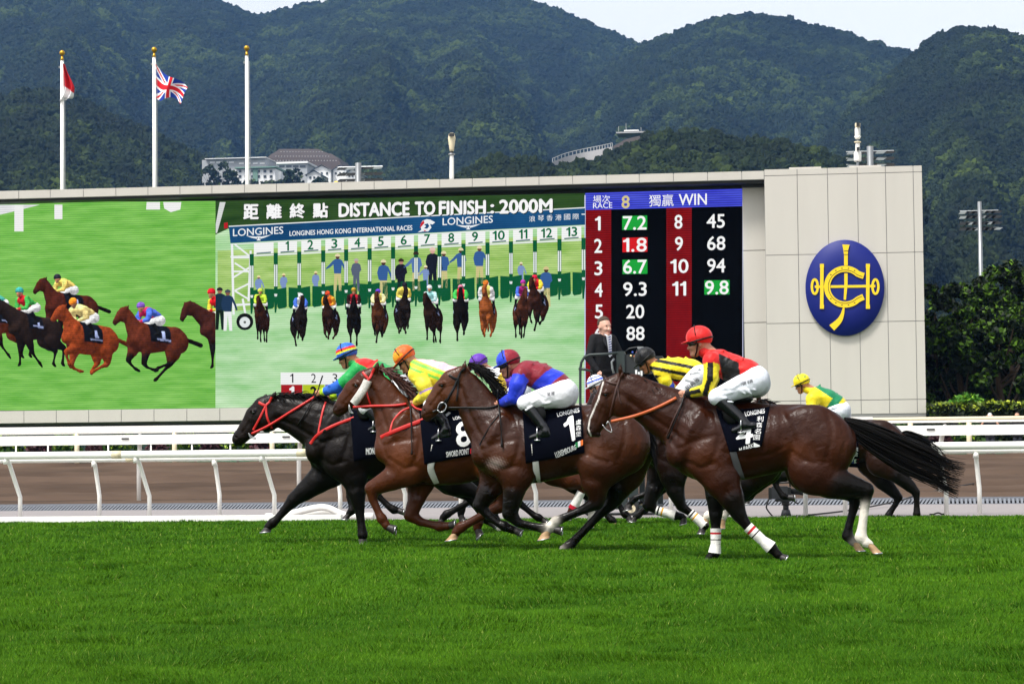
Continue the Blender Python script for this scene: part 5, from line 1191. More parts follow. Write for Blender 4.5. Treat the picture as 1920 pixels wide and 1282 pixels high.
def rider_geo(j):
    """all pieces of a rider as (name, V, F, colours, material, smooth)"""
    f = j['fr']; k = f.sc/160.0; vox = j.get('vox', .0105); skin = j.get('skin', SKIN); out = []
    hc = f.p(*j['cap']); fw, up = basis(*j['look'])
    hp, q = head_prims(hc, fw, up, skin)
    T = [(f.p(x, y), f.r(r)) for x, y, r in j['torso']]         # shoulders .. hips
    A = j['arm']; ao = j.get('arm_o', (.17, .235, .16, .075)); Lg = j['leg']; lo = (.13, .245, .265, .27, .265)
    fa = j.get('far_arm', (4, 3)); fl_ = j.get('far_leg', (5, 4))
    arms = {}; legs = {}
    for sg in (-1, 1):
        dx, dy = (0, 0) if sg < 0 else fa
        ww = np.linspace(.3, 1, len(A)) if sg > 0 else np.zeros(len(A))
        AA = j.get('arm2') if (sg > 0 and 'arm2' in j) else A
        arms[sg] = [(f.p(x+dx*ww[min(i, len(ww)-1)], y+dy*ww[min(i, len(ww)-1)], sg*ao[min(i, 3)]), f.r(r)) for i, (x, y, r) in enumerate(AA)]
        dx, dy = (0, 0) if sg < 0 else fl_
        legs[sg] = [(f.p(x+dx, y+dy, sg*lo[min(i, 4)]), f.r(r)) for i, (x, y, r) in enumerate(Lg)]
    # ---- body: one continuous skin
    neck = [Cone(q(-.03, -.06), T[0][0]+np.array([0, 0, .03]), .055, .062, 1, .03, skin)]
    thin = []
    for i in range(len(T)-1): thin.append(Cone(T[i][0], T[i+1][0], T[i][1]*.75, T[i+1][1]*.75, 1.15, .04, skin))
    for sg in (-1, 1):
        a = arms[sg]; thin.append(Cone(T[0][0]+np.array([0, .08*sg, 0]), a[0][0], .06, a[0][1]*.7, 1, .04, skin))
        for i in range(len(a)-1): thin.append(Cone(a[i][0], a[i+1][0], min(a[i][1]*.7, .05), .027 if i == len(a)-2 else min(a[i+1][1]*.7, .05), 1, .02, skin))
        d = a[-1][0]-a[-2][0]; thin += hand_prims(a[-1][0], np.array([d[0], d[1]*.3, d[2]]), up, sg, j.get('glove', skin), 1.0)
        l = legs[sg]
        thin.append(Cone(T[-1][0], l[0][0], T[-1][1]*.7, l[0][1]*.7, 1, .04, skin))
        for i in range(len(l)-1): thin.append(Cone(l[i][0], l[i+1][0], l[i][1]*.72, l[i+1][1]*.72, 1, .02, skin))
    F1 = Field(hp+neck+thin, vox); V, Fq = F1.mesh(1); out.append(('person', V, Fq, F1.colours(V, skin, .008), 'skin'))
    # ---- jacket
    wd = j.get('wide', 1.45); jp = []; tor_p = []
    for i in range(len(T)-1):
        e = T[i+1][0] if i < len(T)-2 else T[i][0]+(T[i+1][0]-T[i][0])*j.get('waist', .55)
        r2 = T[i+1][1] if i < len(T)-2 else T[i][1]*(1-j.get('waist', .55))+T[i+1][1]*j.get('waist', .55)
        tor_p.append(Cone(T[i][0], e, T[i][1], r2*1.02, wd, .04))
    # billows and creases of thin silk
    rng = np.random.default_rng(j.get('seed', 1))
    for i in range(16):
        t = rng.random(); a = T[0][0]*(1-t)+T[-2][0]*t; rr = T[0][1]*(1-t)+T[-2][1]*t; an = rng.uniform(-1.2, 2.0)
        c0 = a+np.array([0, -wd*rr*math.cos(an)*.95, rr*math.sin(an)*.93]); tor_p.append(Ell(c0, (.06, .02, .014), rng.uniform(-1, 1), .025))
    jp += tor_p; arm_p = []
    jp.append(Cone(T[0][0]+np.array([0, 0, .02]), q(-.035, -.115), .072, .062, 1.1, .03))
    for sg in (-1, 1):
        a = arms[sg]; jp.append(Cone(T[0][0]+np.array([.01, .05*sg, 0]), a[0][0], T[0][1]*.8, a[0][1]*1.05, 1, .03))
        for i in range(len(a)-1): arm_p.append(Cone(a[i][0], a[i+1][0], a[i][1], a[i+1][1], 1, .02))
        for i in range(7):
            t = rng.random()*(len(a)-1.2); i0 = int(t); v = t-i0; c0 = a[i0][0]*(1-v)+a[i0+1][0]*v; rr = a[i0][1]*(1-v)+a[i0+1][1]*v
            arm_p.append(Ell(c0+np.array([rng.normal(0, .3)*rr, -sg*-rr*.75, rng.normal(0, .3)*rr]), (.03, .014, .012), rng.uniform(-1.5, 1.5), .016))
    F2 = Field(jp+arm_p, vox*.9); V, Fq = F2.mesh(1)
    def near(pl): return np.min([p.d(V[:, 0], V[:, 1], V[:, 2]) for p in pl], 0)
    isarm = near([p for p in arm_p]) < near(jp)-.004
    px, py = f.px(V)
    # position along the nearer arm
    s_arm = np.zeros(len(V)); s_off = np.zeros(len(V)); best = np.full(len(V), 9.)
    for sg in (-1, 1):
        a = arms[sg]; n = len(a)-1
        for i in range(n):
            A0, A1 = a[i][0], a[i+1][0]; d = A1-A0; t = np.clip(((V-A0)@d)/(d@d), 0, 1); c0 = A0+t[:, None]*d; dist = np.linalg.norm(V-c0, axis=1)-a[i][1]
            m = dist < best; best[m] = dist[m]; s_arm[m] = ((i+t)/n)[m]
            nn = np.array([-d[2], 0, d[0]]); nn /= np.linalg.norm(nn); s_off[m] = (((V-c0)@nn)/a[i][1])[m]
    tx = T[-1][0]-T[0][0]; tt = ((V-T[0][0])@tx)/(tx@tx); nn = np.array([-tx[2], 0, tx[0]]); nn /= np.linalg.norm(nn)
    tv = ((V-T[0][0])@nn)/T[0][1]
    if tx[0] > 0 and nn[2] < 0: tv = -tv
    cols = j['silk'](px, py, isarm, s_arm, s_off, tt, tv, V)
    out.append(('silk_jacket', V, Fq, cols, 'silk'))
    # ---- breeches
    bp = [Cone(T[-2][0]+(T[-1][0]-T[-2][0])*(j.get('waist', .55)-.12), T[-1][0], T[-1][1]*.93, T[-1][1], 1.25, .03)]
    bt = {}
    for sg in (-1, 1):
        l = legs[sg]; bp.append(Cone(T[-1][0]+np.array([0, sg*.07, 0]), l[0][0], T[-1][1]*.95, l[0][1], 1, .04))
        bp.append(Cone(l[0][0], l[1][0], l[0][1], l[1][1], .95, .03)); bp.append(Cone(l[1][0], l[1][0]+(l[2][0]-l[1][0])*.25, l[1][1]*.98, l[2][1]*1.15, 1, .02))
        for i in range(13):
            t = rng.random()*.95; c0 = l[0][0]*(1-t)+l[1][0]*t; rr = l[0][1]*(1-t)+l[1][1]*t
            bp.append(Ell(c0+np.array([0, sg*rr*.85, rng.normal(0, .4)*rr]), (.06, .016, .012), rng.uniform(-.9, .9), .014))
    F3 = Field(bp, vox); V, Fq = F3.mesh(1); F3.front(); j['bfield'] = F3
    bc = np.tile(np.array(j.get('breech', lin('#e6e6ea'))), (len(V), 1)); out.append(('breeches', V, Fq, bc, 'cloth_attr'))
    # ---- boots
    for sg in (-1, 1):
        l = legs[sg]; k0 = l[1][0]+(l[2][0]-l[1][0])*.12
        b_ = [Cone(k0, l[2][0], l[1][1]*.93, l[2][1]*1.02, .92, .02), Cone(l[2][0], l[3][0], l[2][1], l[3][1], .95, .015)]
        an = l[3][0]; toe = f.p(j['toe'][0]+(0 if sg < 0 else fl_[0]), j['toe'][1]+(0 if sg < 0 else fl_[1]), sg*.25); hl = f.p(j['heel'][0]+(0 if sg < 0 else fl_[0]), j['heel'][1]+(0 if sg < 0 else fl_[1]), sg*.27)
        b_ += [Cone(an, hl, l[3][1]*.95, .030, .9, .02), Cone(hl, toe, .032, .026, 1.1, .02), Cone(an, toe, l[3][1]*.8, .026, 1.1, .02)]
        Fb = Field(b_, vox); V, Fq = Fb.mesh(1); px, py = f.px(V)
        bcol = np.tile(np.array([.006, .006, .008]), (len(V), 1)); 
        # stirrup iron under the foot
        out.append(('boot', V, Fq, bcol, 'boot'))
        mid = toe*.62+hl*.38; mb = MB(); R = .065
        pts = [mid+np.array([0, R*math.sin(a)*.9, -.028+max(0, R*1.9*(1-abs(a)/2.0))*0 + (R*1.35)*(1-math.cos(a)) if False else -.03+R*(1+math.cos(a))*1.0]) for a in np.linspace(-2.6, 2.6, 15)]
        mb.tube(pts, .007, 6); mb.box(mid+np.array([-.03, -.05, -.046]), mid+np.array([.03, .05, -.032]))
        out.append(('stirrup', np.array(mb.V), mb.F, None, 'steel'))
        top = l[1][0]+np.array([.03, 0, -.02]); mb = MB(); mb.tube([mid+np.array([0, 0, R*2-.03]), top*.5+mid*.5+np.array([0, sg*.03, 0]), top], .008, 6); out.append(('stirrup_strap', np.array(mb.V), mb.F, None, 'black_leather'))
    # ---- helmet with peak, goggles, chin strap
    hc2 = q(-.005, .022); M3 = np.array([fw, [0, 1.0, 0], up])
    cutp = q(0, -.032); cn = (up*1.0+fw*-.10); cn /= np.linalg.norm(cn)
    def cut(X, Y, Z): return -((X-cutp[0])*cn[0]+(Y-cutp[1])*cn[1]+(Z-cutp[2])*cn[2])
    F4 = Field([Ell(hc2, (.130, .112, .116), 0, .02, None, False, M3)], vox*.8, cut=cut); V, Fq = F4.mesh(1)
    L = (V-hc2)@M3.T; hcol = j['capcol'](L[:, 0]/.13, L[:, 1]/.112, L[:, 2]/.116); out.append(('helmet', V, Fq, hcol, 'silk'))
    th = .16; fp = fw*math.cos(th)-up*math.sin(th); upp = up*math.cos(th)+fw*math.sin(th)
    F5 = Field([Ell(q(.115, -.008), (.068, .080, .009), 0, .01, None, False, np.array([fp, [0, 1.0, 0], upp]))], vox*.7); V, Fq = F5.mesh(1)
    pk = j.get('peak', None); out.append(('helmet_peak', V, Fq, np.tile(np.array(pk if pk is not None else hcol.mean(0)), (len(V), 1)), 'silk'))
    F6 = Field([Ell(q(.082, -.035, -.032), (.024, .034, .024), 0, .02, None, False, M3), Ell(q(.082, -.035, .032), (.024, .034, .024), 0, .02, None, False, M3), Ell(q(.05, -.035, -.07), (.03, .012, .018), 0, .02, None, False, M3), Ell(q(.05, -.035, .07), (.03, .012, .018), 0, .02, None, False, M3)], vox*.8)
    V, Fq = F6.mesh(1); out.append(('goggles', V, Fq, None, 'goggle'))
    mb = MB(); ring = [q(.134*math.cos(a), -.008-.022*math.cos(a), .116*math.sin(a)) for a in np.linspace(.6, 2*math.pi-.6, 22)]; mb.tube(ring, .0075, 6)
    for y in (-1, 1): mb.tube([q(.02, .0, .104*y), q(.015, -.05, .086*y), q(.03, -.11, .06*y), q(.055, -.158, .02*y)], .0075, 6)
    arc = [q(.02+.01*math.cos(a), .022+.121*math.cos(a), .116*math.sin(a)) for a in np.linspace(-1.4, 1.4, 14)]; 
    if j.get('over_strap', True): mb.tube(arc, .005, 5)
    out.append(('helmet_strap', np.array(mb.V), mb.F, None, 'black_leather'))
    j['q'] = q; j['arms'] = arms
    return out
def rider(j):
    f = j['fr']; geo = rider_geo(j); o = None
    for nm, V, F_, c, mn in geo:
        if nm == 'person':
            base = j['sit']; o = mk('person', V+f.off, F_, M[mn], None, True, c, loc=np.array([f.p(*base)[0], f.Y, f.p(*base)[2]])); tag(o, j['label'], 'jockey', 'jockeys riding in the race')
        else:
            p = mk(nm, V+f.off, F_, M[mn], o, mn not in ('x',), c)
            if nm == 'breeches': br = p
    for (t, quad) in j.get('writing', []):
        p2, ft = text_px(t, quad, .004, True); oo = np.zeros(len(p2))-.2
        for _ in range(4):
            d = ray(p2[:, 0], p2[:, 1]); tt = (f.Y+oo-CAM[1])/d[:, 1]; qq = CAM+d*tt[:, None]-f.off; oo = j['bfield'].ysurf(qq[:, 0], qq[:, 2], -.2)
        qq[:, 1] = oo-.006; mk('print', qq+f.off, ft, M['ink'], br)
    return o
def Yat(px, py, s): return float((CAM+ray(px, py)*(F_PX/s))[1])
def frame(cx, s):
    f = Frame(Yat(cx, 850, s)); f.sc = s; return f
M = MH
M.update(
 hoof_pale=mat('hoof_pale', lin('#a98862'), .55, .25, 30), hoof_dark=mat('hoof_dark', lin('#26211f'), .5, .25, 30),
 steel=mat('steel', (.55, .55, .56), .28, .05, metal=1.0), cloth_attr=mat('cloth_attr', rough=.85, var=.07, scale=35, attr=True, bump=.6, bscale=17, spec=.25),
 silk=mat('silk', rough=.5, var=.08, scale=14, attr=True, bump=1.0, bscale=11, spec=.3, sheen=.1), skin=mat('skin', rough=.5, var=.10, scale=25, attr=True, spec=.4),
 eye=mat('eye', (.004, .003, .003), .08, spec=.7), hair_black=mat('hair_black', (.004, .0034, .003), .5, .3, 40, spec=.12), hair_chestnut=mat('hair_chestnut', lin('#4a2214'), .45, .4, 40),
 navy_cloth=mat('navy_cloth', (.002, .0026, .0065), .9, .2, 20, spec=.04, bump=.15, bscale=140), black_leather=mat('black_leather', (.005, .005, .005), .4, .2, 30, bump=.1, spec=.25),
 boot=mat('boot', rough=.25, var=.1, scale=30, attr=True, spec=.6), goggle=mat('goggle', (.012, .012, .010), .15, spec=.6), ink=mat('ink', (.02, .02, .025), .8),
 red_strap=mat('red_strap', lin('#c3201c'), .45, .15, 40), orange_leather=mat('orange_leather', lin('#b9582a'), .55, .18, 30), brown_leather=mat('brown_leather', lin('#3a1d14'), .45, .2, 30),
 white_print=mat('white_print', (.82, .82, .82), .8, .04, 30), white_web=mat('white_web', lin('#d8d6d0'), .8, .12, 40, bump=.2), sheepskin=mat('sheepskin', lin('#e6e2da'), .95, .15, 60, bump=1.0, bscale=120),
 print_green=mat('print_green', lin('#0f8a4a'), .8, .04), print_orange=mat('print_orange', lin('#e8722a'), .8, .04), print_red=mat('print_red', lin('#c3142a'), .8, .04), print_blue=mat('print_blue', lin('#1b2f86'), .8, .04), grey_print=mat('grey_print', lin('#6f665f'), .8, .1))
def coat(name, rough=.38, c=.25):
    m = mat(name, rough=rough+.08, var=.34, scale=6, attr=True, bump=.16, bscale=60, spec=.13, coat=c*.35)
    if 'rough_tex' not in m: 
        N = m.node_tree.nodes; L = m.node_tree.links; tc = N.new('ShaderNodeTexCoord'); nz = N.new('ShaderNodeTexNoise'); nz.inputs['Scale'].default_value = 7; nz.inputs['Detail'].default_value = 6; L.new(tc.outputs['Object'], nz.inputs['Vector'])
        mr = N.new('ShaderNodeMapRange'); mr.inputs['From Min'].default_value = .3; mr.inputs['From Max'].default_value = .7; mr.inputs['To Min'].default_value = rough-.12; mr.inputs['To Max'].default_value = rough+.20; L.new(nz.outputs['Fac'], mr.inputs['Value']); L.new(mr.outputs[0], N['Principled BSDF'].inputs['Roughness']); m['rough_tex'] = 1
        n2 = N.new('ShaderNodeTexNoise'); n2.inputs['Scale'].default_value = 8.5; n2.inputs['Detail'].default_value = 3.5; n2.inputs['Distortion'].default_value = .6; L.new(tc.outputs['Object'], n2.inputs['Vector'])
        b0 = [x for x in N if x.type == 'BUMP'][0]; b2 = N.new('ShaderNodeBump'); b2.inputs['Strength'].default_value = .42; b2.inputs['Distance'].default_value = .035; L.new(n2.outputs['Fac'], b2.inputs['Height']); L.new(b0.outputs[0], b2.inputs['Normal']); L.new(b2.outputs[0], N['Principled BSDF'].inputs['Normal']); L.new(b2.outputs[0], N['Principled BSDF'].inputs['Coat Normal']); N['Principled BSDF'].inputs['Coat Roughness'].default_value = .16
    return m
BAY = lin('#40200f'); BAYD = lin('#2e1710'); CHEST = lin('#5f2c15'); BLK = lin('#15100e'); BROWN = lin('#3a2016')
# ---------------- traced in photo pixels
hA = dict(tan=True, fr=frame(1350, 195), coat=lin('#2f150a'), face=lin('#351b0e'), mat=coat('coat_dark_bay'), seed=1, vox=.0125,
 label='nearest dark bay racehorse, thin white blaze, red-ringed white foreleg bandages',
 torso=[(1254,812,858),(1268,782,882),(1300,754,900),(1340,747,903),(1390,752,900),(1440,757,890),(1480,758,880),(1510,757,880),(1550,764,885),(1580,778,878),(1602,812,850)],
 neck=[(1298,800,58),(1268,782,50),(1240,768,44),(1212,752,38),(1186,736,33),(1172,728,28)],
 head=[(1163,716,18),(1148,733,26),(1134,758,24),(1122,784,19),(1114,800,14.5),(1112,806,13.5)], cheek=(1166,752,31), lip=(1121,815), nostril=(1108,804), eye=(1135,739), muzzle=lin('#1d1210'),
 ears=[((1166,704),(1163,693),(1164,680)),((1140,716),(1135,709),(1130,702))],
 legs=[dict(near=True, pts=[(1332,862,44),(1352,898,33),(1371,932,23),(1386,965,14.5),(1402,987,10.5),(1430,1013,10),(1446,1026,12),(1458,1039,8.5),(1464,1044,8)], toe=(1470,1056), heel=(1477,1040), dark=2, band=(4,6,[(.12,.2,lin('#c0202a')),(.3,.36,lin('#151515'))]), bspan=(0,1)),
       dict(near=False, pts=[(1345,868,40),(1344,895,27),(1342,928,19),(1342,962,13.5),(1342,990,10.5),(1342,1020,10),(1340,1036,11.5),(1333,1043,8.5),(1329,1046,8)], toe=(1314,1055), heel=(1334,1056), dark=1, band=(4,6,[(.14,.24,lin('#c0202a')),(.42,.47,lin('#151515'))]), bspan=(0,1)),
       dict(near=True, hind=True, pts=[(1540,835,62),(1526,880,46),(1568,905,29),(1606,914,19),(1624,918,15.5),(1622,945,11),(1617,985,10.5),(1614,1006,12.5),(1624,1017,9.5),(1630,1020,9)], toe=(1654,1036), heel=(1636,1037), dark=2, sock=5, pale=True),
       dict(near=False, hind=True, pts=[(1536,835,55),(1516,880,42),(1556,908,26),(1592,922,16),(1606,928,14.5),(1600,955,10),(1592,985,9.5),(1589,1004,11.5),(1600,1015,9),(1604,1018,8.5)], toe=(1622,1032), heel=(1604,1032), dark=2, pale=True, sock=8)],
 blaze=[(1131,716),(1122,748),(1106,785),(1103,803),(1108,818)], blaze_w=1.7,
 mane=([(1168,700),(1195,708),(1228,726),(1258,744),(1285,752)], (1, .45), 22, 420), mane_o=.03, mane_g=.3,
 tail=([(1583,783),(1616,788),(1660,803),(1702,822),(1742,838),(1778,860),(1812,866)], [(1592,812),(1626,842),(1664,868),(1706,890),(1744,906),(1776,922),(1796,930)], 620),
 cloth=[(1342,765),(1444,759),(1428,836),(1368,848)],
 prints=[('LONGINES', [(1396,772),(1434,766),(1434,774),(1398,780)], 'white_print', .02), ('4', [(1383,800),(1413,794),(1410,830),(1380,834)], 'white_print', .03), ('M PARK', [(1386,840),(1412,831),(1413,838),(1387,848)], 'white_print', .02), ('#', [(1413,829),(1424,834),(1426,838),(1413,838)], 'white_print', 0)]+
        [(ch, [(1420-2.2*i,780+11.5*i),(1432-2.2*i,780+11.5*i),(1431-2.2*i,790+11.5*i),(1419-2.2*i,790+11.5*i)], 'white_print', .01) for i, ch in enumerate('利森名園')],
 saddle=(1376,752,36),
 straps=[('bridle', [(1168,699),(1160,716),(1153,739),(1148,762),(1143,782)], 4.2, 'brown_leather', True), ('browband', [(1136,714),(1147,718),(1157,720)], 5, 'brown_leather', True), ('throat_lash', [(1158,722),(1160,742),(1164,756)], 2.6, 'brown_leather', True),
         ('martingale', [(1280,752),(1266,780),(1250,818)], 3.2, 'brown_leather', False), ('girth', [(1374,846),(1382,872),(1390,898)], 13, 'grey_band', True)],
 tubes=[('rein', [(1146,790),(1192,779),(1232,764),(1268,746)], 7, 'orange_leather', .085, .06), ('bit', [(1130,796),(1136,804),(1147,810),(1144,797),(1140,790),(1137,795)], 2.2, 'steel', .07, .08)])
M['grey_band'] = mat('grey_band', lin('#4a4a4c'), .7, .15, 30)
hB = dict(tan=True, fr=frame(1050, 178), coat=lin('#33190d'), face=lin('#4a2815'), mat=coat('coat_bay_wet', .30, .45), seed=2, vox=.0125,
 label='sweating bay racehorse wearing saddle cloth number 1, head held high with black bridle',
 torso=[(890,815,856),(903,782,885),(930,762,900),(965,757,906),(1005,760,906),(1050,760,896),(1090,759,887),(1120,758,880),(1160,763,880),(1195,780,875),(1216,808,845)],
 neck=[(936,812,54),(914,790,44),(897,764,36),(886,742,30),(876,722,25)],
 head=[(866,702,17),(848,716,23),(834,735,24),(818,754,19),(806,769,14.5),(801,776,12.5)], cheek=(850,742,27), lip=(802,786), nostril=(796,769), eye=(828,722), muzzle=lin('#2b1811'),
 ears=[((868,694),(871,686),(873,674)),((878,694),(880,688),(882,680))],
 legs=[dict(near=True, pts=[(955,858,46),(968,890,31),(964,918,21),(956,962,15.5),(972,980,10),(1002,987,9.5),(1020,990,11),(1034,990,8.5),(1040,992,8)], toe=(1052,1004), heel=(1054,986), dark=2),
       dict(near=False, pts=[(935,860,42),(928,898,28),(914,922,20),(900,946,14.5),(912,962,10.5),(934,980,9.5),(946,986,11),(960,992,8.5),(966,994,8)], toe=(974,1006), heel=(980,992), dark=2),
       dict(near=True, hind=True, pts=[(1160,835,58),(1128,868,44),(1116,905,26),(1120,928,17),(1118,942,14.5),(1094,955,10.5),(1058,970,10),(1042,977,11),(1033,986,10),(1026,994,10)], toe=(1007,1013), heel=(1031,1008), dark=3, sock=7, pale=True),
       dict(near=False, hind=True, pts=[(1175,835,55),(1168,880,42),(1158,912,26),(1152,932,17),(1144,944,14.5),(1122,966,10.5),(1082,1008,10),(1066,1024,11.5),(1058,1029,9),(1056,1030,9)], toe=(1036,1045), heel=(1060,1043), dark=2, sock=8, pale=True)],
 mane=([(880,682),(900,692),(916,714),(928,738),(936,752)], (1, .5), 34, 520), mane_o=-.02,
 tail=([(1198,785),(1215,795),(1228,815),(1236,850)], [(1208,815),(1218,840),(1226,870),(1230,900)], 160),
 marks=[(930,868,(24,15),lin('#b9aca4'),.5),(1002,838,(9,15),lin('#b9aca4'),.5),(915,772,(22,10),lin('#a09490'),.45),(985,815,(7,22),lin('#a09490'),.4)],
 cloth=[(980,768),(1090,757),(1096,848),(986,868)],
 prints=[('LONGINES', [(1044,774),(1086,764),(1087,772),(1046,781)], 'white_print', .02), ('1', [(1056,788),(1074,779),(1078,824),(1068,829)], 'white_print', .03), ('LUXEMBOURG', [(1040,848),(1080,833),(1081,842),(1044,859)], 'white_print', .02)]+
        [(ch, [(1080,787+11*i),(1090,785.5+11*i),(1090,795+11*i),(1080,796.5+11*i)], 'white_print', .01) for i, ch in enumerate('盧森堡')]+
        [('#', [(1079+4.8*i,830-2.2*i),(1083.8+4.8*i,828-2.2*i),(1084.2+4.8*i,838-2.2*i),(1079.4+4.8*i,840.5-2.2*i)], mm, 0) for i, mm in enumerate(('print_green','white_print','print_orange'))],
 saddle=(1018,753,34),
 straps=[('bridle', [(872,690),(863,700),(852,725),(843,742),(834,760)], 4.5, 'black_leather', True), ('browband', [(842,703),(852,709),(861,711)], 4.5, 'black_leather', True), ('throat_lash', [(860,712),(858,736),(856,752)], 3, 'black_leather', True), ('noseband', [(812,772),(822,766),(838,748)], 4, 'black_leather', True),
         ('martingale', [(936,776),(918,800),(899,834)], 2.5, 'black_leather', False), ('girth', [(1001,832),(1004,862),(1008,904)], 12, 'white_web', True)],
 tubes=[('rein', [(840,764),(880,764),(918,764),(938,757)], 4, 'black_leather', .08, .06), ('bit', [(820,768),(824,757),(831,754),(837,760),(834,769),(826,773),(820,768)], 2.4, 'steel', .07, .07)])
hC = dict(tan=True, fr=frame(860, 171), coat=lin('#45220f'), points=lin('#4a2210'), face=lin('#41200e'), mat=coat('coat_chestnut', .36, .3), seed=3, vox=.0125,
 label='chestnut racehorse with red bridle and fluffy white cheek roll, saddle cloth number 8',
 torso=[(709,812,850),(720,778,872),(745,759,893),(780,753,907),(820,756,909),(860,757,908),(900,757,900),(940,758,890),(980,765,880),(1005,785,868),(1018,808,845)],
 neck=[(766,812,50),(745,786,40),(730,760,31),(719,738,26),(708,722,22)],
 head=[(701,704,17),(686,717,24),(668,734,24),(651,750,18),(640,763,13.5),(635,768,12)], cheek=(686,740,27), lip=(636,776), nostril=(630,763), eye=(667,722), muzzle=lin('#1e1614'),
 ears=[((703,695),(707,687),(709,674)),((713,694),(716,688),(718,678))],
 legs=[dict(near=True, pts=[(765,858,44),(766,880,31),(735,897,22),(698,915,15),(699,936,10),(711,963,9.5),(716,972,11),(724,984,8.5),(727,988,8)], toe=(740,1003), heel=(742,984), dark=9),
       dict(near=False, pts=[(785,870,40),(789,902,26),(781,935,16),(770,965,14),(789,978,10),(815,984,9.5),(824,986,11),(838,986,8.5),(843,985,8)], toe=(854,992), heel=(852,974), dark=9),
       dict(near=True, hind=True, pts=[(960,835,55),(935,872,42),(945,910,26),(950,932,17),(945,946,14.5),(915,960,10.5),(876,982,10),(864,988,11.5),(856,996,9),(854,999,9)], toe=(834,1014), heel=(858,1010), dark=9, pale=True),
       dict(near=False, hind=True, pts=[(965,835,55),(935,880,40),(930,910,24),(934,930,16),(926,944,13),(910,958,10),(899,972,9.5),(896,980,11),(895,988,8.5),(895,991,8.5)], toe=(893,1012), heel=(906,998), dark=9)],
 mane=([(714,690),(738,708),(757,726),(768,742)], (1, .35), 30, 420), hairmat=M['hair_chestnut'], mane_o=-.01,
 tail=([(998,785),(1015,790),(1030,810),(1040,850)], [(1008,815),(1018,840),(1026,870),(1030,890)], 120),
 cloth=[(786,766),(896,757),(898,850),(796,870)],
 prints=[('LONGINES', [(849,782),(886,774),(887,782),(851,787)], 'white_print', .02), ('8', [(855,793),(882,788),(884,834),(858,838)], 'white_print', .03), ('SWORD POINT', [(837,847),(880,840),(880,851),(838,857)], 'white_print', .02), ('#', [(882,841),(893,839.5),(893,849),(882,850.5)], 'print_red', 0), ('*', [(885,842.5),(890,842),(890,847),(885,847.5)], 'white_print', .02), ('#', [(829,782),(842,772),(846,774),(832,786)], 'white_print', 0)],
 saddle=(822,752,34),
 straps=[('bridle', [(702,690),(695,706),(690,712)], 5, 'red_strap', True), ('browband', [(680,697),(686,705),(692,711)], 5, 'red_strap', True), ('throat_lash', [(690,712),(688,735),(695,758)], 3.6, 'red_strap', True),
         ('breastplate', [(714,820),(740,808),(768,797),(794,787)], 8, 'red_strap', True), ('breastplate_strap', [(731,812),(737,790),(752,772),(768,764)], 4, 'red_strap', True), ('girth', [(815,834),(811,860),(808,880),(820,906)], 13, 'white_web', True), ('cheek_roll', [(690,713),(683,728),(672,745),(663,757)], 17, 'sheepskin', True)],
 tubes=[('rein', [(662,763),(700,761),(740,760),(762,757)], 5.5, 'red_strap', .08, .06), ('rein_end', [(772,758),(780,765),(793,769)], 4, 'red_strap', .1, .2), ('bit', [(655,760),(658,770),(663,775),(656,772),(654,764),(655,758)], 2.2, 'steel', .07, .07)])
hD = dict(fr=frame(720, 160), coat=lin('#0f0805'), face=lin('#150c08'), mat=coat('coat_black', .42, .12), seed=4, vox=.0125,
 label='black racehorse in the lead, neck stretched out low, red bridle and red breastplate',
 torso=[(580,812,852),(589,785,874),(612,762,889),(640,752,897),(680,752,897),(720,755,895),(760,757,890),(800,757,883),(830,761,876),(858,776,864),(874,802,845)],
 neck=[(622,806,50),(596,795,46),(570,785,38),(545,777,31),(522,771,28)],
 head=[(508,755,16),(496,766,23),(483,782,24),(466,803,18),(452,818,14),(447,823,12.5)], cheek=(501,783,27), lip=(450,831), nostril=(443,819), eye=(475,773), muzzle=lin('#120d0c'),
 ears=[((511,748),(514,741),(519,731)),((500,750),(498,744),(500,738))],
 legs=[dict(near=False, pts=[(622,858,42),(620,882,31),(596,901,24),(572,920,18),(551,936,14),(533,957,10),(518,974,9.5),(511,980,10.5),(504,986,8.5),(502,988,8)], toe=(487,998), heel=(508,996), dark=1),
       dict(near=True, pts=[(650,860,44),(663,892,25),(669,922,17),(673,948,13.5),(676,972,10),(679,994,9.5),(680,1002,10.5),(680,1009,8.5)], toe=(671,1018), heel=(690,1018), dark=1),
       dict(near=True, hind=True, pts=[(825,835,52),(828,872,38),(852,905,24),(880,918,15),(890,922,13.5),(900,940,9.5),(915,962,9),(920,970,10),(928,976,8)], toe=(938,990), heel=(942,978), dark=1),
       dict(near=False, hind=True, pts=[(825,835,50),(820,872,36),(842,905,22),(868,922,14),(878,928,12.5),(890,945,9.5),(905,964,9),(910,972,10),(918,978,8)], toe=(928,992), heel=(932,980), dark=1)],
 mane=([(514,745),(540,742),(570,741),(600,744)], (1, -.12), 20, 380), mane_o=.0, mane_g=.5,
 cloth=[(656,762),(745,756),(745,850),(664,864)],
 prints=[('MONEY C', [(687,840),(717,838),(717,850),(687,852)], 'white_print', .03)],
 saddle=(694,752,32),
 straps=[('bridle', [(510,744),(505,754),(499,760),(488,782),(475,806)], 4.5, 'red_strap', True), ('browband', [(485,754),(492,758),(500,761)], 5.5, 'red_strap', True), ('throat_lash', [(499,762),(501,782),(510,803)], 4.5, 'red_strap', True),
         ('breastplate', [(582,832),(597,814),(625,798),(664,783)], 6, 'red_strap', True), ('breastplate_strap', [(597,812),(601,790),(606,768),(611,753)], 4, 'red_strap', True)],
 tubes=[('rein', [(472,813),(505,797),(545,772),(590,744)], 5.5, 'red_strap', .08, .06), ('bit', [(466,812),(470,820),(480,822),(472,818),(466,812)], 2.4, 'steel', .07, .07)])
hB['prints'] = hB['prints']
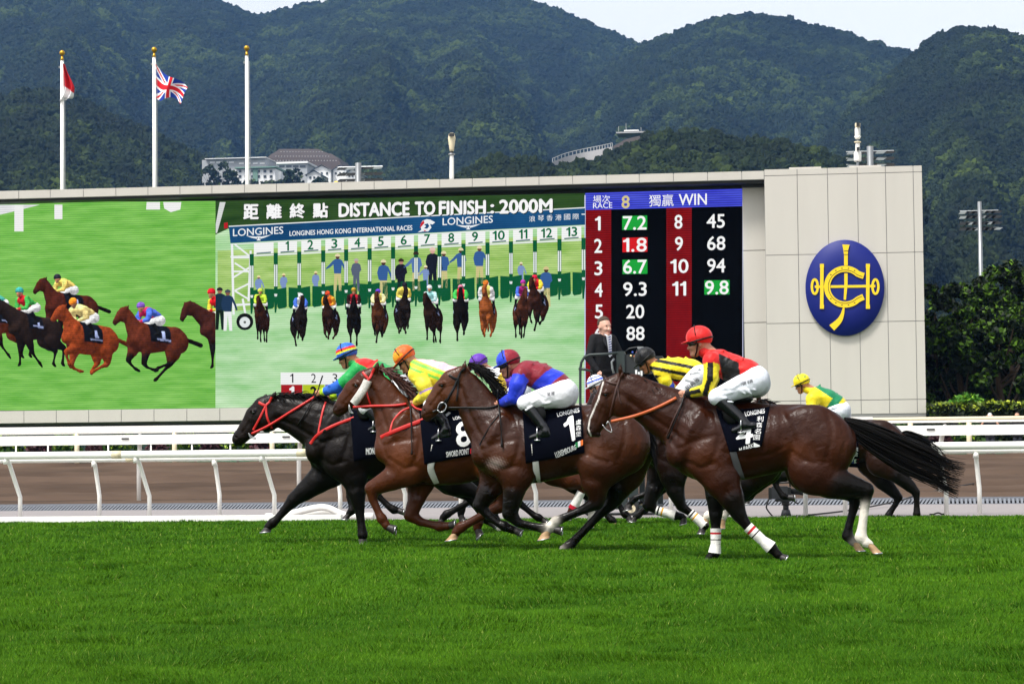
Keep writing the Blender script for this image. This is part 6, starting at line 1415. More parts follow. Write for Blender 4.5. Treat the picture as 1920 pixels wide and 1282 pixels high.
# the half-hidden runners borrow the first horse's trace, set back and scaled
def borrow(x0, s, cx, legs, **kw):
    f = frame(cx, s); q = s/195.0
    horA = (CY+F_PX*math.tan(0)) ; ya = 843.6; y0 = 847-(cx-960)*math.tan(ROLL)
    def tp(x, y): return (x0+(x-1258)*q, y0+(y-ya)*q)
    h = dict(fr=f, vox=kw.pop('vox', .018)); 
    h['torso'] = [(tp(x, t)[0], tp(x, t)[1], tp(x, b)[1]) for x, t, b in hA['torso']]
    for k in ('neck', 'head'): h[k] = [(*tp(x, y), r*q) for x, y, r in hA[k]]
    x, y, r = hA['cheek']; h['cheek'] = (*tp(x, y), r*q)
    for k in ('lip', 'nostril', 'eye'): h[k] = tp(*hA[k])
    h['ears'] = [tuple(tp(*p) for p in e) for e in hA['ears']]
    h['legs'] = []
    for lg in hA['legs']:
        l = {k: v for k, v in lg.items() if k in ('near', 'hind', 'dark', 'thin')}; l['pts'] = [(*tp(x, y), r*q) for x, y, r in lg['pts']]; l['toe'] = tp(*lg['toe']); l['heel'] = tp(*lg['heel']); h['legs'].append(l)
    for i, l in (legs or {}).items(): h['legs'][i] = l
    root, fl_, ln, cnt = hA['mane']; h['mane'] = ([tp(*p) for p in root], fl_, ln*q, 200)
    h['cloth'] = [tp(*p) for p in hA['cloth']]; sx, sy, rx = hA['saddle']; h['saddle'] = (*tp(sx, sy), rx*q)
    h['straps'] = [(n, [tp(*p) for p in pl], w*q, 'black_leather' if n != 'girth' else m_, mi) for n, pl, w, m_, mi in hA['straps'] if n != 'martingale']
    h['tubes'] = [(n, [tp(*p) for p in pl], w*q, 'black_leather' if n == 'rein' else m_, a, b) for n, pl, w, m_, a, b in hA['tubes']]
    h['tp'] = tp; h['q'] = q; h.update(kw); h['map'] = tp
    return h
ST_Y = [(.05,.16,lin('#151515')),(.26,.36,lin('#d9a01c'))]
hE = borrow(1216, 160, 1350, {
  0: dict(near=True, pts=[(1262,868,34),(1262,892,24),(1266,918,17),(1277,948,12.5),(1294,961,8.5),(1314,978,8.5),(1321,984,10),(1318,989,7.5)], toe=(1307,999), heel=(1322,1000), dark=1, band=(4,6,ST_Y), bspan=(0,1)),
  1: dict(near=False, pts=[(1246,864,34),(1236,890,22),(1226,918,16),(1216,946,12.5),(1230,956,8.5),(1254,963,8.5),(1266,966,9.5),(1278,968,7.5),(1282,971,7)], toe=(1274,984), heel=(1288,980), dark=1, band=(4,6,ST_Y), bspan=(0,1)),
  2: dict(near=True, hind=True, pts=[(1440,832,50),(1425,872,36),(1405,905,21),(1392,928,13),(1385,934,12),(1362,946,8.5),(1336,962,8),(1328,966,9.5),(1324,972,7.5)], toe=(1312,984), heel=(1328,984), dark=2, sock=6, pale=True),
  3: dict(near=False, hind=True, pts=[(1445,832,48),(1432,875,34),(1415,905,20),(1404,922,13),(1398,930,12),(1382,945,8.5),(1362,960,8),(1356,966,9.5),(1354,974,7.5)], toe=(1344,990), heel=(1360,990), dark=2, sock=6, pale=True)},
 coat=lin('#1a0d08'), mat=coat('coat_dark_brown', .3, .45), seed=5, label='dark brown racehorse half hidden behind the nearest bay, yellow-ringed bandages')
hG = borrow(866, 142, 980, {
  0: dict(near=True, pts=[(908,858,31),(915,885,22),(925,915,15),(922,948,11),(928,965,8),(938,985,7.5),(940,992,9),(937,996,7)], toe=(925,1006), heel=(940,1005), dark=1, sock=5),
  1: dict(near=False, pts=[(905,858,30),(935,885,22),(955,912,15),(968,938,11),(985,952,7.5),(1002,966,7),(1010,970,8.5),(1018,974,6.5)], toe=(1020,986), heel=(1028,974), dark=1),
  2: dict(near=True, hind=True, pts=[(1060,838,44),(1042,876,34),(1068,898,20),(1090,905,12.5),(1096,908,11.5),(1090,922,8),(1078,946,7.5),(1074,954,9),(1068,962,7)], toe=(1056,974), heel=(1072,974), dark=9, band=(5,7,[(.8,1.0,lin('#b0142c'))]), bspan=(0,1)),
  3: dict(near=False, hind=True, pts=[(1062,838,42),(1050,876,32),(1076,905,19),(1098,925,12),(1106,930,11),(1108,945,8),(1110,962,7.5),(1110,970,9),(1108,976,7)], toe=(1098,989), heel=(1114,988), dark=2, pale=True, sock=6)},
 coat=lin('#4a2513'), mat=coat('coat_bay_far', .4, .25), seed=6, vox=.02, label='bay racehorse mostly hidden behind the runner with cloth number 1, red-topped white hind bandage')
hW = borrow(1082, 130, 1180, {
  0: dict(near=True, pts=[(1120,858,28),(1118,885,20),(1112,912,14),(1116,940,10.5),(1128,955,7.5),(1142,970,7),(1148,975,8.5),(1150,980,6.5)], toe=(1142,992), heel=(1157,990), dark=1, pale=True),
  1: dict(near=False, pts=[(1125,858,28),(1135,885,20),(1144,908,14),(1150,930,10.5),(1160,944,7.5),(1168,958,7),(1172,964,8.5),(1178,968,6.5)], toe=(1176,980), heel=(1186,974), dark=1)},
 coat=lin('#170c08'), mat=coat('coat_dark_brown', .3, .45), seed=7, vox=.022, label='dark racehorse farthest back in the bunch, rider in a white and blue cap')
for i in (2, 3):
    l = hW['legs'][i]; tp_ = hW['map']
    l['pts'] = [(*tp_(x, y), r*hW['q']) for x, y, r in hB['legs'][i]['pts']]; dxx = (hW['map'](1540, 835)[0]-hW['legs'][i]['pts'][0][0]); l['pts'] = [(x+dxx, y, r) for x, y, r in l['pts']]
    l['toe'] = tuple(np.array(tp_(*hB['legs'][i]['toe']))+[dxx, 0]); l['heel'] = tuple(np.array(tp_(*hB['legs'][i]['heel']))+[dxx, 0])
hH = borrow(728, 146, 830, {
  0: dict(near=True, pts=[(768,858,31),(755,885,23),(726,903,16),(698,921,11.5),(712,932,8),(730,950,7.5),(738,955,9),(748,957,7)], toe=(757,966), heel=(758,954), dark=1),
  1: dict(near=False, pts=[(760,858,30),(725,880,22),(690,896,16),(657,916,11.5),(655,932,8),(660,950,7.5),(660,957,9),(653,964,7)], toe=(640,973), heel=(654,973), dark=1)},
 coat=lin('#120d0b'), mat=coat('coat_black', .36, .35), seed=8, vox=.022, label='near-black racehorse glimpsed between the leader and the chestnut, only its legs clear')
for i in (2, 3):
    l = hH['legs'][i]; tp_ = hH['map']; x0 = tp_(1540, 835)[0]
    src = hC['legs'][i]; l['pts'] = [(x0+(x-960)*.85-20, 847+(y-851)*.85, r*.82) for x, y, r in src['pts']]; l['toe'] = (x0+(src['toe'][0]-960)*.85-20, 847+(src['toe'][1]-851)*.85); l['heel'] = (x0+(src['heel'][0]-960)*.85-20, 847+(src['heel'][1]-851)*.85); l['dark'] = 1
hF = borrow(1482, 123, 1590, {
  0: dict(near=True, pts=[(1508,850,27),(1490,875,19),(1470,890,13),(1451,898,9.5),(1456,912,7),(1465,926,6.5),(1469,930,7.8),(1478,932,6)], toe=(1490,940), heel=(1490,926), dark=1),
  1: dict(near=False, pts=[(1505,850,26),(1478,872,18),(1450,892,12),(1428,908,9.5),(1420,918,7),(1410,928,6.5),(1406,932,7.8),(1402,936,6)], toe=(1394,946), heel=(1406,943), dark=1),
  2: dict(near=True, hind=True, pts=[(1662,836,36),(1652,866,27),(1682,888,17),(1707,912,11.5),(1717,922,10),(1719,936,7),(1719,955,6.8),(1719,963,8),(1718,968,6.2)], toe=(1711,976.5), heel=(1725,976), dark=2),
  3: dict(near=False, hind=True, pts=[(1655,836,34),(1632,868,25),(1655,902,16),(1677,924,11),(1685,932,9.6),(1679,945,7),(1669,960,6.8),(1666,966,8),(1664,970,6.2)], toe=(1656,977), heel=(1672,976), dark=2)},
 coat=lin('#27150d'), mat=coat('coat_far_bay', .4, .2), seed=9, vox=.018, label='dark bay racehorse trailing last on the rail side, rider in yellow and green')
mp = hF['map']
hF['tail'] = ([(1688,812),(1700,806),(1722,812),(1745,824),(1765,842),(1775,855)], [(1694,830),(1704,845),(1722,860),(1742,875),(1760,885),(1775,890)], 160)
hF['prints'] = [('7', [(1592,848),(1606,842),(1608,862),(1594,866)], 'white_print', .03), ('RE', [(1586,863),(1595,862),(1595,869),(1586,870)], 'white_print', .03)]+[('#', [(1597+4.3*i,861-.3*i),(1601.3+4.3*i,860.7-.3*i),(1601.3+4.3*i,868.4-.3*i),(1597+4.3*i,868.7-.3*i)], mm, 0) for i, mm in enumerate(('print_blue', 'white_print', 'print_red'))]+[(ch, [(1602,838+9*i),(1609,838+9*i),(1609,846+9*i),(1602,846+9*i)], 'white_print', .01) for i, ch in enumerate('純金')]
hF['cloth'] = [(1535,784), (1606,782), (1612,876), (1545,872)]
HORSES = [hA, hB, hC, hD, hE, hG, hW, hH, hF]
# ---------------- riders
def band(v, edges, cs, base):
    o = np.tile(np.array(base), (len(v), 1))
    for (a, b), c in zip(edges, cs): o[(v >= a) & (v < b)] = c
    return o
RED, BLACK, YEL, WHITE = lin('#d21e1c'), (.0015, .0015, .0017), lin('#e8d21c'), lin('#ececec')
def silkA(px, py, isarm, s, so, tt, tv, V):
    o = np.tile(np.array(RED), (len(px), 1))
    l = tt+tv*.22
    o[(l > .06) & (l < .60) & (tv < .62)] = BLACK
    o[(tt > .92)] = BLACK
    a = isarm; stripe = np.abs(so+.05) < .36; o[a] = YEL; o[a & stripe] = BLACK; o[a & (s > .93)] = BLACK
    return o
def silkB(px, py, isarm, s, so, tt, tv, V):
    o = np.tile(np.array(lin('#7d1426')), (len(px), 1)); bl = lin('#1f37c8'); o[(tt-tv*.10 > .34) & (tt-tv*.10 < .66)] = bl; o[isarm] = bl; return o
def silkC(px, py, isarm, s, so, tt, tv, V):
    yl, pk, gr, pu = lin('#f0dc3a'), lin('#f0b8c4'), lin('#7cd850'), lin('#b58ae0')
    o = np.tile(np.array(yl), (len(px), 1)); o[(tv > .72)] = pk; o[(tv > .36) & (tv < .62)] = gr; o[(tv > -.1) & (tv < .1)] = gr
    o[isarm] = yl; o[isarm & (s > .40) & (s < .58)] = pu; return o
def silkD(px, py, isarm, s, so, tt, tv, V):
    gr, bl = lin('#159a48'), lin('#1d5cc0'); o = np.tile(np.array(gr), (len(px), 1)); o[(tt < .22) & (tv > .35)] = RED
    o[isarm] = gr; o[isarm & (s > .50)] = bl; o[isarm & (s > .94)] = lin('#b8e020'); return o
def silkE(px, py, isarm, s, so, tt, tv, V):
    o = np.tile(np.array(YEL), (len(px), 1)); o[(np.abs(tv-.68) < .16) | (np.abs(tv+.1) < .16) | (np.abs(tv+.85) < .16)] = BLACK
    o[isarm] = YEL; o[isarm & (s > .42) & (s < .72)] = lin('#1d3fc0'); return o
def silkF(px, py, isarm, s, so, tt, tv, V):
    o = np.tile(np.array(YEL), (len(px), 1)); g = lin('#0f7a4e'); o[(tt > .50) & (tt < .80)] = g; o[(tv > .55) & (tt < .6)] = g; o[isarm] = YEL; o[isarm & (s > .9)] = g; return o
def silkG(px, py, isarm, s, so, tt, tv, V):
    o = np.tile(np.array(lin('#e6c23a')), (len(px), 1)); o[(tt < .2)] = WHITE; o[(tt > .4) & (tt < .7)] = lin('#5a2aa0'); o[isarm] = lin('#e6c23a'); return o
def silkW(px, py, isarm, s, so, tt, tv, V):
    o = np.tile(np.array(WHITE), (len(px), 1)); o[(tt > .3) & (tt < .6)] = lin('#1f50c8'); return o
def capf(base, fn=None):
    def g(a, y, u):
        o = np.tile(np.array(base), (len(a), 1))
        if fn: fn(o, a, y, u)
        return o
    return g
def capB(o, a, y, u): o[a > .05] = lin('#2244cc')
def capC(o, a, y, u): o[(u > .0) & (a > -.1) & (u < .7)] = lin('#f0a01c'); o[(np.abs(a) < .10) & (u > .2)] = lin('#e8701c')
def capD(o, a, y, u): o[(u > .18) & (u < .44)] = RED; o[(u > .0) & (u < .18)] = lin('#d8e020')
def capF(o, a, y, u):
    for (a0, u0) in ((.35, .55), (-.55, .42), (-.1, .95)):
        d = np.hypot(a-a0, u-u0); th = np.arctan2(u-u0, a-a0); o[(d < .11+.09*np.cos(5*th)) & (np.abs(y) > .1)] = lin('#0f7a4e')
def capW(o, a, y, u): o[(u > .12) & (u < .34)] = lin('#1f50c8'); o[(u > .55) & (u < .68)] = lin('#1f50c8')
jA = dict(fr=hA['fr'], cap=(1310.5,637), look=(-1,-.10), torso=[(1348,680,25),(1374,691,25),(1400,699,24),(1416,712,27)], arm=[(1334,676,15.5),(1333,706,13.5),(1326,730,11.5),(1291,738,8.5)], arm_o=(.19,.23,.22,.08),
 leg=[(1414,715,25),(1344,744,15.5),(1392,787,8.8),(1398,796,8.5)], toe=(1376,807), heel=(1412,797), silk=silkA, capcol=capf(RED), peak=RED, sit=(1400,745), seed=1, vox=.0095,
 label='jockey in red and black silks with yellow striped sleeves and red cap', writing=[('潘頓', [(1388,716),(1411,710),(1412,717),(1389,723)])], skin=lin('#b9836a'), breech=lin('#dfe2ea'))
jB = dict(fr=hB['fr'], cap=(953,679), look=(-1,-.28), torso=[(990,699,24),(1016,708,24),(1042,719,23),(1057,737,27)], arm=[(978,702,16),(970,722,15),(964,745,13),(942,755,8.5)], arm_o=(.18,.24,.22,.08),
 leg=[(1052,739,25),(984,755,14.5),(1018,798,8.4),(1024,808,8)], toe=(996,820), heel=(1028,815), silk=silkB, capcol=capf(lin('#86152a'), capB), peak=lin('#2244cc'), sit=(1040,755), seed=2,
 label='jockey in maroon and royal blue silks with a half blue, half maroon cap', writing=[('莫雅', [(1025,736),(1040,733),(1040,740),(1026,743)])], skin=lin('#b98068'))
jC = dict(fr=hC['fr'], cap=(759,670), look=(-1,-.75), torso=[(792,697,24),(822,704,24),(852,712,23),(872,728,26)], arm=[(783,702,17),(795,722,14),(802,738,13),(782,753,8.5)], arm_o=(.18,.24,.24,.08),
 leg=[(868,731,24),(808,760,14),(832,788,8.2),(838,804,8)], toe=(812,822), heel=(842,815), silk=silkC, capcol=capf(lin('#e2601c'), capC), peak=lin('#e8701c'), sit=(855,745), seed=3, label='jockey in pale yellow silks striped pink and green, orange cap bowed low', skin=lin('#b07c62'))
jD = dict(fr=hD['fr'], cap=(650,664), look=(-1,-.32), torso=[(684,694,23),(708,702,23),(732,711,22),(748,727,25)], arm=[(672,693,15),(652,712,12.5),(630,727,10.5),(606,735,8)], arm_o=(.17,.20,.16,.07),
 leg=[(745,730,23),(686,764,13.5),(708,788,8),(712,796,7.6)], toe=(692,806), heel=(716,798), silk=silkD, capcol=capf(lin('#1d62c8'), capD), peak=lin('#4a8ad8'), sit=(730,745), seed=4, far_arm=(18,8), label='jockey in green and blue silks, blue cap ringed red and yellow', skin=lin('#b07a58'))
jE = dict(fr=hE['fr'], cap=(1210,673), look=(-1,-.62), torso=[(1243,692,20),(1270,692,20.5),(1296,695,20.5),(1313,706,22)], arm=[(1241,698,14.5),(1247,714,11.5),(1254,724,9.5),(1266,730,7.5)], arm_o=(.18,.20,.16,.07),
 leg=[(1308,706,20),(1278,734,13),(1300,770,7.5),(1306,778,7)], toe=(1288,786), heel=(1312,780), silk=silkE, capcol=capf(lin('#0e0e10')), peak=lin('#0e0e10'), sit=(1300,735), seed=5, label='jockey in yellow silks with black stripes and blue armbands, black cap', writing=[('田典雅', [(1284,724),(1308,707),(1313,713),(1290,731)])], skin=lin('#a8704e'), glove=lin('#c8b020'))
def brider(h, cap, **kw):
    tp, q = h['map'], h['q']; j = {k: v for k, v in jA.items() if k not in ('writing', 'fr')}
    dx, dy = cap[0]-tp(*jA['cap'])[0], cap[1]-tp(*jA['cap'])[1]
    w = lambda x, y: (tp(x, y)[0]+dx, tp(x, y)[1]+dy)
    j['cap'] = cap; j['fr'] = h['fr']
    for k in ('torso', 'arm', 'leg'): j[k] = [(*w(x, y), r*q) for x, y, r in jA[k]]
    for k in ('toe', 'heel', 'sit'): j[k] = w(*jA[k])
    j['vox'] = .014; j.update(kw); return j
jG = brider(hG, (898,682), silk=silkG, capcol=capf(lin('#5a2aa0')), peak=lin('#5a2aa0'), look=(-1,-.6), seed=6, torso=[(928,706,18),(946,712,18),(964,720,17),(976,732,19)], arm=[(930,710,13),(938,726,11.5),(934,738,9.5),(916,746,6.5)], leg=[(973,735,18),(930,756,11),(955,790,6.5),(960,798,6)], toe=(945,803), heel=(968,799), label='jockey in yellow silks and purple cap, half hidden behind a bay horse\'s mane')
jW = brider(hW, (1117,720), silk=silkW, capcol=capf(lin('#e8e8ea'), capW), peak=lin('#e8e8ea'), look=(-1,-.35), seed=7, label='jockey in a white cap ringed with blue, only the cap showing')
jH = brider(hH, (772,690), silk=silkG, capcol=capf(lin('#7a4a20')), peak=lin('#7a4a20'), look=(-1,-.5), seed=8, torso=[(800,716,18),(820,722,18),(840,730,17),(852,742,20)], arm=[(794,720,12),(796,736,10),(790,748,9),(772,754,6)], label='jockey crouched unseen behind the rider with the orange cap')
jF = brider(hF, (1503,717), silk=silkF, capcol=capf(YEL, capF), peak=YEL, look=(-1,-.30), seed=9, vox=.012, torso=[(1535,741,17),(1552,748,17.5),(1568,757,16.5),(1577,769,18)], arm=[(1524,748,12.5),(1522,764,10.5),(1516,776,8.5),(1494,784,6)], leg=[(1573,772,17),(1528,792,11),(1555,818,6.2),(1560,826,6)], toe=(1546,833), heel=(1568,828), label='jockey in yellow and dark green silks, yellow cap with green stars', skin=lin('#b07858'))
RIDERS = [jA, jB, jC, jD, jE, jG, jW, jH, jF]
for h in HORSES: horse(h)
for j in RIDERS: rider(j)
# whips carried by four riders
for j, (pl, hand_o, lab) in ((jD, ([(606,704),(600,722),(594,738),(560,797)], -.09, 'thin black whip raised above the leading black horse\'s neck')), (jC, ([(767,742),(771,775),(773,830),(773,852)], -.12, 'black whip hanging down the chestnut horse\'s shoulder')),
                             (jB, ([(934,730),(936,762),(940,800),(942,838)], -.12, 'black whip hanging down the shoulder of the horse with cloth number 1')), (jA, ([(1284,738),(1276,765),(1262,800),(1252,822)], -.12, 'brown whip lying against the nearest horse\'s neck'))):
    f = j['fr']; h = {id(jD): hD, id(jC): hC, id(jB): hB, id(jA): hA}[id(j)]
    pts = []
    for x, y in curve(pl, 14):
        q = surf(h, np.array([x]), np.array([y]), .03, default=hand_o)[0]; q[1] = min(q[1], hand_o); pts.append(q+f.off)
    o = MB().tube(pts, list(np.linspace(.009, .006, 11))+[.009, .012, .012], 6).build('riding_whip', M['black_leather'], None, True, loc=pts[0]); tag(o, lab, 'whip', 'whips carried by the jockeys')
# ================================================================== figures pictured on the giant screen
def pic_geo(h0, j0):
    h = dict(h0); j = dict(j0)
    h['coat'] = (1, 0, 0); h['face'] = (1, 0, 0); h['points'] = (0, 1, 0); h['muzzle'] = (0, 1, 0)
    h['legs'] = [dict(l) for l in h0['legs']]
    for l in h['legs']: l.pop('sock', None)
    pr = horse_prims(h); f = h['fr']
    t0, t1 = h['tp'](.985, .85, 0), h['tp'](1.30, .35, 0)
    pr.append(Cone(t0, t1, .06, .07, .8, .03, (0, 1, 0)))
    fl = Field(pr, .034); V, Fq = fl.mesh(1); c = fl.colours(V, (1, 0, 0), .02); px, py = f.px(V)
    # cloth area
    q = np.array(h0['cloth'], float); inside = (px > q[:, 0].min()-2) & (px < q[:, 0].max()) & (py > q[0, 1]-12) & (py < q[2, 1]+6); c[inside] = (0, 0, 1); qc = q.mean(0); wn = inside & (np.abs(px-qc[0]-14) < 9) & (np.abs(py-qc[1]-4) < 20); c[wn] = (0, 0, 70); wn = inside & (py > q[2, 1]-12) & (py < q[2, 1]-4) & (px > qc[0]-24); c[wn] = (0, 0, 60)
    cx, gz = float(V[:, 0].mean()), 0.0
    out = [('horse', V-[cx, 0, gz], Fq, c)]
    j['vox'] = .03
    for nm, V, F_, cc, mn in rider_geo(j):
        if nm in ('person', 'silk_jacket', 'breeches', 'boot', 'helmet'): out.append((nm, V-[cx, 0, gz], np.asarray(F_), None))
    return out
POSE = [pic_geo(hA, jA), pic_geo(hB, jB), pic_geo(hC, jC)]
PSK = lin('#b98060')
def picture(pose, px, py, s, ang, coat, silk, cap, lay, pts=lin('#17110f'), breech=lin('#f4f4f4'), gain=2.5, clip=None, sleeve=None):
    """px,py: pixel of the pictured ground point; s pixels per metre; ang: turn towards the viewer"""
    ca, sa = math.cos(ang), math.sin(ang); l = np.array([-.35, -.55, .76]); VV = []; FF = []; CC = []; n0 = 0
    for nm, V, Fq, c in POSE[pose]:
        R = np.stack([V[:, 0]*ca-V[:, 1]*sa, V[:, 0]*sa+V[:, 1]*ca, V[:, 2]], 1)
        e1 = R[Fq[:, 1]]-R[Fq[:, 0]]; e2 = R[Fq[:, 2]]-R[Fq[:, 0]]; fn = np.cross(e1, e2); N_ = np.zeros_like(R)
        for k in range(4):
            for a in range(3): N_[:, a] += np.bincount(Fq[:, k], fn[:, a], len(R))
        N_ /= np.linalg.norm(N_, axis=1)[:, None]+1e-9
        if nm == 'horse': col = c[:, :1]*np.array(coat)+c[:, 1:2]*np.array(pts)+c[:, 2:]*np.array(lin('#12141c'))
        else:
            base = {'person': PSK, 'silk_jacket': silk, 'breeches': breech, 'boot': (.01, .01, .01), 'helmet': cap}[nm]; col = np.tile(np.array(base), (len(R), 1))
            if nm == 'silk_jacket' and sleeve is not None: col[np.abs(V[:, 1]) > .15] = sleeve
        sh = .42+gain*.6*np.clip(N_@l, 0, 1); col = np.clip(col*sh[:, None], 0, 1)
        VV.append(R); FF.append(Fq+n0); CC.append(col); n0 += len(R)
    R = np.concatenate(VV); C_ = np.concatenate(CC); Fq = np.concatenate(FF)
    x = px+R[:, 0]*s; y = py-R[:, 2]*s+R[:, 1]*s*.18; dep = (R[:, 1]-R[:, 1].min())/(np.ptp(R[:, 1])+1e-6)
    if clip is not None: x = np.minimum(x, clip)
    Q = P(x, y, YS-lay-.05); q = (Q-CAM); t = (YS-lay-.05+.045*dep)/Q[:, 1]; Q = CAM+q*t[:, None]
    mk('picture_runner', Q, Fq, m_pic, vs, True, C_)
rd = math.radians
picture(0, 4, 672, 60, rd(38), lin('#6a3018'), lin('#58c0b0'), lin('#d8f0ec'), .06)
picture(1, 130, 640, 58, rd(34), lin('#4a2016'), lin('#f0cc60'), lin('#2c2c34'), .08, sleeve=lin('#f0d070'))
picture(0, 62, 688, 65, rd(40), lin('#2a1e1a'), lin('#c02830'), lin('#40a8a0'), .12, sleeve=lin('#48b050'))
picture(2, 164, 712, 67, rd(40), lin('#8a3c1c'), lin('#f4dc90'), lin('#f08828'), .16, pts=lin('#6a3018'))
picture(1, 290, 712, 67, rd(34), lin('#5c2a1a'), lin('#c02858'), lin('#8058b8'), .20, sleeve=lin('#5070d8'))
picture(0, 424, 692, 66, rd(36), lin('#43201a'), lin('#d02028'), lin('#d82030'), .16, clip=404, sleeve=lin('#e8d040'))
for k, (cx0, cap_y, hf, coat_, silk_, cap_, slv) in enumerate(((247, 518, 772, '#3a2018', '#b8e040', '#d0f050', None), (443, 530, 795, '#1c1614', '#e8ecf4', '#e0e8f8', '#4a70d0'), (600, 530, 780, '#2c1a14', '#f07028', '#f05030', '#f0a030'), (722, 516, 790, '#15110f', '#b02030', '#b09030', '#2a1a1a'), (853, 508, 778, '#4a2a1a', '#f0d070', '#6a40c0', '#f0e0a0'), (975, 486, 752, '#1e1715', '#f0d860', '#24242c', '#f0d860'), (1125, 502, 776, '#2c1c16', '#a0e0e0', '#e8f8f8', '#c0f0f0'), (1272, 486, 768, '#14100f', '#d02030', '#d07890', '#40b050'), (1408, 478, 770, '#8a4a24', '#f0e070', '#f08030', '#f0f0f0'), (1585, 476, 750, '#4a281c', '#a02870', '#a03090', '#5070d8'), (1665, 435, 716, '#3a2018', '#d02430', '#e02040', '#f0d040'))):
    X, Y0_, Y1_ = 400+cx0/2.743, 360+cap_y/2.743, 360+hf/2.743
    s_ = (Y1_-Y0_)/2.18; picture(k % 3, X, Y1_-2, s_, rd((84, 97, 78, 90)[k % 4]), lin(coat_), lin(silk_), lin(cap_), .06+.012*(k % 4), sleeve=lin(slv) if slv else None)
# pictured gate crew: flat figures
def fig(x, y, s, shirt, trous, cap='#e8dcb0', skin='#6a4434', d=.05):
    """x,y feet; s height in pixels"""
    q = lambda a, b: (x+a*s, y-b*s)
    flat('picture_crew', [[q(-.09, .48), q(.09, .48), q(.11, .0), q(.04, .0), q(0, .40), q(-.03, .0), q(-.10, .0)]], d, ledc(trous))
    flat('picture_crew', [[q(-.05, .85), q(.05, .85), q(.12, .81), q(.105, .60), q(.09, .46), q(-.09, .46), q(-.105, .60), q(-.12, .81)], ([q(.12, .81), q(.20, .63), q(.24, .50), q(.20, .48), q(.15, .62), q(.10, .72)] if int(x) % 2 else [q(.12, .81), q(.155, .64), q(.06, .55), q(.05, .59), q(.11, .65), q(.09, .72)]), ([q(-.12, .81), q(-.22, .70), q(-.32, .60), q(-.30, .57), q(-.18, .64), q(-.10, .72)] if int(x) % 3 == 0 else [q(-.12, .81), q(-.16, .66), q(-.12, .47), q(-.08, .49), q(-.10, .72)])], d+.004, ledc(shirt))
    flat('picture_crew', [disc(x, y-.90*s, .055*s, 14)], d+.008, ledc(skin)); flat('picture_crew', [[q(-.075, .915), q(-.06, .97), q(0, 1.0), q(.06, .97), q(.075, .915)]], d+.012, ledc(cap))
BL, KH = '#38609a', '#cfc68a'
for x, y, s, sh, tr_, cp, sk in ((633, 545, 70, BL, KH, '#e8dcb0', '#5a3a2c'), (668, 546, 62, '#5a6478', '#5a6478', '#b8b0a8', '#c09080'), (719, 560, 74, BL, KH, '#e8dcb0', '#4a3024'), (752, 560, 76, '#1a1c2a', '#1a1c2a', '#3a2a24', '#b88878'), (780, 545, 74, '#5a7ab0', KH, '#3a2a24', '#8a6050'), (811, 545, 82, '#1a1e2c', '#1a1e2c', '#e8c8b8', '#d8a898'), (832, 540, 70, BL, KH, '#e8dcb0', '#5a3a2c'), (864, 532, 68, BL, KH, '#e8dcb0', '#4a3428'), (899, 532, 72, BL, KH, '#e8dcb0', '#6a4434'), (1024, 575, 76, BL, KH, '#d8c890', '#4a3024'), (977, 535, 44, '#8098c8', '#8098c8', '#f0e8c0', '#8a6050'), (798, 545, 48, '#8098c8', '#8098c8', '#f0e8c0', '#8a6050'), (485, 562, 46, '#8098c8', '#8098c8', '#f0e4a8', '#8a6050'), (532, 558, 46, '#8098c8', '#8098c8', '#f0e4a8', '#8a6050'), (592, 554, 46, '#8098c8', '#8098c8', '#f0e4a8', '#8a6050')):
    fig(x, y, s, sh, tr_, cp, sk, .030 if s < 60 else .034)
fig(427, 620, 78, '#223a58', '#f0f2f2', '#4a5058', '#8a5a48', .10); fig(412, 618, 80, '#1a3040', '#16241c', '#2a2a30', '#a06a58', .09)
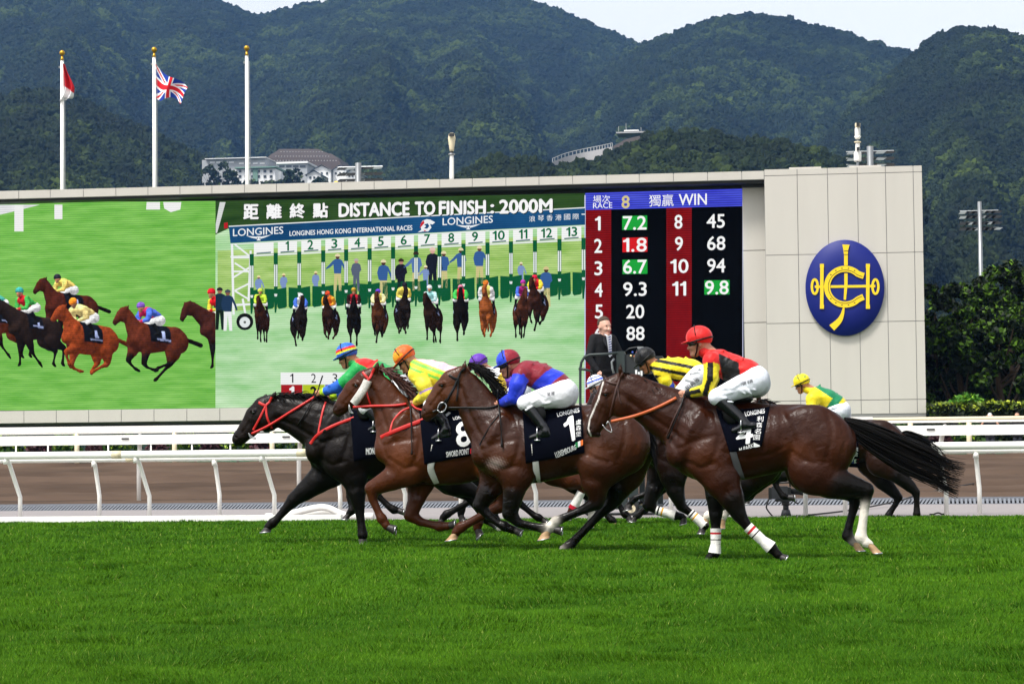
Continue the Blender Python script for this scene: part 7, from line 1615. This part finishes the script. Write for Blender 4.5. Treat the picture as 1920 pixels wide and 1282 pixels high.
# ================================================================== camera crew, platform, spectators
def std_person(base, H, yaw, skin, top_c, leg_c, elbows, wrists, label, hair_c, cap=None, suit=False, vox=.016, group=None):
    base = np.array(base, float); ca, sa = math.cos(yaw), math.sin(yaw)
    def W(V): V = np.asarray(V, float); return np.stack([V[:, 0]*ca-V[:, 1]*sa, V[:, 0]*sa+V[:, 1]*ca, V[:, 2]], 1)+base
    h = H/1.76; v = lambda x, y, z: np.array([x*h, y*h, z*h]); fw, up, lat = np.array([0, -1.0, 0]), np.array([0, 0, 1.0]), np.array([1.0, 0, 0])
    hc = v(0, -.035, 1.645); hp, q = head_prims(hc, fw, up, skin, h*1.08, lat)
    tor = [Cone(v(0, 0, .95), v(0, -.01, 1.18), .10*h, .095*h, 1, .05, skin), Cone(v(0, -.01, 1.18), v(0, 0, 1.38), .095*h, .09*h, 1, .05, skin), Cone(v(-.14, 0, 1.43), v(.14, 0, 1.43), .065*h, .065*h, 1, .05, skin), Cone(v(0, 0, 1.43), v(0, -.01, 1.58), .06*h, .055*h, 1, .03, skin)]
    body = list(tor); jac = [Cone(v(x, .01, .86), v(x*1.25, 0, 1.36), .125*h, .112*h, 1, .06) for x in (-.085, 0, .085)]+[Cone(v(-.16, 0, 1.445), v(.16, 0, 1.445), .066*h, .066*h, 1, .05)]
    tr = []; sh = []
    for s in (-1, 1):
        S_, E_, Wr = v(.185*s, 0, 1.43), v(*elbows[(s+1)//2]), v(*wrists[(s+1)//2])
        body += [Cone(S_, E_, .048*h, .04*h, 1, .02, skin), Cone(E_, Wr, .04*h, .028*h, 1, .02, skin)]+hand_prims(Wr, Wr-E_, up, s, skin, .95*h, lat)
        jac += [Cone(S_, E_, .066*h, .056*h, 1, .03)]+([Cone(E_, Wr, .056*h, .042*h, 1, .02)] if suit else [])
        Hp, K, A = v(.085*s, 0, .93), v(.095*s, -.02, .50), v(.10*s, .01, .09)
        body += [Cone(Hp, K, .085*h, .055*h, 1, .03, skin), Cone(K, A, .055*h, .04*h, 1, .02, skin), Cone(A, v(.11*s, -.14, .04), .04*h, .03*h, 1, .02, skin)]
        tr += [Cone(Hp, K, .10*h, .075*h, 1, .04), Cone(K, A, .075*h, .065*h, 1, .02)]; sh.append([Cone(v(.10*s, .04, .05), v(.115*s, -.17, .04), .05*h, .04*h, 1, .02)])
    tr.append(Cone(v(-.06, 0, .95), v(.06, 0, .95), .125*h, .125*h, 1, .04))
    F1 = Field(body+hp, vox*.8); V, Fq = F1.mesh(1); o = mk('person', W(V), Fq, M['skin'], None, True, F1.colours(V, skin, .008), loc=base); tag(o, label, 'person', group)
    def cloth(nm, pr, c, m='cloth_attr', vx=vox):
        V, Fq = Field(pr, vx).mesh(1); return mk(nm, W(V), Fq, M[m], o, True, np.tile(np.array(c), (len(V), 1)))
    cloth('jacket' if suit else 'shirt', jac, top_c); cloth('trousers', tr, leg_c)
    for b in sh: cloth('shoe', b, (.01, .01, .01))
    M3 = np.array([fw, lat, up]); hc2 = q(-.012, .02); cp = q(.03, -.005)
    if cap is None:
        fl = Field([Ell(hc2, (.1105*h, .0868*h, .1075*h), 0, .01, None, False, M3)], vox*.6, cut=lambda X, Y, Z: -np.minimum(np.maximum((Z-hc[2]-.062*h)*.9+(Y-hc[1]+.05*h)*.25, (Y-hc[1]-.012*h)*.9), Z-hc[2]+.085*h)); V, Fq = fl.mesh(1); mk('hair', W(V), Fq, M['cloth_attr'], o, True, np.tile(np.array(hair_c), (len(V), 1)))
    else:
        fl = Field([Ell(hc2, (.112*h, .09*h, .108*h), 0, .01, None, False, M3), Ell(q(.12, .0), (.07, .07, .010), 0, .01, None, False, M3)], vox*.6, cut=lambda X, Y, Z: -(Z-q(0, -.02)[2])); V, Fq = fl.mesh(1); mk('cap', W(V), Fq, M['cloth_attr'], o, True, np.tile(np.array(cap), (len(V), 1)))
    for s in (-1, 1): MB().ball(W([q(.086, -.022, .034*s)])[0], .0105, 8).build('eye', M['eye'], o, True)
    if suit:
        V = [v(-.055, -.123, 1.475), v(.055, -.123, 1.475), v(.012, -.140, 1.16), v(-.012, -.140, 1.16), v(-.075, -.09, 1.50), v(.075, -.09, 1.50)]; V = [a+np.array([0, -.018, 0]) for a in V]
        mk('shirt_front', W(V), [(0, 1, 2, 3), (4, 5, 1, 0)], mat('shirt_white', lin('#e4e4ea'), .8), o)
        mb = MB()
        for k in range(16):
            z1, z0 = 1.465-.018*k, 1.465-.018*(k+1); wd = .022+.012*k/16; t = lin('#dcdce4') if k % 2 else lin('#4a5080'); yv = -.152-.012*min(1, k/8)
            a = [v(-wd, yv, z1-.006), v(wd, yv, z1+.006), v(wd, yv-.002, z0+.006), v(-wd, yv-.002, z0-.006)]; mb.add(W(a), [(0, 1, 2, 3)], t)
        mb.build('necktie', M['silk'], o, cols=True)
        for s in (-1, 1): V = [v(.075*s, -.10, 1.50), v(.10*s, -.115, 1.40), v(.05*s, -.152, 1.30), v(.012*s, -.156, 1.15), v(.045*s, -.148, 1.35)]; mk('lapel', W(V), [(0, 1, 2, 3, 4)], M['black_leather'] if False else mat('suit_lapel', (.010, .010, .013), .8), o)
    return o
YPL = Y_EDGE+1.7; sP = 4500/ (YPL*math.cos(YAW)+0.0)
m_rig = mat('rig_green', lin('#26302f'), .5, .15, 8, bump=.05); m_rub = mat('rubber', (.02, .02, .02), .85, .2, 20)
xa_, xb_ = xat(1092, 840, YPL), xat(1232, 840, YPL); zd_ = 1.30
pl = empty('camera_platform', ((xa_+xb_)/2, YPL, 0), 'dark wheeled camera platform with a hooped guard rail behind the running rail', 'platform')
MB().bevbox((xa_, YPL-.1, zd_-.09), (xb_, YPL+1.5, zd_), .02).build('deck', m_rig, pl)
for px in (1101, 1171, 1191, 1226):
    x = xat(px, 930, YPL); MB().bevbox((x-.045, YPL+.02, .14), (x+.045, YPL+.12, zd_-.09), .01).build('column', m_rig, pl); MB().bevbox((x-.045, YPL+1.3, .14), (x+.045, YPL+1.4, zd_-.09), .01).build('column', m_rig, pl)
for z in (.32, .75): MB().bevbox((xa_+.1, YPL+.04, z-.03), (xb_-.1, YPL+.10, z+.03), .01).build('cross_bar', m_rig, pl)
MB().bevbox((xa_+.05, YPL+.03, .10), (xb_-.02, YPL+1.4, .16), .01).build('chassis', m_rig, pl)
def wheel(px, Yw, r):
    x = xat(px, 960, Yw); m = MB(); n = 24; prof = [(r*.62, -.05), (r*.9, -.06), (r, -.035), (r, .035), (r*.9, .06), (r*.62, .05)]; V = []; F_ = []
    for k in range(n):
        a = 2*math.pi*k/n
        for rr, y in prof: V.append((x+rr*math.cos(a), Yw+y, r+rr*math.sin(a)))
    for k in range(n):
        for i in range(6): F_.append((k*6+i, k*6+(i+1) % 6, ((k+1) % n)*6+(i+1) % 6, ((k+1) % n)*6+i))
    w = mk('wheel', V, F_, m_rub, pl, True); m = MB(); m.tube([(x, Yw-.04, r), (x, Yw+.04, r)], r*.64, 20); m.build('rim', m_cream, w); MB().tube([(x, Yw-.065, r), (x, Yw-.03, r)], r*.16, 10).build('hub', m_rub, w)
for px, dy in ((1184, -.05), (1205, .35), (1106, -.05), (1122, .35)): wheel(px, YPL+dy, .118)
def hp(px, py, dy=0.0): q = P(px, py, YPL+dy); return (q[0], YPL+dy, q[2])
xk_ = hp(1088, 752)[0]
MB().tube([(xk_, YPL, zd_), hp(1088, 752), hp(1088, 692), hp(1090, 679), hp(1096, 669), hp(1106, 665), hp(1130, 664), hp(1158, 661.5)], .022, 8).build('guard_rail', m_rig, pl, True)
MB().tube([hp(1085, 691), hp(1097, 692.5), hp(1109, 696), hp(1109, 705, .3)], .022, 8).build('guard_rail', m_rig, pl, True)
MB().tube([hp(1109, 696, .3), hp(1109, 760, .3), (hp(1109, 760, .3)[0], YPL+.3, zd_)], .02, 8).build('guard_rail', m_rig, pl, True)
# broadcast camera standing on the platform
bc = empty('broadcast_camera', (hp(1185, 700)[0], YPL+.3, zd_), 'bulky dark broadcast camera with coloured knobs on the platform beside the suited man', 'camera')
def pb(x0, y0, x1, y1, d0, d1, m, nm, e=.015):
    a, b = hp(x0, y1, d0), hp(x1, y0, d0); MB().bevbox((a[0], YPL+d0, a[2]), (b[0], YPL+d1, b[2]), e).build(nm, m, bc)
m_cb = mat('camera_black', (.014, .016, .017), .45, .2, 15)
pb(1156, 658, 1171, 704, .1, .3, m_rig, 'side_plate'); pb(1171, 664, 1192, 720, .15, .5, m_cb, 'body'); pb(1192, 672, 1222, 700, .15, .5, m_cb, 'body'); pb(1222, 667, 1242, 675, .2, .45, m_cb, 'viewfinder'); pb(1176, 700, 1200, 730, .12, .4, m_rig, 'control_box')
MB().tube([hp(1171, 660, .3), hp(1180, 653, .3), hp(1196, 650.5, .3), hp(1210, 652, .3), hp(1222, 658, .3)], .012, 6).build('handle', m_cb, bc, True); pb(1195, 649.5, 1206, 654, .26, .34, m_alu, 'handle_clip', .005)
MB().tube([(hp(1190, 730, .3)[0], YPL+.3, zd_), hp(1190, 728, .3)], .06, 10).build('pedestal', m_cb, bc, True)
for px, py, c in ((1183, 667, '#f0d8a0'), (1190, 668, '#e07a30'), (1196, 663.5, '#3aa050'), (1186, 660.5, '#2a50b0'), (1194, 660.5, '#b03020'), (1193, 673, '#e07a30')): q = hp(px, py, .13); MB().ball(q, .018, 8).build('knob', mat('knob_'+c[1:], lin(c), .4), bc, True)
for px, py in ((1193, 698), (1198, 702), (1203, 700)): pb(px-2, py-5, px+1.5, py+5, .05, .06, mat('paper_white', lin('#e8e8e8'), .9), 'cue_card', .003)
MB().tube([hp(1152, 672, .05), hp(1147, 678, .05), hp(1148, 690, .05), hp(1151, 700, .05)], .02, 6).build('cable', m_alu, bc, True)
xm = hp(1131, 720, .55)[0]
Hm = float(P(1132, 591, YPL+.6)[2])-zd_
std_person((xm, YPL+.6, zd_), Hm*.985, math.radians(46), lin('#d0a08c'), (.009, .009, .011), (.012, .012, .014), ((-.30, -.02, 1.15), (.30, -.06, 1.17)), ((-.24, -.16, .95), (.20, -.30, 1.02)), 'middle-aged person in a dark suit and striped tie standing on the camera platform', lin('#4a3d34'), suit=True, vox=.014)
# small camera on a low pedestal on the path
YT = Y_EDGE+.75
def tq(px, py, d=0.0): q = P(px, py, YT+d); return (q[0], YT+d, q[2])
tv = empty('television_camera', (tq(1474, 960)[0], YT, 0), 'black television camera on a squat pedestal at the turf edge under the last horse', 'camera')
def tb(x0, y0, x1, y1, d0, d1, m, nm, e=.01): a, b = tq(x0, y1, d0), tq(x1, y0, d0); MB().bevbox((a[0], YT+d0, a[2]), (b[0], YT+d1, b[2]), e).build(nm, m, tv)
m_cg = mat('camera_grey', lin('#34363a'), .5, .2, 20)
tb(1447, 911, 1477, 935, -.09, .09, m_cg, 'body'); tb(1441, 914, 1447, 936, -.07, .07, m_cb, 'battery'); tb(1476, 913, 1483, 930, -.08, .08, m_cb, 'lens_mount')
MB().tube([tq(1482, 921), tq(1494, 921), tq(1500, 920.5), tq(1511, 920.5)], [.045, .05, .062, .075], 14).build('lens', m_cb, tv, True); MB().tube([tq(1510.5, 920.5), tq(1512, 920.5)], [.075, .07], 14).build('lens_rim', m_cg, tv, True)
tb(1480, 897, 1497, 905, -.14, -.04, m_cb, 'viewfinder'); tb(1484, 904, 1497, 912, -.13, -.05, m_cb, 'viewfinder'); MB().tube([tq(1457, 912), tq(1461, 905), tq(1480, 904), tq(1482, 912)], .016, 7).build('handle', m_cb, tv, True)
tb(1453, 935, 1484, 940, -.08, .08, m_cb, 'plate'); MB().tube([tq(1473, 938), tq(1473, 947)], [.06, .065], 14).build('pan_head', m_cb, tv, True); MB().tube([(tq(1473.5, 947)[0], YT, .2), (tq(1473.5, 947)[0], YT, .07)], [.045, .045], 14).build('column', m_cb, tv, True); MB().tube([(tq(1473.5, 950)[0], YT, .10), (tq(1473.5, 950)[0], YT, .004)], [.06, .085], 16).build('base', m_cg, tv, True)
MB().tube([tq(1484, 936), tq(1493, 942), tq(1497, 944)], .012, 6).build('pan_bar', m_cb, tv, True)
MB().tube([tq(*p) for p in curve([(1442, 935), (1438, 945), (1438, 954), (1450, 969)], 10)], .012, 6).build('cable', m_rub, tv, True)
def cab(pl_, y0, y1, lab):
    c = curve(pl_, 24); pts = []
    for i, (x, y) in enumerate(c): Yc = y0+(y1-y0)*(i/(len(c)-1))**1.5; q = P(x, y, Yc); zf = float(dirt_z(Yc)) if Yc > Y_DRAIN else 0; pts.append((q[0], Yc, max(q[2], zf+.02)))
    tag(MB().tube(pts, .014, 6).build('cable', m_rub, None, True, loc=pts[0]), lab, 'cable')
cab([(1515, 968), (1560, 961), (1629, 950), (1702, 935), (1763, 923), (1832, 908), (1913, 888)], Y_EDGE+.6, 58, 'long thin black cable running up across the path and dirt at the right'); cab([(1743, 970), (1750, 964), (1759, 961), (1766, 964), (1772, 970)], Y_EDGE+.5, Y_EDGE+.6, 'short loop of black cable beside the right rail posts')
# two spectators behind the far rail
for px, lab, c, cp, el, wr in ((1856, 'spectator in a pale cap with both hands raised to the face behind the far rail', lin('#1a1a1e'), lin('#c8c8c4'), ((-.34, -.16, 1.28), (.34, -.16, 1.28)), ((-.11, -.20, 1.60), (.11, -.20, 1.60))), (1907, 'bareheaded spectator in a black shirt behind the far rail', lin('#101014'), None, ((-.28, -.02, 1.14), (.28, -.02, 1.14)), ((-.12, -.26, 1.16), (.12, -.26, 1.12)))):
    yy_ = YO+1.9; q = P(px, 774 if cp is not None else 772, yy_); H_ = q[2]-Z_OUT; std_person((q[0], yy_, Z_OUT), H_, math.radians(-6), lin('#c89478'), c, lin('#2a2c34'), el, wr, lab.replace('spectator', 'person'), lin('#1c1614'), cp, vox=.022)
# ================================================================== grass
def grass(n, seed):
    r = np.random.default_rng(seed); y0, y1 = 9.6, Y_EDGE+.10
    u = r.random(n); Y = 1/(1/y0+(1/y1-1/y0)*u); hw = Y*0.235+1.2; X = -Y*math.tan(YAW)+(2*r.random(n)-1)*hw
    big = vnoise(X*.8+50, Y*.8+20, 5); mid = vnoise(X*2.3+50, Y*2.1, 6); fin = vnoise(X*6+10, Y*5, 16)
    keep = mid*.5+fin*.5+.6*r.random(n) > .34; X, Y, big, mid, fin = X[keep], Y[keep], big[keep], mid[keep], fin[keep]; n = len(X)
    zg = .008*(big-.5)+.020*(mid-.5)+.018*(fin-.5); edge = np.clip((Y_EDGE+.1-Y)/1.5, .25, 1); zg *= edge
    tall = (.024+.030*mid*(.5+.7*r.random(n)))*(.75+.5*fin); w = np.maximum(.0026, .00034*Y)*(.6+.6*r.random(n))
    an = 3.8*vnoise(X*2.6+30, Y*2.0+12, 12)+r.normal(0, 1.15, n); lean = (.35+.95*r.random(n))*tall; lx = np.cos(an)*lean; ly = np.sin(an)*lean*.8; yw = r.normal(0, .8, n)
    B = np.stack([X, Y, zg-.022], 1); S_ = np.stack([np.cos(yw)*w, np.sin(yw)*w, np.zeros(n)], 1); T = B+np.stack([lx, ly, tall+.012], 1)
    V = np.stack([B-S_, B+S_, T], 1).reshape(-1, 3); Ft = np.arange(3*n).reshape(n, 3)
    base = np.array(lin('#3f6806')); alt = np.array(lin('#517c0e')); yl = np.array(lin('#7d8f3c')); dk = np.array(lin('#2b5404'))
    k = np.clip(vnoise(X*.5+3, Y*.4, 9)*.35+vnoise(X*1.9+3, Y*1.5, 10)*.7+.12*r.normal(size=n), 0, 1)[:, None]
    c = dk*(1-k)+base*k; m = r.random(n); c = np.where((m < .22)[:, None], alt*(.65+.4*k), c); c = np.where((m > .985)[:, None], yl, c); c *= (.85+.3*r.random((n, 1)))
    o = mk('grass', V, Ft, mat('grass_blade', rough=.7, var=.05, scale=2, attr=True, spec=.10), None, False, np.repeat(c, 3, 0), loc=(-3, 20, 0)); tag(o, 'thick mown green turf of the race track', 'grass', None, 'stuff')
grass(1150000, 4)
